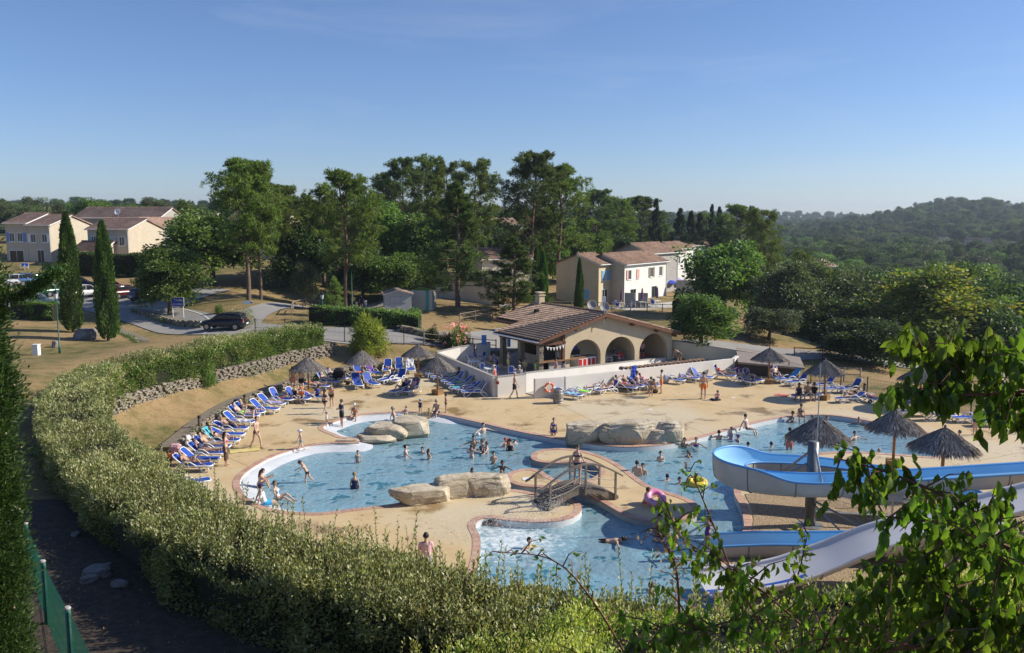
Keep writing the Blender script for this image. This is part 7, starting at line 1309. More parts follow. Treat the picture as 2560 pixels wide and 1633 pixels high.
for k, a in enumerate([((553, 1114), 'turquoise', 'turquoise towel over the back of a lounger in the left row'), ((1026, 931), 'white', 'white towel over the back of a lounger by the stone wall'), ((932, 940), 'purple', 'purple towel over a lounger by the stone wall'), ((1860, 960), 'purple', 'dark purple towel over the lounger back at the right'), ((1970, 957), 'aqua', 'bright blue towel draped over a lounger back at the fence'), ((1827, 937), 'stripe', 'white patterned towel over the lounger back at the wall end')]): towel_on(*a, w=.56, l=.95, back=True, seed=k + 30)
for px, py, mt, lb, s in ((470, 1100, 'white', 'white towel lying on the stone kerb', .4), (440, 1127, 'palepink', 'pale pink towel lying on the stone kerb', .6), (428, 1143, 'red', 'red bag lying on the kerb by the nearest bollard', .35), (592, 1010, 'navy', 'dark bag on the kerb below the far bollard', .5), (870, 962, 'black', 'black rucksack against the stone wall', .35), (1636, 982, 'black', 'black beach bag beside the boy in green trunks', .5), (2175, 1007, 'black', 'black bag beside the sunbather at the right', .35)):
 z = .42 if px < 700 else .0; p = G(px, py, z); o = boulder(p + Vector((0, 0, s * .28)), (s * .6, s * .45, s * .42), px * .1, TC[mt], None, px, .8, .06, 'beach_bag', .75, 3); tag(o, lb, 'bag')
psh = G(848, 956); e = empty('pushchair', psh, .3, 'pushchair covered by a black cloth beside the loungers', 'pushchair'); boulder(Vector((0, 0, .62)), (.55, .4, .5), 77, TC['black'], e, 0, .9, .1, 'cover', .75, 3)
for s in (-1, 1):
 for x in (-.35, .4): MB().tube([(math.cos(a) * .11 + x, s * .28, .11 + math.sin(a) * .11) for a in np.linspace(0, 6.283, 12, endpoint=False)], .02, 5, closed=True).build('wheel', BLK, e)
p = G(1318, 1198); tag(MB().box((-.22, -.22, .0), (.22, .22, .012)).build('depth_marker', PAINT_W, loc=p + Vector((0, 0, .008))), 'white square marker plate on the round island lobe', 'marker')
for k, (px, py) in enumerate(((1625, 1024), (1833, 994), (1748, 1100))): tag(MB().lathe([(.16, 0), (.16, .006), (.001, .007)], 14).build('drain_cover', PAINT_W, loc=G(px, py, .005)), ['pale drain cover in the middle of the terrace', 'pale drain cover right of the child on the terrace', 'pale drain cover by the pool edge'][k], 'drain', 'drain covers')
# joints between the terrace panels
jm = M('panel_joint', (.26, .19, .10), .9, .2, 6, coord='World')
jn = [((1395, 1010), (1600, 1110)), ((1450, 1060), (1700, 1000)), ((1700, 1000), (1960, 1040)), ((1640, 1030), (1760, 1084)), ((1290, 1070), (1400, 1012)), ((1130, 1000), (1300, 1000)), ((700, 1060), (900, 990)), ((1960, 1035), (2160, 990)), ((620, 1165), (560, 1140)), ((2300, 1180), (2560, 1130))]
jo = MB()
for a, b_ in jn: A = G(*a, .004); B = G(*b_, .004); t = (B - A).normalized(); s = Vector((-t.y, t.x, 0)) * .012; jo.add([A + s, B + s, B - s, A - s], [(0, 1, 2, 3)])
o = jo.build('terrace_joints', jm); struct(o)
# ------------------------------------------------------------------ spray over the bubbling basin
n = 5200; cs = [(G(1385, 1280), .35, .35, 420), (G(1290, 1300), 1.2, .4, 1500), (G(1240, 1340), 1.1, .3, 1000)]; P = []
for c, s, h, k in cs: q = RNG.normal(size=(k, 3)) * np.array([s, s * .7, 0]) + np.array([c.x, c.y, 0]); q[:, 2] = np.abs(RNG.normal(size=k)) * h + .02; P.append(q)
P = np.concatenate(P); r_ = RNG.uniform(.006, .017, len(P)); oc = np.array([(1, 0, 0), (0, 1, 0), (-1, 0, 0), (0, -1, 0), (0, 0, 1), (0, 0, -1)]); of = np.array([(0, 1, 4), (1, 2, 4), (2, 3, 4), (3, 0, 4), (1, 0, 5), (2, 1, 5), (3, 2, 5), (0, 3, 5)])
stuff(new('water_spray', fastmesh('water_spray', (P[:, None] + oc[None] * r_[:, None, None]).reshape(-1, 3), (np.arange(len(P))[:, None, None] * 6 + of[None]).reshape(-1, 3), [M('spray_white', (.85, .88, .9), .2, .05, 3)])))
# ------------------------------------------------------------------ chairs and tables
def make_chair():
 e = {}; e['seat'] = MB().box((-.22, -.22, .42), (.22, .22, .45)).mesh('seat', SLING, False, .008); e['backrest'] = MB().box((-.26, -.2, .5), (-.23, .2, .88)).mesh('backrest', SLING, False, .008)
 e['back_frame'] = MB().tube([(-.24, -.22, .44), (-.26, -.22, .85), (-.26, -.14, .92), (-.26, .14, .92), (-.26, .22, .85), (-.24, .22, .44)], .018, 6).mesh('back_frame', PLAST, True); e['seat_frame'] = MB().tube([(-.24, -.24, .43), (.24, -.24, .43), (.24, .24, .43), (-.24, .24, .43)], .018, 5, closed=True).mesh('seat_frame', PLAST, True)
 e['armrest'] = MB().tube([(-.25, 0, .64), (.2, 0, .65), (.24, 0, .44)], .018, 5).mesh('armrest', PLAST, True); e['leg'] = MB().tube([(0, 0, 0), (0, 0, .44)], .018, 5).mesh('leg', PLAST, True); return e
CH = make_chair()
def chair(loc, rz, label):
 e = empty('terrace_chair', loc, rz, label, 'chair', 'blue and white terrace chairs')
 for k in ('seat', 'backrest', 'back_frame', 'seat_frame'): new(k, CH[k], e)
 for s in (-1, 1): new('armrest', CH['armrest'], e, (0, s * .24, 0)); [new('leg', CH['leg'], e, (x, s * .22, 0)) for x in (-.22, .22)]
TBT = MB().box((-.4, -.4, .70), (.4, .4, .735)).mesh('table_top', PLAST, False, .01); TBL = MB().tube([(0, 0, 0), (0, 0, .71)], .025, 6).mesh('leg', PLAST, True)
def table(loc, rz, label):
 e = empty('terrace_table', loc, rz, label, 'table', 'white terrace tables'); new('table_top', TBT, e)
 for x in (-.34, .34):
  for y in (-.34, .34): new('leg', TBL, e, (x, y, 0))
def bz(px, py, z=.06): return G(px, py, z)
for px, py, rz, lb in ((1170, 905, -.8, 'chair behind the woman in the black top on the bar terrace'), (1178, 918, .2, 'chair left of the nearer white table'), (1204, 905, 2.6, 'chair right of the woman in the black top'), (1203, 918, 3.3, 'chair tucked at the right of the first white table'), (1212, 936, .9, 'chair behind the second white table'), (1236, 943, 2.8, 'chair of the woman in a white hat'), (1281, 944, 1.2, 'chair at the bar terrace front edge'), (1242, 913, .3, 'chair of the seated woman by the stone pillar'), (1518, 905, .4, 'chair left inside the middle arch'), (1522, 912, .2, 'chair in front of the middle arch opening'), (1556, 900, 3.4, 'chair right inside the middle arch'), (1132, 902, -.5, 'chair at the far left of the bar terrace')): chair(bz(px, py), rz, lb)
for px, py, rz, lb in ((1186, 925, .35, 'white square table below the woman in the black top'), (1225, 944, .35, 'white square table nearest the wall corner'), (1534, 908, .3, 'white square table inside the middle arch')): table(bz(px, py), rz, lb)
rc = G(1549, 908, .06); chair(rc, -1.2, 'chair hung with a red and yellow striped towel at the middle arch'); o = new('towel', cloth(.5, .5, 41, wr=.05, mat=TC['red']), None, mw=Matrix.Translation((rc.x, rc.y - .15, .75)) @ Matrix.Rotation(R(80), 4, 'X')); tag(o, 'red and yellow striped towel over a chair at the middle arch', 'towel')
fz = VPL(1470, 900, (RG.x, RG.y, 0) , (gv.x, gv.y, 0)); e = empty('ice_cream_freezer', (fz.x - .2, fz.y + .9, .22), math.atan2(gu.y, gu.x), 'white and red ice cream chest freezer inside the left arch', 'freezer'); MB().box((-.9, -.4, 0), (.9, .4, .85)).build('cabinet', PAINT_W, e, False, .03); MB().box((-.88, -.37, .85), (.88, .37, .90)).build('glass_lid', GLASS, e); RED = M('freezer_red', (.62, .03, .03), .4)
for i in range(4): MB().box((-.85 + i * .43, -.412, .12), (-.55 + i * .43, -.402, .7)).build('red_panel', RED, e)
e2 = empty('counter_boxes', (fz.x - 1.0, fz.y + 1.0, .22), .4, 'stacked dark crates behind the freezer in the left arch', 'crates'); MB().box((-.45, -.3, 0), (.45, .3, 1.0)).build('lower_crate', W_CRM, e2); MB().box((-.4, -.28, 1.0), (.35, .28, 1.4)).build('upper_crate', BLK, e2); MB().box((-.3, -.2, 1.4), (.2, .2, 1.62)).build('blue_tray', SLING, e2)
for k, px in enumerate((1432, 1606)): q = G(px, 905 if k == 0 else 886, .4); tag(MB().ball((0, 0, 0), .34, 10, 8, (1, 1, .8)).build('red_stool', RED, None, True, loc=(q.x, q.y, .32)), ['red round stool at the left arch', 'red round stool at the right arch'][k], 'stool', 'red stools')
hd = M('poster_blue', (.05, .18, .5), .5, .4, 9); 
for px, py, w_, lb in ((1210, 850, .4, 'small blue notice on the mesh fence left of the bar'), (1272, 855, .28, 'narrow blue and white notice inside the bar porch')): q = AT(px, py, 67.0 if px < 1250 else 66.2); tag(MB().box((-w_ / 2, -.02, -.4), (w_ / 2, .02, .4)).build('notice', hd, loc=q), lb, 'notice')
# house terrace: closed parasols and chairs
for k, (px, py) in enumerate(((1553, 770), (1605, 752), (1643, 742))):
 q = AT(px, py, 101.0 + k * 1.5); e = empty('closed_parasol', (q.x, q.y, 1.1), 0, ['left closed violet parasol on the house terrace', 'middle closed violet parasol on the house terrace', 'right closed violet parasol on the house terrace'][k], 'parasol', 'closed violet parasols'); VIO = M('violet_cloth', (.17, .09, .22), .8, .2, 5); MB().lathe([(.03, 1.05), (.17, 1.1), (.15, 1.6), (.09, 2.3), (.02, 2.45)], 9).build('canopy', VIO, e); MB().tube([(0, 0, 0), (0, 0, 2.4)], .025, 6).build('pole', PLAST, e); MB().lathe([(.25, 0), (.25, .06), (.05, .1)], 10).build('base', W_GRY, e)
 for j in range(3 if k == 0 else 2): a = j * 2.1 + k; chair((q.x + math.cos(a) * .95, q.y + math.sin(a) * .8, 1.1), a + 3.14, ['left', 'middle', 'right'][j] + ' chair under the ' + ['left', 'middle', 'right'][k] + ' closed violet parasol')
 table((q.x, q.y + .1, 1.1), .3, 'white table under the ' + ['left', 'middle', 'right'][k] + ' closed violet parasol')
for k, (px, py) in enumerate(((57, 660), (66, 661))): q = AT(px, py, 112); chair((q.x, q.y, H(q.x, q.y)), -1.2, ['left', 'right'][k] + ' chair on the terrace of the leftmost house')
for k, (px, py, D) in enumerate(((1690, 700, 128), (1668, 704, 126))):
 q = AT(px, py, D); e = empty('open_parasol', (q.x, q.y, q.z - 2.1), 0, ['pale lilac open parasol by the far houses', 'blue open parasol by the far houses'][k], 'parasol'); MB().lathe([(1.5, 1.9), (.9, 2.25), (.02, 2.5)], 14).build('canopy', [M('lilac_cloth', (.42, .38, .60), .8), TC['blue']][k], e); MB().tube([(0, 0, -1), (0, 0, 2.4)], .03, 6).build('pole', PLAST, e)
# satellite dishes and aerials on houses
for px, py, D, lb in ((297, 560, 122, 'round dish on a short mast above the left roofs'), (172, 585, 114, 'dish on the lit gable of the left house')):
 q = AT(px, py, D); e = empty('roof_dish', (q.x, q.y, q.z), 0, lb, 'dish'); MB().tube([(0, 0, -.3), (0, 0, 1.6)], .04, 6).build('mast', MET, e); o = dishm.build('reflector', PAINT_W, e, True); o.matrix_local = Matrix.Translation((0, -.1, 1.7)) @ Matrix.Rotation(R(70), 4, 'X')
# thatched shed roof at the right of the wall
q0 = G(1846, 935); e = empty('reed_shed', (0, 0, 0), 0, 'low shed with a grey reed roof behind the right hand fence', 'shed'); A = AT(1840, 868, 70); B = AT(2000, 893, 67); C = AT(2012, 920, 62); D_ = AT(1845, 905, 63.5); MB().add([A, B, C, D_, A - Vector((0, 0, .15)), B - Vector((0, 0, .15)), C - Vector((0, 0, .15)), D_ - Vector((0, 0, .15))], [(0, 1, 2, 3), (4, 5, 6, 7), (0, 1, 5, 4), (1, 2, 6, 5), (2, 3, 7, 6), (3, 0, 4, 7)]).build('roof', M('reed', (.30, .25, .22), .95, .3, 5, bstr=.6, bscale=16, coord='World'), e)
MB().add([Vector((C.x - .3, C.y + .4, -.2)), Vector((D_.x, D_.y + .4, -.2)), Vector((D_.x, D_.y + .4, D_.z - .15)), Vector((C.x - .3, C.y + .4, C.z - .15)), Vector((C.x - .3, C.y + .6, -.2)), Vector((D_.x, D_.y + .6, -.2)), Vector((D_.x, D_.y + .6, D_.z - .15)), Vector((C.x - .3, C.y + .6, C.z - .15))], [(0, 1, 2, 3), (4, 5, 6, 7), (0, 1, 5, 4), (1, 2, 6, 5), (2, 3, 7, 6), (3, 0, 4, 7)]).build('wall', M('shed_dark', (.07, .06, .05), .9), e)
# ------------------------------------------------------------------ cars
TYRE = M('tyre', (.018, .018, .019), .85); RIM = M('rim', (.40, .40, .41), .35, .2, 8, metal=.7); HL = M('headlight', (.55, .56, .58), .15); TL = M('taillight', (.42, .015, .012), .25)
def ringsec(x, w, z0, z1, p=3.2): 
 zc = (z0 + z1) / 2; h = (z1 - z0) / 2; out = []
 for k in range(20): a = 2 * math.pi * k / 20; c, s = math.cos(a), math.sin(a); out.append((x, w * math.copysign(abs(c) ** (2 / p), c), zc + h * math.copysign(abs(s) ** (2 / p), s)))
 return out
def skin(secs):
 mb = MB(); n = len(secs[0])
 for s in secs: mb.v += s
 for i in range(len(secs) - 1):
  for k in range(n): mb.f.append((i * n + k, i * n + (k + 1) % n, (i + 1) * n + (k + 1) % n, (i + 1) * n + k))
 mb.f += [tuple(range(n))[::-1], tuple((len(secs) - 1) * n + k for k in range(n))]; mb.mi = [0] * len(mb.f); return mb
CARB = skin([ringsec(-2.04, .66, .42, .72), ringsec(-1.98, .80, .33, .88), ringsec(-1.6, .85, .26, .97), ringsec(-.6, .87, .25, .98), ringsec(.6, .87, .25, .95), ringsec(1.2, .85, .26, .90), ringsec(1.75, .80, .28, .78), ringsec(2.0, .68, .34, .66), ringsec(2.06, .5, .42, .58)])
CARG = skin([ringsec(-1.86, .60, .85, 1.0, 4), ringsec(-1.62, .68, .85, 1.32, 4), ringsec(-1.1, .71, .85, 1.44, 4), ringsec(-.3, .71, .85, 1.47, 4), ringsec(.25, .69, .85, 1.42, 4), ringsec(.8, .66, .85, 1.12, 4), ringsec(1.1, .63, .8, .93, 4)])
CARR = skin([ringsec(-1.72, .60, 1.30, 1.36, 3), ringsec(-1.1, .70, 1.38, 1.475, 3), ringsec(-.3, .71, 1.40, 1.50, 3), ringsec(.3, .66, 1.36, 1.43, 3)])
CMESH = dict(g=CARG.mesh('windows', GLASS, True), t=MB().tube([(0, -.1, 0), (0, .1, 0)], .31, 18).mesh('tyre', TYRE, False), r=MB().tube([(0, -.108, 0), (0, .108, 0)], .2, 10).mesh('rim', RIM))
def car(px, py, D, rz, c, label, loc=None):
 p = AT(px, py, D) if loc is None else Vector(loc); z = H(p.x, p.y) + .09; e = empty('parked_car', (p.x, p.y, z), R(rz), label, 'car', 'cars by the road and in the car park')
 pm_ = M('car_' + str(c), c, .25, .05, 2, spec=.6); o = CARB.build('body', pm_, e, True); CMESHg = new('windows', CMESH['g'], e); CARR.build('roof', pm_, e, True)
 for s in (-1, 1):
  for a, b_ in (((.95, .64, .93), (.25, .67, 1.43)), ((-.35, .715, .95), (-.32, .70, 1.44)), ((-1.25, .72, .95), (-1.35, .68, 1.40)), ((-1.8, .62, .95), (-1.62, .64, 1.34))): MB().tube([(a[0], s * a[1], a[2]), (b_[0], s * b_[1], b_[2])], .035, 5).build('pillar', pm_, e)
  for x in (-1.28, 1.28): w = new('wheel', CMESH['t'], e, (x, s * .78, .31)); new('rim', CMESH['r'], w)
  MB().ball((1.9, s * .58, .66), .14, 8, 6, (.8, 1.2, .7)).build('headlight', HL, e, True); MB().ball((-1.95, s * .66, .80), .15, 8, 6, (.4, .8, 1.2)).build('taillight', TL, e, True); MB().box((.55, s * .86 - .06, .93), (.68, s * .86 + .12 * s + .06, 1.05)).build('mirror', pm_, e)
 MB().box((-2.07, -.26, .5), (-2.03, .26, .61)).build('number_plate', PAINT_W, e); MB().box((2.04, -.26, .42), (2.075, .26, .52)).build('number_plate', PAINT_W, e); return e
car(562, 818, 73.5, 176, (.012, .014, .02), 'black car driving along the road behind the hedge')
car(213, 745, 92, 62, (.55, .56, .57), 'silver hatchback parked between the two cypresses'); car(312, 748, 91, 58, (.10, .012, .014), 'dark red car parked right of the second cypress'); car(276, 738, 95, 60, (.55, .05, .02), 'bright red car half hidden by the second cypress'); car(140, 738, 94, 62, (.01, .10, .07), 'dark green car left of the first cypress'); car(198, 726, 100, 20, (.012, .014, .02), 'black car behind the silver hatchback'); car(88, 760, 86, 8, (.42, .43, .44), 'grey car parked beside the low hedge at the left'); car(50, 712, 101, 50, (.50, .52, .55), 'pale car behind the conifer branch, left'); car(80, 712, 102, 50, (.06, .12, .28), 'blue car behind the conifer branch'); car(372, 752, 89, 55, (.02, .02, .022), 'dark car under the low oak')
# ================================================================== people
random.seed(3)
SK = [M('skin_%d' % k, c, .55, .08, 5) for k, c in enumerate([(.66, .47, .37), (.56, .365, .265), (.43, .26, .18), (.19, .105, .068)])]
HR = {k: M('hair_' + k, c, .6, .25, 20) for k, c in dict(b=(.018, .013, .010), n=(.07, .04, .022), l=(.30, .20, .09), g=(.32, .30, .28), r=(.16, .06, .03)).items()}
def V3(*a): return Vector(a).normalized()
D0 = V3(0, 0, -1)
def pose(T=(0, 0, 1), Hd=None, th=((.03, .04, -1), (.0, -.04, -1)), sh=((0, 0, -1), (-.05, 0, -1)), ua=((.02, .22, -1), (.02, -.22, -1)), fa=((.2, .04, -1), (.2, -.04, -1)), pz=None, foot=((1, .15, -.05), (1, -.15, -.05))): return dict(T=T, Hd=Hd or T, th=th, sh=sh, ua=ua, fa=fa, pz=pz, foot=foot)
UP_ = ((.0, 0, 1), (.0, 0, 1))
POSES = dict(stand=pose(), walk=pose((.06, 0, 1), None, ((.38, .05, -1), (-.22, -.05, -1)), ((.12, 0, -1), (-.55, 0, -.85)), ((-.25, .2, -1), (.3, -.2, -1)), ((.0, .0, -1), (.55, 0, -.9))),
 hips=pose(ua=((-.25, .6, -.8), (-.25, -.6, -.8)), fa=((.35, -.55, -.45), (.35, .55, -.45))), cross=pose(ua=((.25, .25, -.9), (.25, -.25, -.9)), fa=((.55, -.6, .3), (.55, .6, .1))), out=pose(ua=((.3, .9, -.3), (.3, -.9, -.35)), fa=((.5, .7, -.2), (.5, -.7, -.2))), rail=pose((.08, 0, 1), (.25, .1, 1), ua=((.35, .35, -.85), (.1, -.3, -1)), fa=((.7, .3, -.3), (.5, .3, -.8))),
 bend=pose((.93, 0, .38), (1, 0, .1), ((.1, .06, -1), (.0, -.06, -1)), ((-.05, 0, -1), (-.05, 0, -1)), ((.25, .1, -1), (.25, -.1, -1)), ((.35, 0, -1), (.35, 0, -1))), reach=pose((.45, .0, .9), (.8, 0, .6), ((.25, .05, -1), (-.45, -.05, -1)), ((-.05, 0, -1), (-.75, 0, -.75)), ((.6, .15, -.8), (.7, -.15, -.7)), ((.75, .1, -.5), (.8, 0, -.45))),
 sit=pose((.12, 0, 1), (.2, 0, 1), ((1, .18, .02), (1, -.18, .02)), ((.1, 0, -1), (.1, 0, -1)), ((.25, .2, -.95), (.25, -.2, -.95)), ((.85, -.15, -.35), (.85, .15, -.35)), .10), prop=pose((-.25, 0, 1), (.1, 0, 1), ((1, .15, -.1), (1, -.15, .05)), ((.3, 0, -1), (.4, 0, -1)), ((-.5, .3, -.9), (-.5, -.3, -.9)), ((-.25, .1, -1), (-.25, -.1, -1)), .10),
 crouch=pose((.25, 0, 1), (.4, 0, 1), ((.8, .2, .6), (.8, -.2, .55)), ((.35, 0, -.95), (.35, 0, -.95)), ((.75, .1, -.6), (.75, -.1, -.6)), ((.75, -.15, .3), (.75, .15, .3)), .10), legs=pose((-.22, 0, 1), (0, 0, 1), ((.85, .12, .42), (.9, -.12, .3)), ((.8, 0, -.6), (.85, 0, -.45)), ((-.45, .3, -.9), (.3, -.2, -.9)), ((-.2, 0, -1), (.7, 0, -.4)), .10),
 rec=pose((-.74, 0, .67), (-.35, 0, .95), ((1, .12, .04), (1, -.12, .06)), ((1, .03, -.06), (1, -.03, -.08)), ((.55, .35, -.6), (.55, -.35, -.6)), ((.95, -.2, .15), (.95, .2, .15)), .10, UP_), knee=pose((-.74, 0, .67), (-.35, 0, .95), ((1, .12, .04), (.72, -.1, .7)), ((1, .03, -.06), (.62, -.0, -.8)), ((.5, .4, -.6), (.3, -.35, -.6)), ((.95, -.1, .2), (.9, .1, .25)), .10, ((.0, 0, 1), (1, 0, 0))), arms=pose((-.74, 0, .67), (-.5, 0, .85), ((1, .12, .04), (.75, -.1, .6)), ((1, .03, -.06), (.7, 0, -.7)), ((-.3, .75, .6), (-.3, -.75, .6)), ((-.4, -.8, .3), (-.4, .8, .3)), .10, ((.0, 0, 1), (1, 0, 0))),
 flat=pose((-1, 0, .1), (-1, 0, .25), ((1, .12, .02), (1, -.12, .04)), ((1, .03, -.02), (1, -.03, -.02)), ((.9, .3, -.1), (.9, -.3, -.1)), ((1, .1, 0), (1, -.1, 0)), .10, UP_), prone=pose((1, 0, .12), (1, 0, .35), ((-1, .1, -.02), (-1, -.1, -.02)), ((-1, 0, .0), (-1, 0, .05)), ((.75, .5, -.3), (.75, -.5, -.3)), ((.6, -.7, -.05), (.6, .7, -.05)), .11, ((-1, 0, -.3), (-1, 0, -.3))), swim=pose((1, 0, .22), (1, 0, .6), ((-1, .1, -.15), (-1, -.1, -.25)), ((-1, 0, -.1), (-1, 0, .1)), ((.9, .4, .0), (.2, -.9, .1)), ((1, .1, .0), (.3, -.9, 0)), .10, ((-1, 0, 0), (-1, 0, 0))))
BODY = {}
def body(pn, kind):
 key = (pn, kind)
 if key in BODY: return BODY[key]
 q = POSES[pn]; f = kind == 'w'; c = kind == 'c'; T = V3(*q['T']); S = Vector((0, 1, 0)); Fr = S.cross(T).normalized(); hs = 1.28 if c else 1.0; lk = .92 if c else 1.0
 sw = .158 if f else .185; hw = .172 if f else .155
 pel = Vector((0, 0, 0)); th = [V3(*a) for a in q['th']]; sh = [V3(*a) for a in q['sh']]; hip = [pel + S * s * .095 - T * .02 for s in (1, -1)]; kn = [hip[i] + th[i] * .44 * lk for i in (0, 1)]; an = [kn[i] + sh[i] * .42 * lk for i in (0, 1)]
 pz = q['pz'] if q['pz'] is not None else -min(a.z for a in an) + .07
 nk = pel + T * .50; hd = V3(*q['Hd']); Hf = (Fr - hd * Fr.dot(hd)).normalized() if (Fr - hd * Fr.dot(hd)).length > .1 else Fr; hc = nk + T * .07 + hd * (.13 * (.7 + .3 * hs)); bones = []
 mb = MB(); k = 1.12 if f else 1.0
 mb.loft([(pel + T * z, S * w, Fr * d) for z, w, d in ((-.10, .06, .06), (-.06, .125, .10), (0, hw, .115), (.08, hw * .95, .108), (.17, .125 if f else .142, .088), (.28, .14 if f else .158, .10), (.37, sw * .95, .112), (.44, sw, .092), (.48, sw * .72, .072), (.50, .065, .06), (.57, .055, .055), (.62, .05, .052))], 14)
 if f:
  for s in (1, -1): mb.ball(pel + T * .355 + S * s * .075 + Fr * .085, .062, 8, 6)
 r = .098 * hs; mb.loft([(hc + hd * (-r * 1.18 * math.cos(math.pi * i / 8)) + Hf * (.012 if i < 4 else -.004), S * max(.004, r * .80 * math.sin(math.pi * i / 8) ** .8), Hf * max(.004, r * math.sin(math.pi * i / 8) ** .8)) for i in range(9)], 12)
 mb.ball(hc + Hf * r * .98 - hd * r * .12, .022 * hs, 6, 4)
 for s in (1, -1): mb.ball(hc + S * s * r * .82, .024 * hs, 6, 4)
 HANDS = []
 for i, s in enumerate((1, -1)):
  def limb(pts, rs):
   secs = []
   for j, p in enumerate(pts):
    d = (pts[min(j + 1, len(pts) - 1)] - pts[max(j - 1, 0)]).normalized(); a = d.orthogonal().normalized(); secs.append((p, a * rs[j], d.cross(a) * rs[j]))
   mb.loft(secs, 9)
  h_, k_, a_ = hip[i], kn[i], an[i]; limb([h_ + T * .03, h_.lerp(k_, .3), h_.lerp(k_, .7), k_, k_.lerp(a_, .3), k_.lerp(a_, .65), a_], [.092 * k, .085 * k, .066, .055, .056, .044, .034])
  ft = V3(*q['foot'][i]); mb.loft([(a_ - ft * .055 - (D0 * -.0) + sh[i] * .03, S * .03, ft.cross(S) * .035), (a_ + ft * .03 + sh[i] * .035, S * .036, ft.cross(S) * .035), (a_ + ft * .13 + sh[i] * .05, S * .042, ft.cross(S) * .022), (a_ + ft * .185 + sh[i] * .055, S * .03, ft.cross(S) * .014)], 8)
  so = pel + T * .455 + S * s * sw * .95; u = V3(*q['ua'][i]); v = V3(*q['fa'][i]); el = so + u * .285 * lk; wr = el + v * .25 * lk; limb([so - S * s * .05, so, so.lerp(el, .5), el, el.lerp(wr, .35), wr], [.06, .055 if not f else .046, .045 if not f else .038, .037, .036, .024]); HANDS.append((wr, v, s))
  bones += [('th', h_, k_, .08), ('sh', k_, a_, .05), ('ua', so, el, .05), ('fa', el, wr, .035), ('ft', a_, a_ + ft * .2, .04)]
 bones += [('torso', pel - T * .08, nk, .13), ('head', hc - hd * .06, hc + hd * .06, .10)]
 me = mb.mesh('person', SK[0]); o = bpy.data.objects.new('t', me); col.objects.link(o); md = o.modifiers.new('r', 'REMESH'); md.mode = 'VOXEL'; md.voxel_size = .021; md.use_smooth_shade = True; sm = o.modifiers.new('s', 'SMOOTH'); sm.iterations = 2; sm.factor = .4
 dg = bpy.context.evaluated_depsgraph_get(); ev = bpy.data.meshes.new_from_object(o.evaluated_get(dg)); bpy.data.objects.remove(o)
 n = len(ev.vertices); co = np.empty(n * 3, np.float32); ev.vertices.foreach_get('co', co); co = co.reshape(-1, 3); nr = np.empty(n * 3, np.float32); ev.vertices.foreach_get('normal', nr); nr = nr.reshape(-1, 3)
 F = np.array([list(p.vertices) if len(p.vertices) == 4 else list(p.vertices) + [p.vertices[-1]] for p in ev.polygons], np.int32); fc = co[F].mean(1)
 best = np.full(len(F), 9.0); lab = np.zeros(len(F), int); tt = np.zeros(len(F))
 for bi, (nm, a, b_, rr) in enumerate(bones):
  a = np.array(a); d = np.array(b_) - a; t = ((fc - a) @ d) / (d @ d); tc = np.clip(t, 0, 1); dist = np.linalg.norm(fc - a - tc[:, None] * d, axis=1) / rr; m_ = dist < best; best[m_] = dist[m_]; lab[m_] = bi; tt[m_] = t[m_]
 kind_of = np.array([b_[0] for b_ in bones])[lab]; up = (fc - np.array(hc)) @ np.array(hd) / r; fw = (fc - np.array(hc)) @ np.array(Hf) / r; frt = (fc - np.array(pel)) @ np.array(Fr)
 to = kind_of == 'torso'; thh = kind_of == 'th'; uaa = kind_of == 'ua'
 REG = dict(briefs=(to & (tt < .17)) | (thh & (tt < .16)), shorts=(to & (tt < .2)) | (thh & (tt < .62)), top=to & (tt > .63) & (tt < .80), suit=(to & (tt < .86)) | (thh & (tt < .1)), shirt=(to & (tt < .95)) | (uaa & (tt < .62)), tank=to & (tt < .93), skirt=(to & (tt < .24)) | (thh) | ((kind_of == 'sh') & (tt < .45)), hair=(kind_of == 'head') & (((fw < .25) & (up > -.45)) | (up > .52)))
 hm = MB()
 for wr, v, s in HANDS:
  A = v.orthogonal().normalized(); B = v.cross(A); hm.loft([(wr - v * .01, A * .024, B * .016), (wr + v * .04, A * .038, B * .015), (wr + v * .085, A * .036, B * .012)], 8)
  for j, (o_, l_) in enumerate(((-.028, .062), (-.010, .075), (.010, .07), (.028, .055))): p0 = wr + v * .08 + A * o_; cu = v + B * .35; hm.tube([p0, p0 + v * l_ * .5, p0 + v * l_ * .5 + cu.normalized() * l_ * .5], [.0095, .009, .007], 5)
  p0 = wr + v * .025 + A * .032; hm.tube([p0, p0 + (v + A * .8).normalized() * .04, p0 + (v + A * .8).normalized() * .04 + v * .03], [.011, .010, .008], 5)
 hv = np.array(hm.v, np.float32); bm = bpy.data.meshes.new('person_body'); bm.from_pydata(np.concatenate([co, hv]).tolist(), [], [tuple(dict.fromkeys(f_)) for f_ in F.tolist()] + [tuple(i + n for i in f_) for f_ in hm.f]); bm.materials.append(SK[0]); bm.polygons.foreach_set('use_smooth', [True] * len(bm.polygons))
 def shell(mask, off, nm):
  ff = F[mask]
  if not len(ff): return None
  us, inv = np.unique(ff.ravel(), return_inverse=True); fi = inv.reshape(-1, 4); m2 = bpy.data.meshes.new(nm); m2.from_pydata((co[us] + nr[us] * off).tolist(), [], [tuple(dict.fromkeys(x)) for x in fi.tolist()]); m2.materials.append(SK[0]); m2.polygons.foreach_set('use_smooth', [True] * len(m2.polygons)); return m2
 clothes = {nm: shell(mk, .035 if nm == 'skirt' else .02 if nm in ('shirt', 'shorts') else .016 if nm == 'hair' else .009, nm) for nm, mk in REG.items()}
 e = MB()
 for s in (1, -1): e.ball(hc + Hf * r * .86 + S * s * r * .34 + hd * r * .08, .012 * hs, 6, 4)
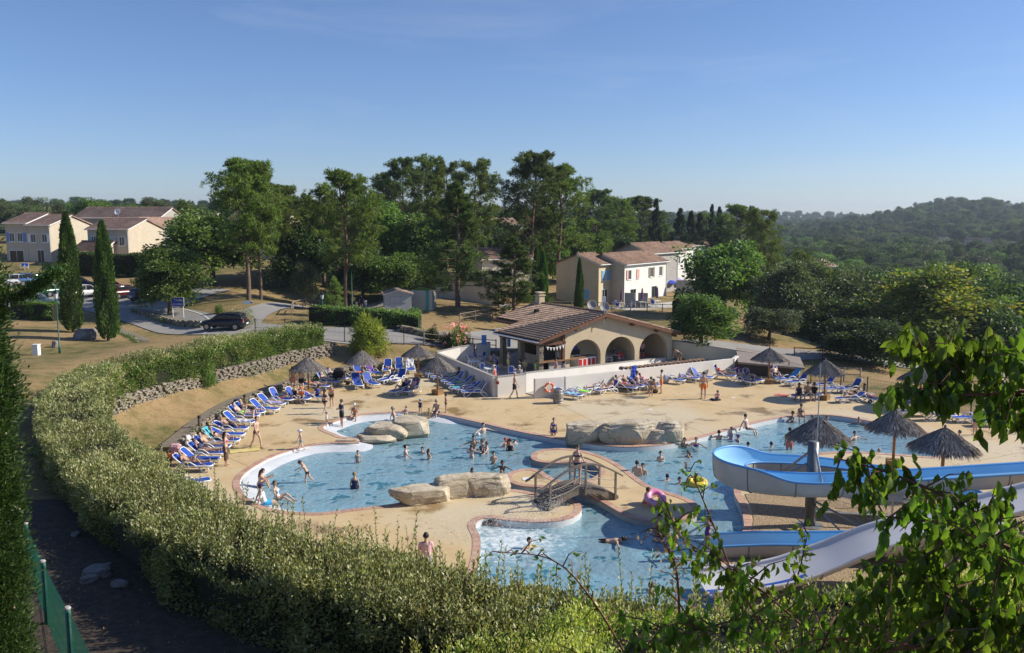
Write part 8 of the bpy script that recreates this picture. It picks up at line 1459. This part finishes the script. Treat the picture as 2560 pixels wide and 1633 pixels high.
 eyes = e.mesh('eyes', M('eye_dark', (.02, .015, .012), .3)); g = MB(); g.loft([(hc + Hf * r * .93 + S * x + hd * r * .1, hd * .02 * hs, Hf * .018) for x in (-.075, -.03, .03, .075)], 8); gl_ = g.mesh('sunglasses', M('lens_black', (.01, .01, .012), .15)); mo = MB().ball(hc + Hf * r * .88 - hd * r * .5, .014, 6, 4, (.6, 1.4, .5)).mesh('mouth', M('lips', (.34, .12, .10), .5))
 ln = MB().tube([hc - Hf * r * .55 + hd * r * .3, hc - Hf * r * 1.0 - hd * r * .6, nk - Fr * .10, nk - Fr * .115 - T * .16], [.05, .062, .05, .02], 8).mesh('long_hair', SK[0], True)
 ha = MB(); ha.loft([(hc + hd * r * .35, S * r * 1.0, Hf * r * 1.15), (hc + hd * r * .9, S * r * .9, Hf * r * 1.0), (hc + hd * r * 1.25, S * r * .5, Hf * r * .6), (hc + hd * r * 1.3, S * .01, Hf * .01)], 12); cap = MB(); cap.v = list(ha.v); cap.f = list(ha.f); cap.mi = list(ha.mi); cap.loft([(hc + hd * r * .38 + Hf * r * .9, S * r * .7, hd * .008), (hc + hd * r * .36 + Hf * r * 1.75, S * r * .5, hd * .006)], 8); ha.loft([(hc + hd * r * .36, S * r * 1.7, Hf * r * 1.85), (hc + hd * r * .42, S * r * 1.65, Hf * r * 1.8)], 14)
 BODY[key] = dict(me=bm, cl=clothes, eyes=eyes, glasses=gl_, mouth=mo, long=ln, hat=ha.mesh('hat', SK[0]), cap=cap.mesh('cap', SK[0]), pz=pz); return BODY[key]
def person(pn, kind, loc, head, s, skin, hair, wear, label, extra=''):
 B = body(pn, kind); s = s * (.70 if kind == 'c' else .945 if kind == 'w' else 1.0); o = bpy.data.objects.new('person', B['me']); link(o); o.location = Vector(loc) + Vector((0, 0, B['pz'] * s)); o.rotation_euler = (0, 0, R(head)); o.scale = (s, s, s); slot(o, SK[skin]); tag(o, label, 'person', 'people at the pool')
 def child(nm, me, mat=None):
  if me is None: return
  c = new(nm, me, o)
  if mat: slot(c, mat)
 if hair[0] != '-': child('hair', B['cl']['hair'], HR[hair[0]])
 if len(hair) > 1 and hair[1] == 'L': child('long_hair', B['long'], HR[hair[0]])
 for w in wear.split():
  a, c = w.split('.')
  if a in ('hat', 'cap'): child(a, B[a], TC[c])
  elif a == 'bikini': child('bikini_top', B['cl']['top'], TC[c]); child('bikini_bottom', B['cl']['briefs'], TC[c])
  else: child(dict(top='bikini_top', suit='swimsuit', tank='tank_top', briefs='swim_trunks').get(a, a), B['cl'][a], TC[c])
 if 'g' in extra: child('sunglasses', B['glasses'])
 else: child('eyes', B['eyes'])
 child('mouth', B['mouth'])
 if 'a' in extra:
  for sd in (-1, 1): child('arm_band', torus(.07, .035, 12, 6).mesh('arm_band', TC['orange'], True)); o.children[-1].location = (.05, sd * .27, .30); 
 return o
WZ = -.27
def std(px, py, z, head, pn, kind, s, skin, hair, wear, label, extra=''): return person(pn, kind, G(px, py, z), head, s, skin, hair, wear, label, extra)
def wat(px, py, d, head, pn, kind, s, skin, hair, wear, label, extra=''):
 k = .70 if kind == 'c' else .945 if kind == 'w' else 1; p = G(px, py, WZ); p.z = WZ - d * s * k; return person(pn, kind, p, head, s, skin, hair, wear, label, extra)
def lay(key, pn, kind, s, skin, hair, wear, label, extra='', x=-.12, z=.345, flip=0, y=0):
 p, h, bk = LSPOT[key]; v = Matrix.Rotation(h, 4, 'Z') @ Vector((x, y, z)); return person(pn, kind, p + v, math.degrees(h) + flip, s, skin, hair, wear, label, extra)
lay((481, 1178), 'knee', 'm', 1, 2, '-', 'briefs.black', 'bald tanned man with bent knee on the nearest lounger'); lay((515, 1146), 'rec', 'w', 1, 2, 'n', 'suit.floral', 'woman in dark patterned swimsuit sunbathing in the left row', 'g'); lay((528, 1130), 'rec', 'm', 1, 1, 'n', 'shorts.grey', 'man lying behind the woman in the patterned swimsuit'); lay((553, 1114), 'rec', 'w', 1, 1, 'l', 'bikini.black', 'woman in black bikini reading in the left row', 'g'); lay((577, 1083), 'knee', 'm', 1, 2, 'g', 'shorts.navy', 'man in dark shorts with one knee raised in the left row'); lay((608, 1050), 'rec', 'm', 1, 0, 'n', 'shorts.lime', 'man in lime green swim shorts in the left row'); lay((623, 1041), 'rec', 'w', 1, 0, 'l', 'suit.navy hat.yellow', 'woman under a straw hat in the left row')
std(566, 1164, 0, 10, 'stand', 'w', 1.02, 1, 'bL', 'top.pink skirt.brown', 'woman in pink bikini top and brown sarong by the left loungers'); std(642, 1121, 0, -20, 'walk', 'm', 1, 1, 'n', 'briefs.brown', 'man in dark trunks walking on the terrace towards the beach'); std(634, 1056, 0, 200, 'bend', 'w', .95, 0, 'lL', 'suit.black', 'blonde woman in black swimsuit leaning over the loungers')
std(733, 978, 0, -60, 'stand', 'm', 1, 1, 'n', 'shorts.salmon', 'bare chested man standing left under the first parasol'); std(754, 980, 0, -100, 'stand', 'm', .98, 0, 'l', 'shorts.black', 'pale man standing behind the first parasol pole')
lay((741, 1006), 'sit', 'w', 1, 1, 'b', 'suit.black', 'dark haired woman sitting at the left of the parasol family', x=-.1, flip=-60); lay((741, 1006), 'sit', 'c', 1.1, 2, 'n', 'shirt.orange cap.orange shorts.turquoise', 'child in orange cap on the parasol family lounger', x=.45, flip=-70); lay((785, 1003), 'crouch', 'c', 1.2, 2, 'b', 'shirt.blue shorts.navy', 'boy wrapped in a blue towel under the first parasol', x=.2, flip=20); lay((790, 975), 'flat', 'w', 1, 1, 'n', 'bikini.red', 'woman in red lying flat behind the first parasol'); lay((817, 963), 'rec', 'c', 1.15, 1, 'n', 'briefs.lilac', 'child reading on a lounger behind the first parasol'); lay((838, 955), 'rec', 'm', 1, 1, 'g', 'shorts.purple hat.brown', 'man in a brown hat beside the pushchair', 'g')
std(813, 1035, 0, 60, 'walk', 'w', .95, 1, 'bL', 'bikini.black', 'dark haired girl in black bikini, left of two walking girls'); std(830, 1020, 0, 250, 'stand', 'w', .97, 1, 'nL', 'top.coral briefs.black', 'girl in coral bikini top, right of two walking girls'); std(855, 1070, -.3, 215, 'cross', 'm', .98, 1, 'n', 'shirt.floral shorts.black', 'man in dark flowered shirt standing in the wading pool'); std(817, 1067, -.1, 200, 'stand', 'c', .72, 0, 'l', 'shirt.white shorts.navy cap.blue', 'toddler in white top and blue cap at the wading pool edge'); std(753, 1129, -.13, 205, 'walk', 'c', 1.0, 0, 'l', 'briefs.aqua hat.white', 'boy in white hat and turquoise trunks on the beach edge'); std(888, 1042, -.02, 262, 'sit', 'w', 1, 2, 'n', 'bikini.orange cap.white', 'woman in white cap sitting on the wading pool edge'); wat(988, 1053, .05, 10, 'legs', 'm', 1.08, 1, 'g', 'shorts.navy', 'stout man in sunglasses sitting in the wading pool', 'g'); wat(1016, 1049, .15, 100, 'stand', 'c', .78, 0, 'n', 'briefs.salmon cap.grey', 'toddler with orange arm bands in the wading pool', 'a'); std(1051, 1035, -.1, 90, 'stand', 'c', .8, 1, 'n', 'suit.navy cap.skyb', 'toddler in navy suit and pale blue sun hat'); std(1093, 1033, .0, 245, 'sit', 'm', 1, 1, 'g', 'shorts.navy', 'grey haired man sitting on the pool edge by the railing', 'g'); std(1115, 1032, 0, 190, 'hips', 'c', 1.02, 2, 'b', 'briefs.black', 'boy in black trunks with hands on hips by the railing'); std(985, 953, 0, 190, 'bend', 'w', 1, 1, 'b', 'bikini.black', 'woman in black bikini bending over a lounger'); lay((1002, 985), 'arms', 'w', 1, 1, 'b', 'suit.black', 'woman in black swimsuit, left of the sunbathing pair'); lay((1030, 983), 'arms', 'w', 1, 2, 'b', 'suit.palepink', 'woman in pale pink swimsuit, right of the sunbathing pair'); lay((1128, 953), 'rec', 'm', .95, 1, 'b', 'shorts.green', 'sleeper on a lounger along the slanting white wall')
std(648, 1216, -.22, 12, 'crouch', 'w', 1, 1, 'nL', 'bikini.salmon', 'woman with ponytail hugging her knees on the pool beach'); std(661, 1262, -.12, 25, 'prop', 'm', 1.05, 1, 'n', 'shirt.white shorts.aqua cap.navy', 'man in white t-shirt and blue cap sitting at the beach edge'); std(694, 1250, -.22, -12, 'legs', 'w', 1, 1, 'n', 'suit.stripe', 'woman in striped swimsuit with stretched legs at the beach edge', 'g'); wat(768, 1206, .22, 192, 'reach', 'c', 1.12, 1, 'n', 'briefs.black', 'boy in black trunks striding through the shallow water'); wat(895, 1158, .68, 290, 'stand', 'c', .9, 1, 'n', 'suit.grey', 'small child sitting deep in the shallow pool'); wat(887, 1222, .92, 85, 'stand', 'w', 1, 1, 'l', 'suit.navy', 'blonde woman in dark swimsuit seen from behind in the pool'); wat(1014, 1142, 1.12, 10, 'out', 'm', 1, 0, 'b', 'shorts.navy', 'bearded man chest deep in the left of the pool'); wat(1056, 1132, 1.3, 250, 'out', 'c', 1.05, 0, 'b', 'briefs.blue', 'dark haired child up to the chin right of the bearded man'); wat(1072, 1149, .92, 30, 'cross', 'c', 1.0, 1, 'nL', 'briefs.purple', 'girl in purple bottoms waist deep in the pool')
wat(1208, 1083, 1.15, 300, 'out', 'm', 1, 0, 'b', 'shorts.black', 'man chest deep by the far wall near the white ball'); std(1384, 1110, -.5, 268, 'stand', 'w', .9, 1, 'r', 'bikini.blue', 'girl in blue bikini standing against the far pool wall'); wat(1184, 1121, 1.05, 270, 'out', 'm', 1, 2, 'b', 'shorts.navy', 'man behind the girl with pink arm bands'); wat(1179, 1145, .72, 60, 'out', 'c', 1, 0, 'nL', 'briefs.palepink', 'girl with arm bands in the middle of the pool', 'a'); wat(1205, 1132, 1.0, 200, 'cross', 'w', 1, 1, 'n', 'suit.floral', 'woman in patterned swimsuit among the splashing group'); wat(1217, 1133, 1.1, 190, 'out', 'm', .95, 1, 'r', 'shorts.orange', 'red haired boy at the right of the splashing group'); wat(1263, 1118, .95, 300, 'out', 'c', .95, 1, '-', 'suit.red cap.red', 'child in red cap with arm bands beside two adults', 'a'); wat(1288, 1113, 1.15, 90, 'bend', 'm', 1, 0, 'b', 'shorts.black', 'pale broad back of a man leaning in the pool'); wat(1275, 1127, 1.05, 80, 'stand', 'w', 1, 1, 'b', 'suit.black', 'dark haired woman behind the child in the red cap'); wat(1234, 1160, .85, 270, 'cross', 'c', 1.05, 1, 'b', 'briefs.navy', 'boy with folded arms in the middle of the pool'); wat(1181, 1188, 1.25, 320, 'out', 'c', 1.05, 1, 'nL', 'suit.pink', 'girl with ponytail shoulder deep above the long rock'); wat(1256, 1185, .88, 262, 'out', 'c', 1.15, 3, 'b', 'briefs.navy', 'dark skinned boy with spread arms at the round lobe'); wat(1254, 1198, 1.0, 20, 'out', 'c', .85, 1, 'l', 'briefs.aqua', 'blond toddler holding on to the round lobe')
bp2 = br.matrix_basis @ Vector((BL * .5, BW * .45, arc(BL * .5) + .03)); person('rail', 'w', bp2, 262, 1.03, 1, 'nL', 'bikini.floral', 'girl in dark bikini standing on the wooden bridge'); std(1611, 1260, .02, 5, 'crouch', 'c', 1.12, 1, 'n', 'briefs.coral', 'child kneeling with the pink swim ring on the island'); wat(1592, 1190, 1.0, 70, 'stand', 'm', 1, 1, 'b', 'shorts.navy', 'man seen from behind in the water beside the island'); wat(1607, 1187, 1.05, 250, 'stand', 'c', 1.2, 1, 'b', 'shorts.blue', 'boy facing the man beside the island'); wat(1651, 1152, 1.1, 270, 'cross', 'c', 1.15, 0, 'b', 'briefs.red', 'boy with hands at his face in the large pool'); wat(1720, 1143, 1.38, 200, 'out', 'w', 1, 1, 'nL', 'bikini.teal', 'woman up to the neck left of the slide loop'); wat(1711, 1117, 1.25, 240, 'out', 'm', 1, 1, 'b', 'shorts.navy', 'man below the craggy rock, right end'); wat(1740, 1115, 1.25, 250, 'out', 'w', 1, 1, 'r', 'suit.purple', 'woman in purple leaning at the far pool wall'); wat(1668, 1201, 1.42, 120, 'out', 'm', .9, 2, 'b', 'shorts.black', 'boy splashing with only his head above water near the island'); wat(1699, 1210, 1.32, 280, 'out', 'c', 1.15, 1, 'b', 'briefs.navy', 'boy swimming left of the yellow ring'); wat(1740, 1206, 1.2, 250, 'out', 'c', 1.1, 1, 'b', 'briefs.blue', 'boy inside the yellow swim ring')
wat(1648, 1340, .95, 280, 'cross', 'm', 1.1, 2, 'b', 'shorts.black', 'heavy man waist deep in the near basin'); std(1768, 1380, .0, 195, 'out', 'w', .82, 2, 'bL', 'suit.purple', 'girl in purple swimsuit at the slide exit'); wat(1515, 1354, .12, -15, 'swim', 'm', 1, 1, 'b', 'shorts.black', 'swimmer gliding face down through the near basin'); wat(1240, 1308, 1.0, 200, 'bend', 'c', 1.1, 1, 'b', 'shirt.orange', 'child in orange in the spray of the jets'); wat(1266, 1313, 1.0, 180, 'bend', 'm', .95, 1, 'b', 'shorts.navy', 'man bending in the spray of the jets'); wat(1323, 1370, 1.35, 300, 'out', 'm', 1, 1, 'b', 'shorts.navy', 'head of a bather in the foaming water'); wat(1628, 1482, 1.38, 20, 'out', 'm', 1, 1, 'b', 'shorts.navy', 'bather whose head shows just above the hedge'); std(1066, 1458, 0, 90, 'walk', 'm', 1, 1, 'b', 'shirt.palepink shorts.grey', 'person in pink shirt walking behind the hedge shoots')
std(1868, 1074, .0, -40, 'prop', 'm', 1, 0, 'b', 'briefs.black', 'pale man in black trunks propped on the right pool edge'); wat(1797, 1099, 1.22, 100, 'out', 'm', 1, 1, 'b', 'shorts.black', 'man with arms on the right pool edge'); wat(1828, 1099, 1.0, 200, 'cross', 'w', 1, 1, 'n', 'suit.lilac', 'woman in lilac swimsuit holding a baby float'); wat(1845, 1103, 1.25, 190, 'out', 'c', 1.1, 1, 'b', 'suit.purple cap.purple', 'child in purple cap beside the woman in lilac'); wat(1981, 1052, 1.15, 170, 'out', 'm', 1, 2, 'b', 'shorts.black', 'tanned man resting on the top of the right pool'); std(2001, 1043, .0, 265, 'sit', 'w', 1, 2, 'n', 'bikini.brown', 'tanned woman sitting on the top edge of the right pool', 'g'); wat(1973, 1124, .55, 100, 'stand', 'm', 1, 2, 'b', 'shorts.coral', 'boy in red shorts standing by the slide loop'); wat(2030, 1054, 1.38, 200, 'out', 'm', 1, 1, 'b', 'shorts.navy', 'bather up to the neck left of the mast'); wat(2068, 1052, 1.36, 250, 'out', 'c', 1.15, 1, 'n', 'shirt.turquoise', 'child in turquoise top in the right pool'); wat(2147, 1061, 1.3, 240, 'out', 'm', 1.05, 1, '-', 'shorts.navy', 'bald man up to the shoulders at the right pool wall'); wat(2136, 1101, 1.2, 300, 'out', 'm', .95, 1, 'b', 'shorts.red', 'boy swimming before the right parasol'); wat(1870, 1118, 1.45, 100, 'out', 'm', .95, 1, 'b', 'shorts.navy', 'left head above the slide loop rim'); wat(1928, 1118, 1.45, 100, 'out', 'm', .95, 1, 'b', 'shorts.navy', 'right head above the slide loop rim'); wat(2397, 1112, .9, 175, 'out', 'w', 1, 1, 'b', 'bikini.grey', 'woman with a bun behind the nearest parasol'); wat(2197, 1138, 1.4, 200, 'out', 'm', .95, 1, 'l', 'shorts.green', 'bather at the near edge of the right pool')
std(1286, 996, 0, 5, 'walk', 'm', 1.02, 1, '-', 'shorts.black', 'bald man in black shorts walking past the white wall'); std(1758, 998, 0, 85, 'stand', 'm', 1.06, 1, 'b', 'shorts.orange', 'tall man in striped shorts seen from behind on the terrace'); std(1627, 991, 0, 70, 'stand', 'c', 1.12, 2, 'n', 'briefs.green', 'boy in green trunks by the wall loungers'); std(1653, 984, 0, 165, 'cross', 'm', .95, 1, 'n', 'shorts.orange', 'boy in orange and blue shorts with folded arms'); std(1640, 979, .4, 200, 'crouch', 'm', 1, 2, 'b', 'shorts.brown', 'tanned man crouching behind the boy in green trunks'); std(1796, 999, .02, 230, 'crouch', 'c', 1.0, 1, 'b', 'shirt.palepink', 'child crouching alone on the terrace')
for k, a in enumerate([((1484, 979), 'rec', 'm', 1, 1, 'n', 'shorts.grey', 'man with folded arms on the lounger nearest the barrel row', 'g'), ((1518, 983), 'knee', 'w', 1, 1, 'l', 'bikini.salmon', 'blonde woman in sunglasses with raised knee by the white wall', 'g'), ((1559, 977), 'rec', 'm', 1, 1, 'n', 'shorts.red', 'man in red trunks lying by the white wall'), ((1576, 973), 'arms', 'm', 1, 1, 'b', 'shorts.navy', 'dark haired man asleep by the white wall'), ((1600, 972), 'prop', 'm', 1.02, 1, 'n', 'shorts.navy', 'man sitting upright in sunglasses by the white wall', 'g'), ((1617, 970), 'rec', 'w', 1, 2, 'b', 'bikini.pink', 'woman in pink bikini by the white wall'), ((1806, 947), 'rec', 'w', 1, 2, 'b', 'suit.red', 'woman covered with a red towel at the wall end'), ((1827, 937), 'rec', 'w', 1, 1, 'r', 'suit.stripe', 'woman in pale stripes lying at the wall end'), ((1860, 960), 'rec', 'm', 1, 1, 'n', 'shorts.grey', 'person shaded on the purple lounger'), ((1879, 957), 'knee', 'w', 1, 1, 'n', 'bikini.purple', 'woman with raised knees right of the purple lounger'), ((1939, 951), 'rec', 'm', 1.08, 0, 'g', 'shorts.black', 'stout pale man reading beside the parasol base'), ((2125, 1006), 'knee', 'w', 1, 1, 'n', 'bikini.black', 'woman with raised knees below the right bollard'), ((2234, 1011), 'knee', 'm', 1, 1, 'n', 'shorts.grey', 'reclining sunbather left of the hanging leaves'), ((2331, 1026), 'rec', 'w', 1, 1, 'n', 'bikini.pink', 'woman on the pink towel under the branch')]): lay(*a)
lay((2170, 1004), 'prone', 'w', 1, 1, 'n', 'briefs.palepink', 'sunbather lying face down right of the bollard', x=.2, flip=180); lay((2291, 1041), 'prone', 'c', 1.3, 1, 'b', 'shorts.navy', 'boy lying face down at the far pool end', x=.1)
lay((2016, 1000), 'sit', 'w', 1, 3, 'b', 'suit.navy', 'woman in navy sitting at the left of the family near the pool', x=.55, flip=60, y=.1); lay((2016, 1000), 'sit', 'c', .95, 2, 'b', 'shirt.white', 'child in white shirt on the family lounger', x=.5, flip=-120, y=-.1); lay((2016, 1000), 'sit', 'm', 1, 2, 'b', 'shorts.navy', 'bare backed man in the middle of the family near the pool', x=-.05, flip=70); lay((2016, 1000), 'sit', 'c', 1.3, 3, 'b', 'shirt.black', 'boy at the right end of the family lounger', x=-.5, flip=60); std(2437, 1088, 0, 190, 'stand', 'w', 1.02, 1, 'n', 'bikini.navy', 'woman standing at the pool behind the hanging leaves')
for a in [(1188, 911, .06, 20, 'stand', 'w', 1, 1, 'nL', 'tank.black shorts.blue', 'woman in black top standing on the bar terrace'), (1228, 922, .06, 80, 'stand', 'c', 1.05, 2, 'b', 'briefs.black', 'boy seen from behind on the bar terrace'), (1271, 930, .06, 20, 'cross', 'm', 1, 1, 'n', 'shorts.yellow', 'man in yellow shorts at the bar tables'), (1243, 913, .45, 10, 'sit', 'w', 1, 2, 'b', 'suit.navy', 'seated woman beside the stone pillar'), (1303, 928, .4, 200, 'sit', 'm', 1, 1, 'b', 'shirt.black shorts.navy', 'man in black shirt seated before the bar'), (1313, 922, .4, 250, 'sit', 'w', 1, 1, 'n', 'shirt.yellow shorts.grey', 'woman in yellow top seated before the bar'), (1238, 941, .45, 170, 'sit', 'w', 1, 1, 'n', 'suit.coral hat.white', 'woman in white sun hat at the terrace corner'), (1299, 944, .42, 100, 'sit', 'm', 1, 1, 'g', 'shirt.grey hat.white', 'man in white hat behind the wall'), (1341, 940, .06, 90, 'stand', 'c', 1.0, 1, 'n', 'shirt.lime', 'child with a lime green float at the bar'), (1394, 923, .06, 0, 'walk', 'm', 1, 1, 'b', 'shirt.white shorts.black', 'waiter in white t-shirt at the counter'), (1389, 950, .06, 20, 'stand', 'm', .92, 1, 'b', 'shirt.salmon shorts.grey', 'man passing between the two white walls, left'), (1411, 948, .06, 20, 'stand', 'c', 1.15, 1, 'b', 'shirt.white shorts.navy', 'child in white passing between the two white walls'), (1573, 903, .06, 40, 'stand', 'm', .85, 1, 'n', 'shirt.orange shorts.black', 'boy in orange t-shirt at the middle arch'), (1554, 890, .06, 200, 'cross', 'm', 1, 2, 'b', 'shorts.navy', 'bare chested man inside the middle arch'), (1534, 905, .06, 190, 'stand', 'c', 1.1, 1, 'l', 'shirt.blue shorts.navy', 'blond boy in blue shirt at the middle arch'), (1605, 898, .06, 100, 'stand', 'w', 1, 1, 'bL', 'shirt.palepink shorts.black', 'long haired woman at the right arch'), (1657, 894, .06, 0, 'cross', 'w', .97, 1, 'nL', 'tank.black shorts.white', 'woman in black top, left of two by the ramp wall'), (1673, 893, .06, 180, 'stand', 'w', 1, 1, 'b', 'tank.navy shorts.black', 'woman in dark top, right of two by the ramp wall'), (1698, 912, .06, 120, 'bend', 'm', 1, 2, 'b', 'shorts.brown', 'person bending over the tile planter')]: std(*a)
for px, py, kd, s, hr, wr, lb in ((884, 776, 'm', 1, 'g', 'shirt.yellow shorts.black', 'man in yellow shirt walking on the path with family'), (904, 774, 'w', 1, 'n', 'shirt.navy shorts.black', 'woman in dark shirt walking on the path with family'), (892, 777, 'c', .9, 'n', 'shirt.white shorts.palepink', 'smaller child between the walking couple'), (914, 777, 'c', .95, 'b', 'shirt.white shorts.skyb', 'child in white at the right of the walking family')): q = AT(px, py, 94); person('walk', kd, (q.x, q.y, H(q.x, q.y) + .09), 95, s, 1, hr, wr, lb)
# ================================================================== summer haze over the valley
hzm = bpy.data.materials.new('haze'); hzm.use_nodes = True; nt = hzm.node_tree
for n_ in list(nt.nodes): nt.nodes.remove(n_)
ho = nt.nodes.new('ShaderNodeOutputMaterial'); pv = nt.nodes.new('ShaderNodeVolumePrincipled'); pv.inputs['Color'].default_value = (.72, .85, 1.0, 1); pv.inputs['Density'].default_value = .00018; pv.inputs['Anisotropy'].default_value = .35
nt.links.new(pv.outputs[0], ho.inputs['Volume'])
stuff(MB().box((-5200, -450, -40), (5200, 3800, 75)).build('haze', hzm))
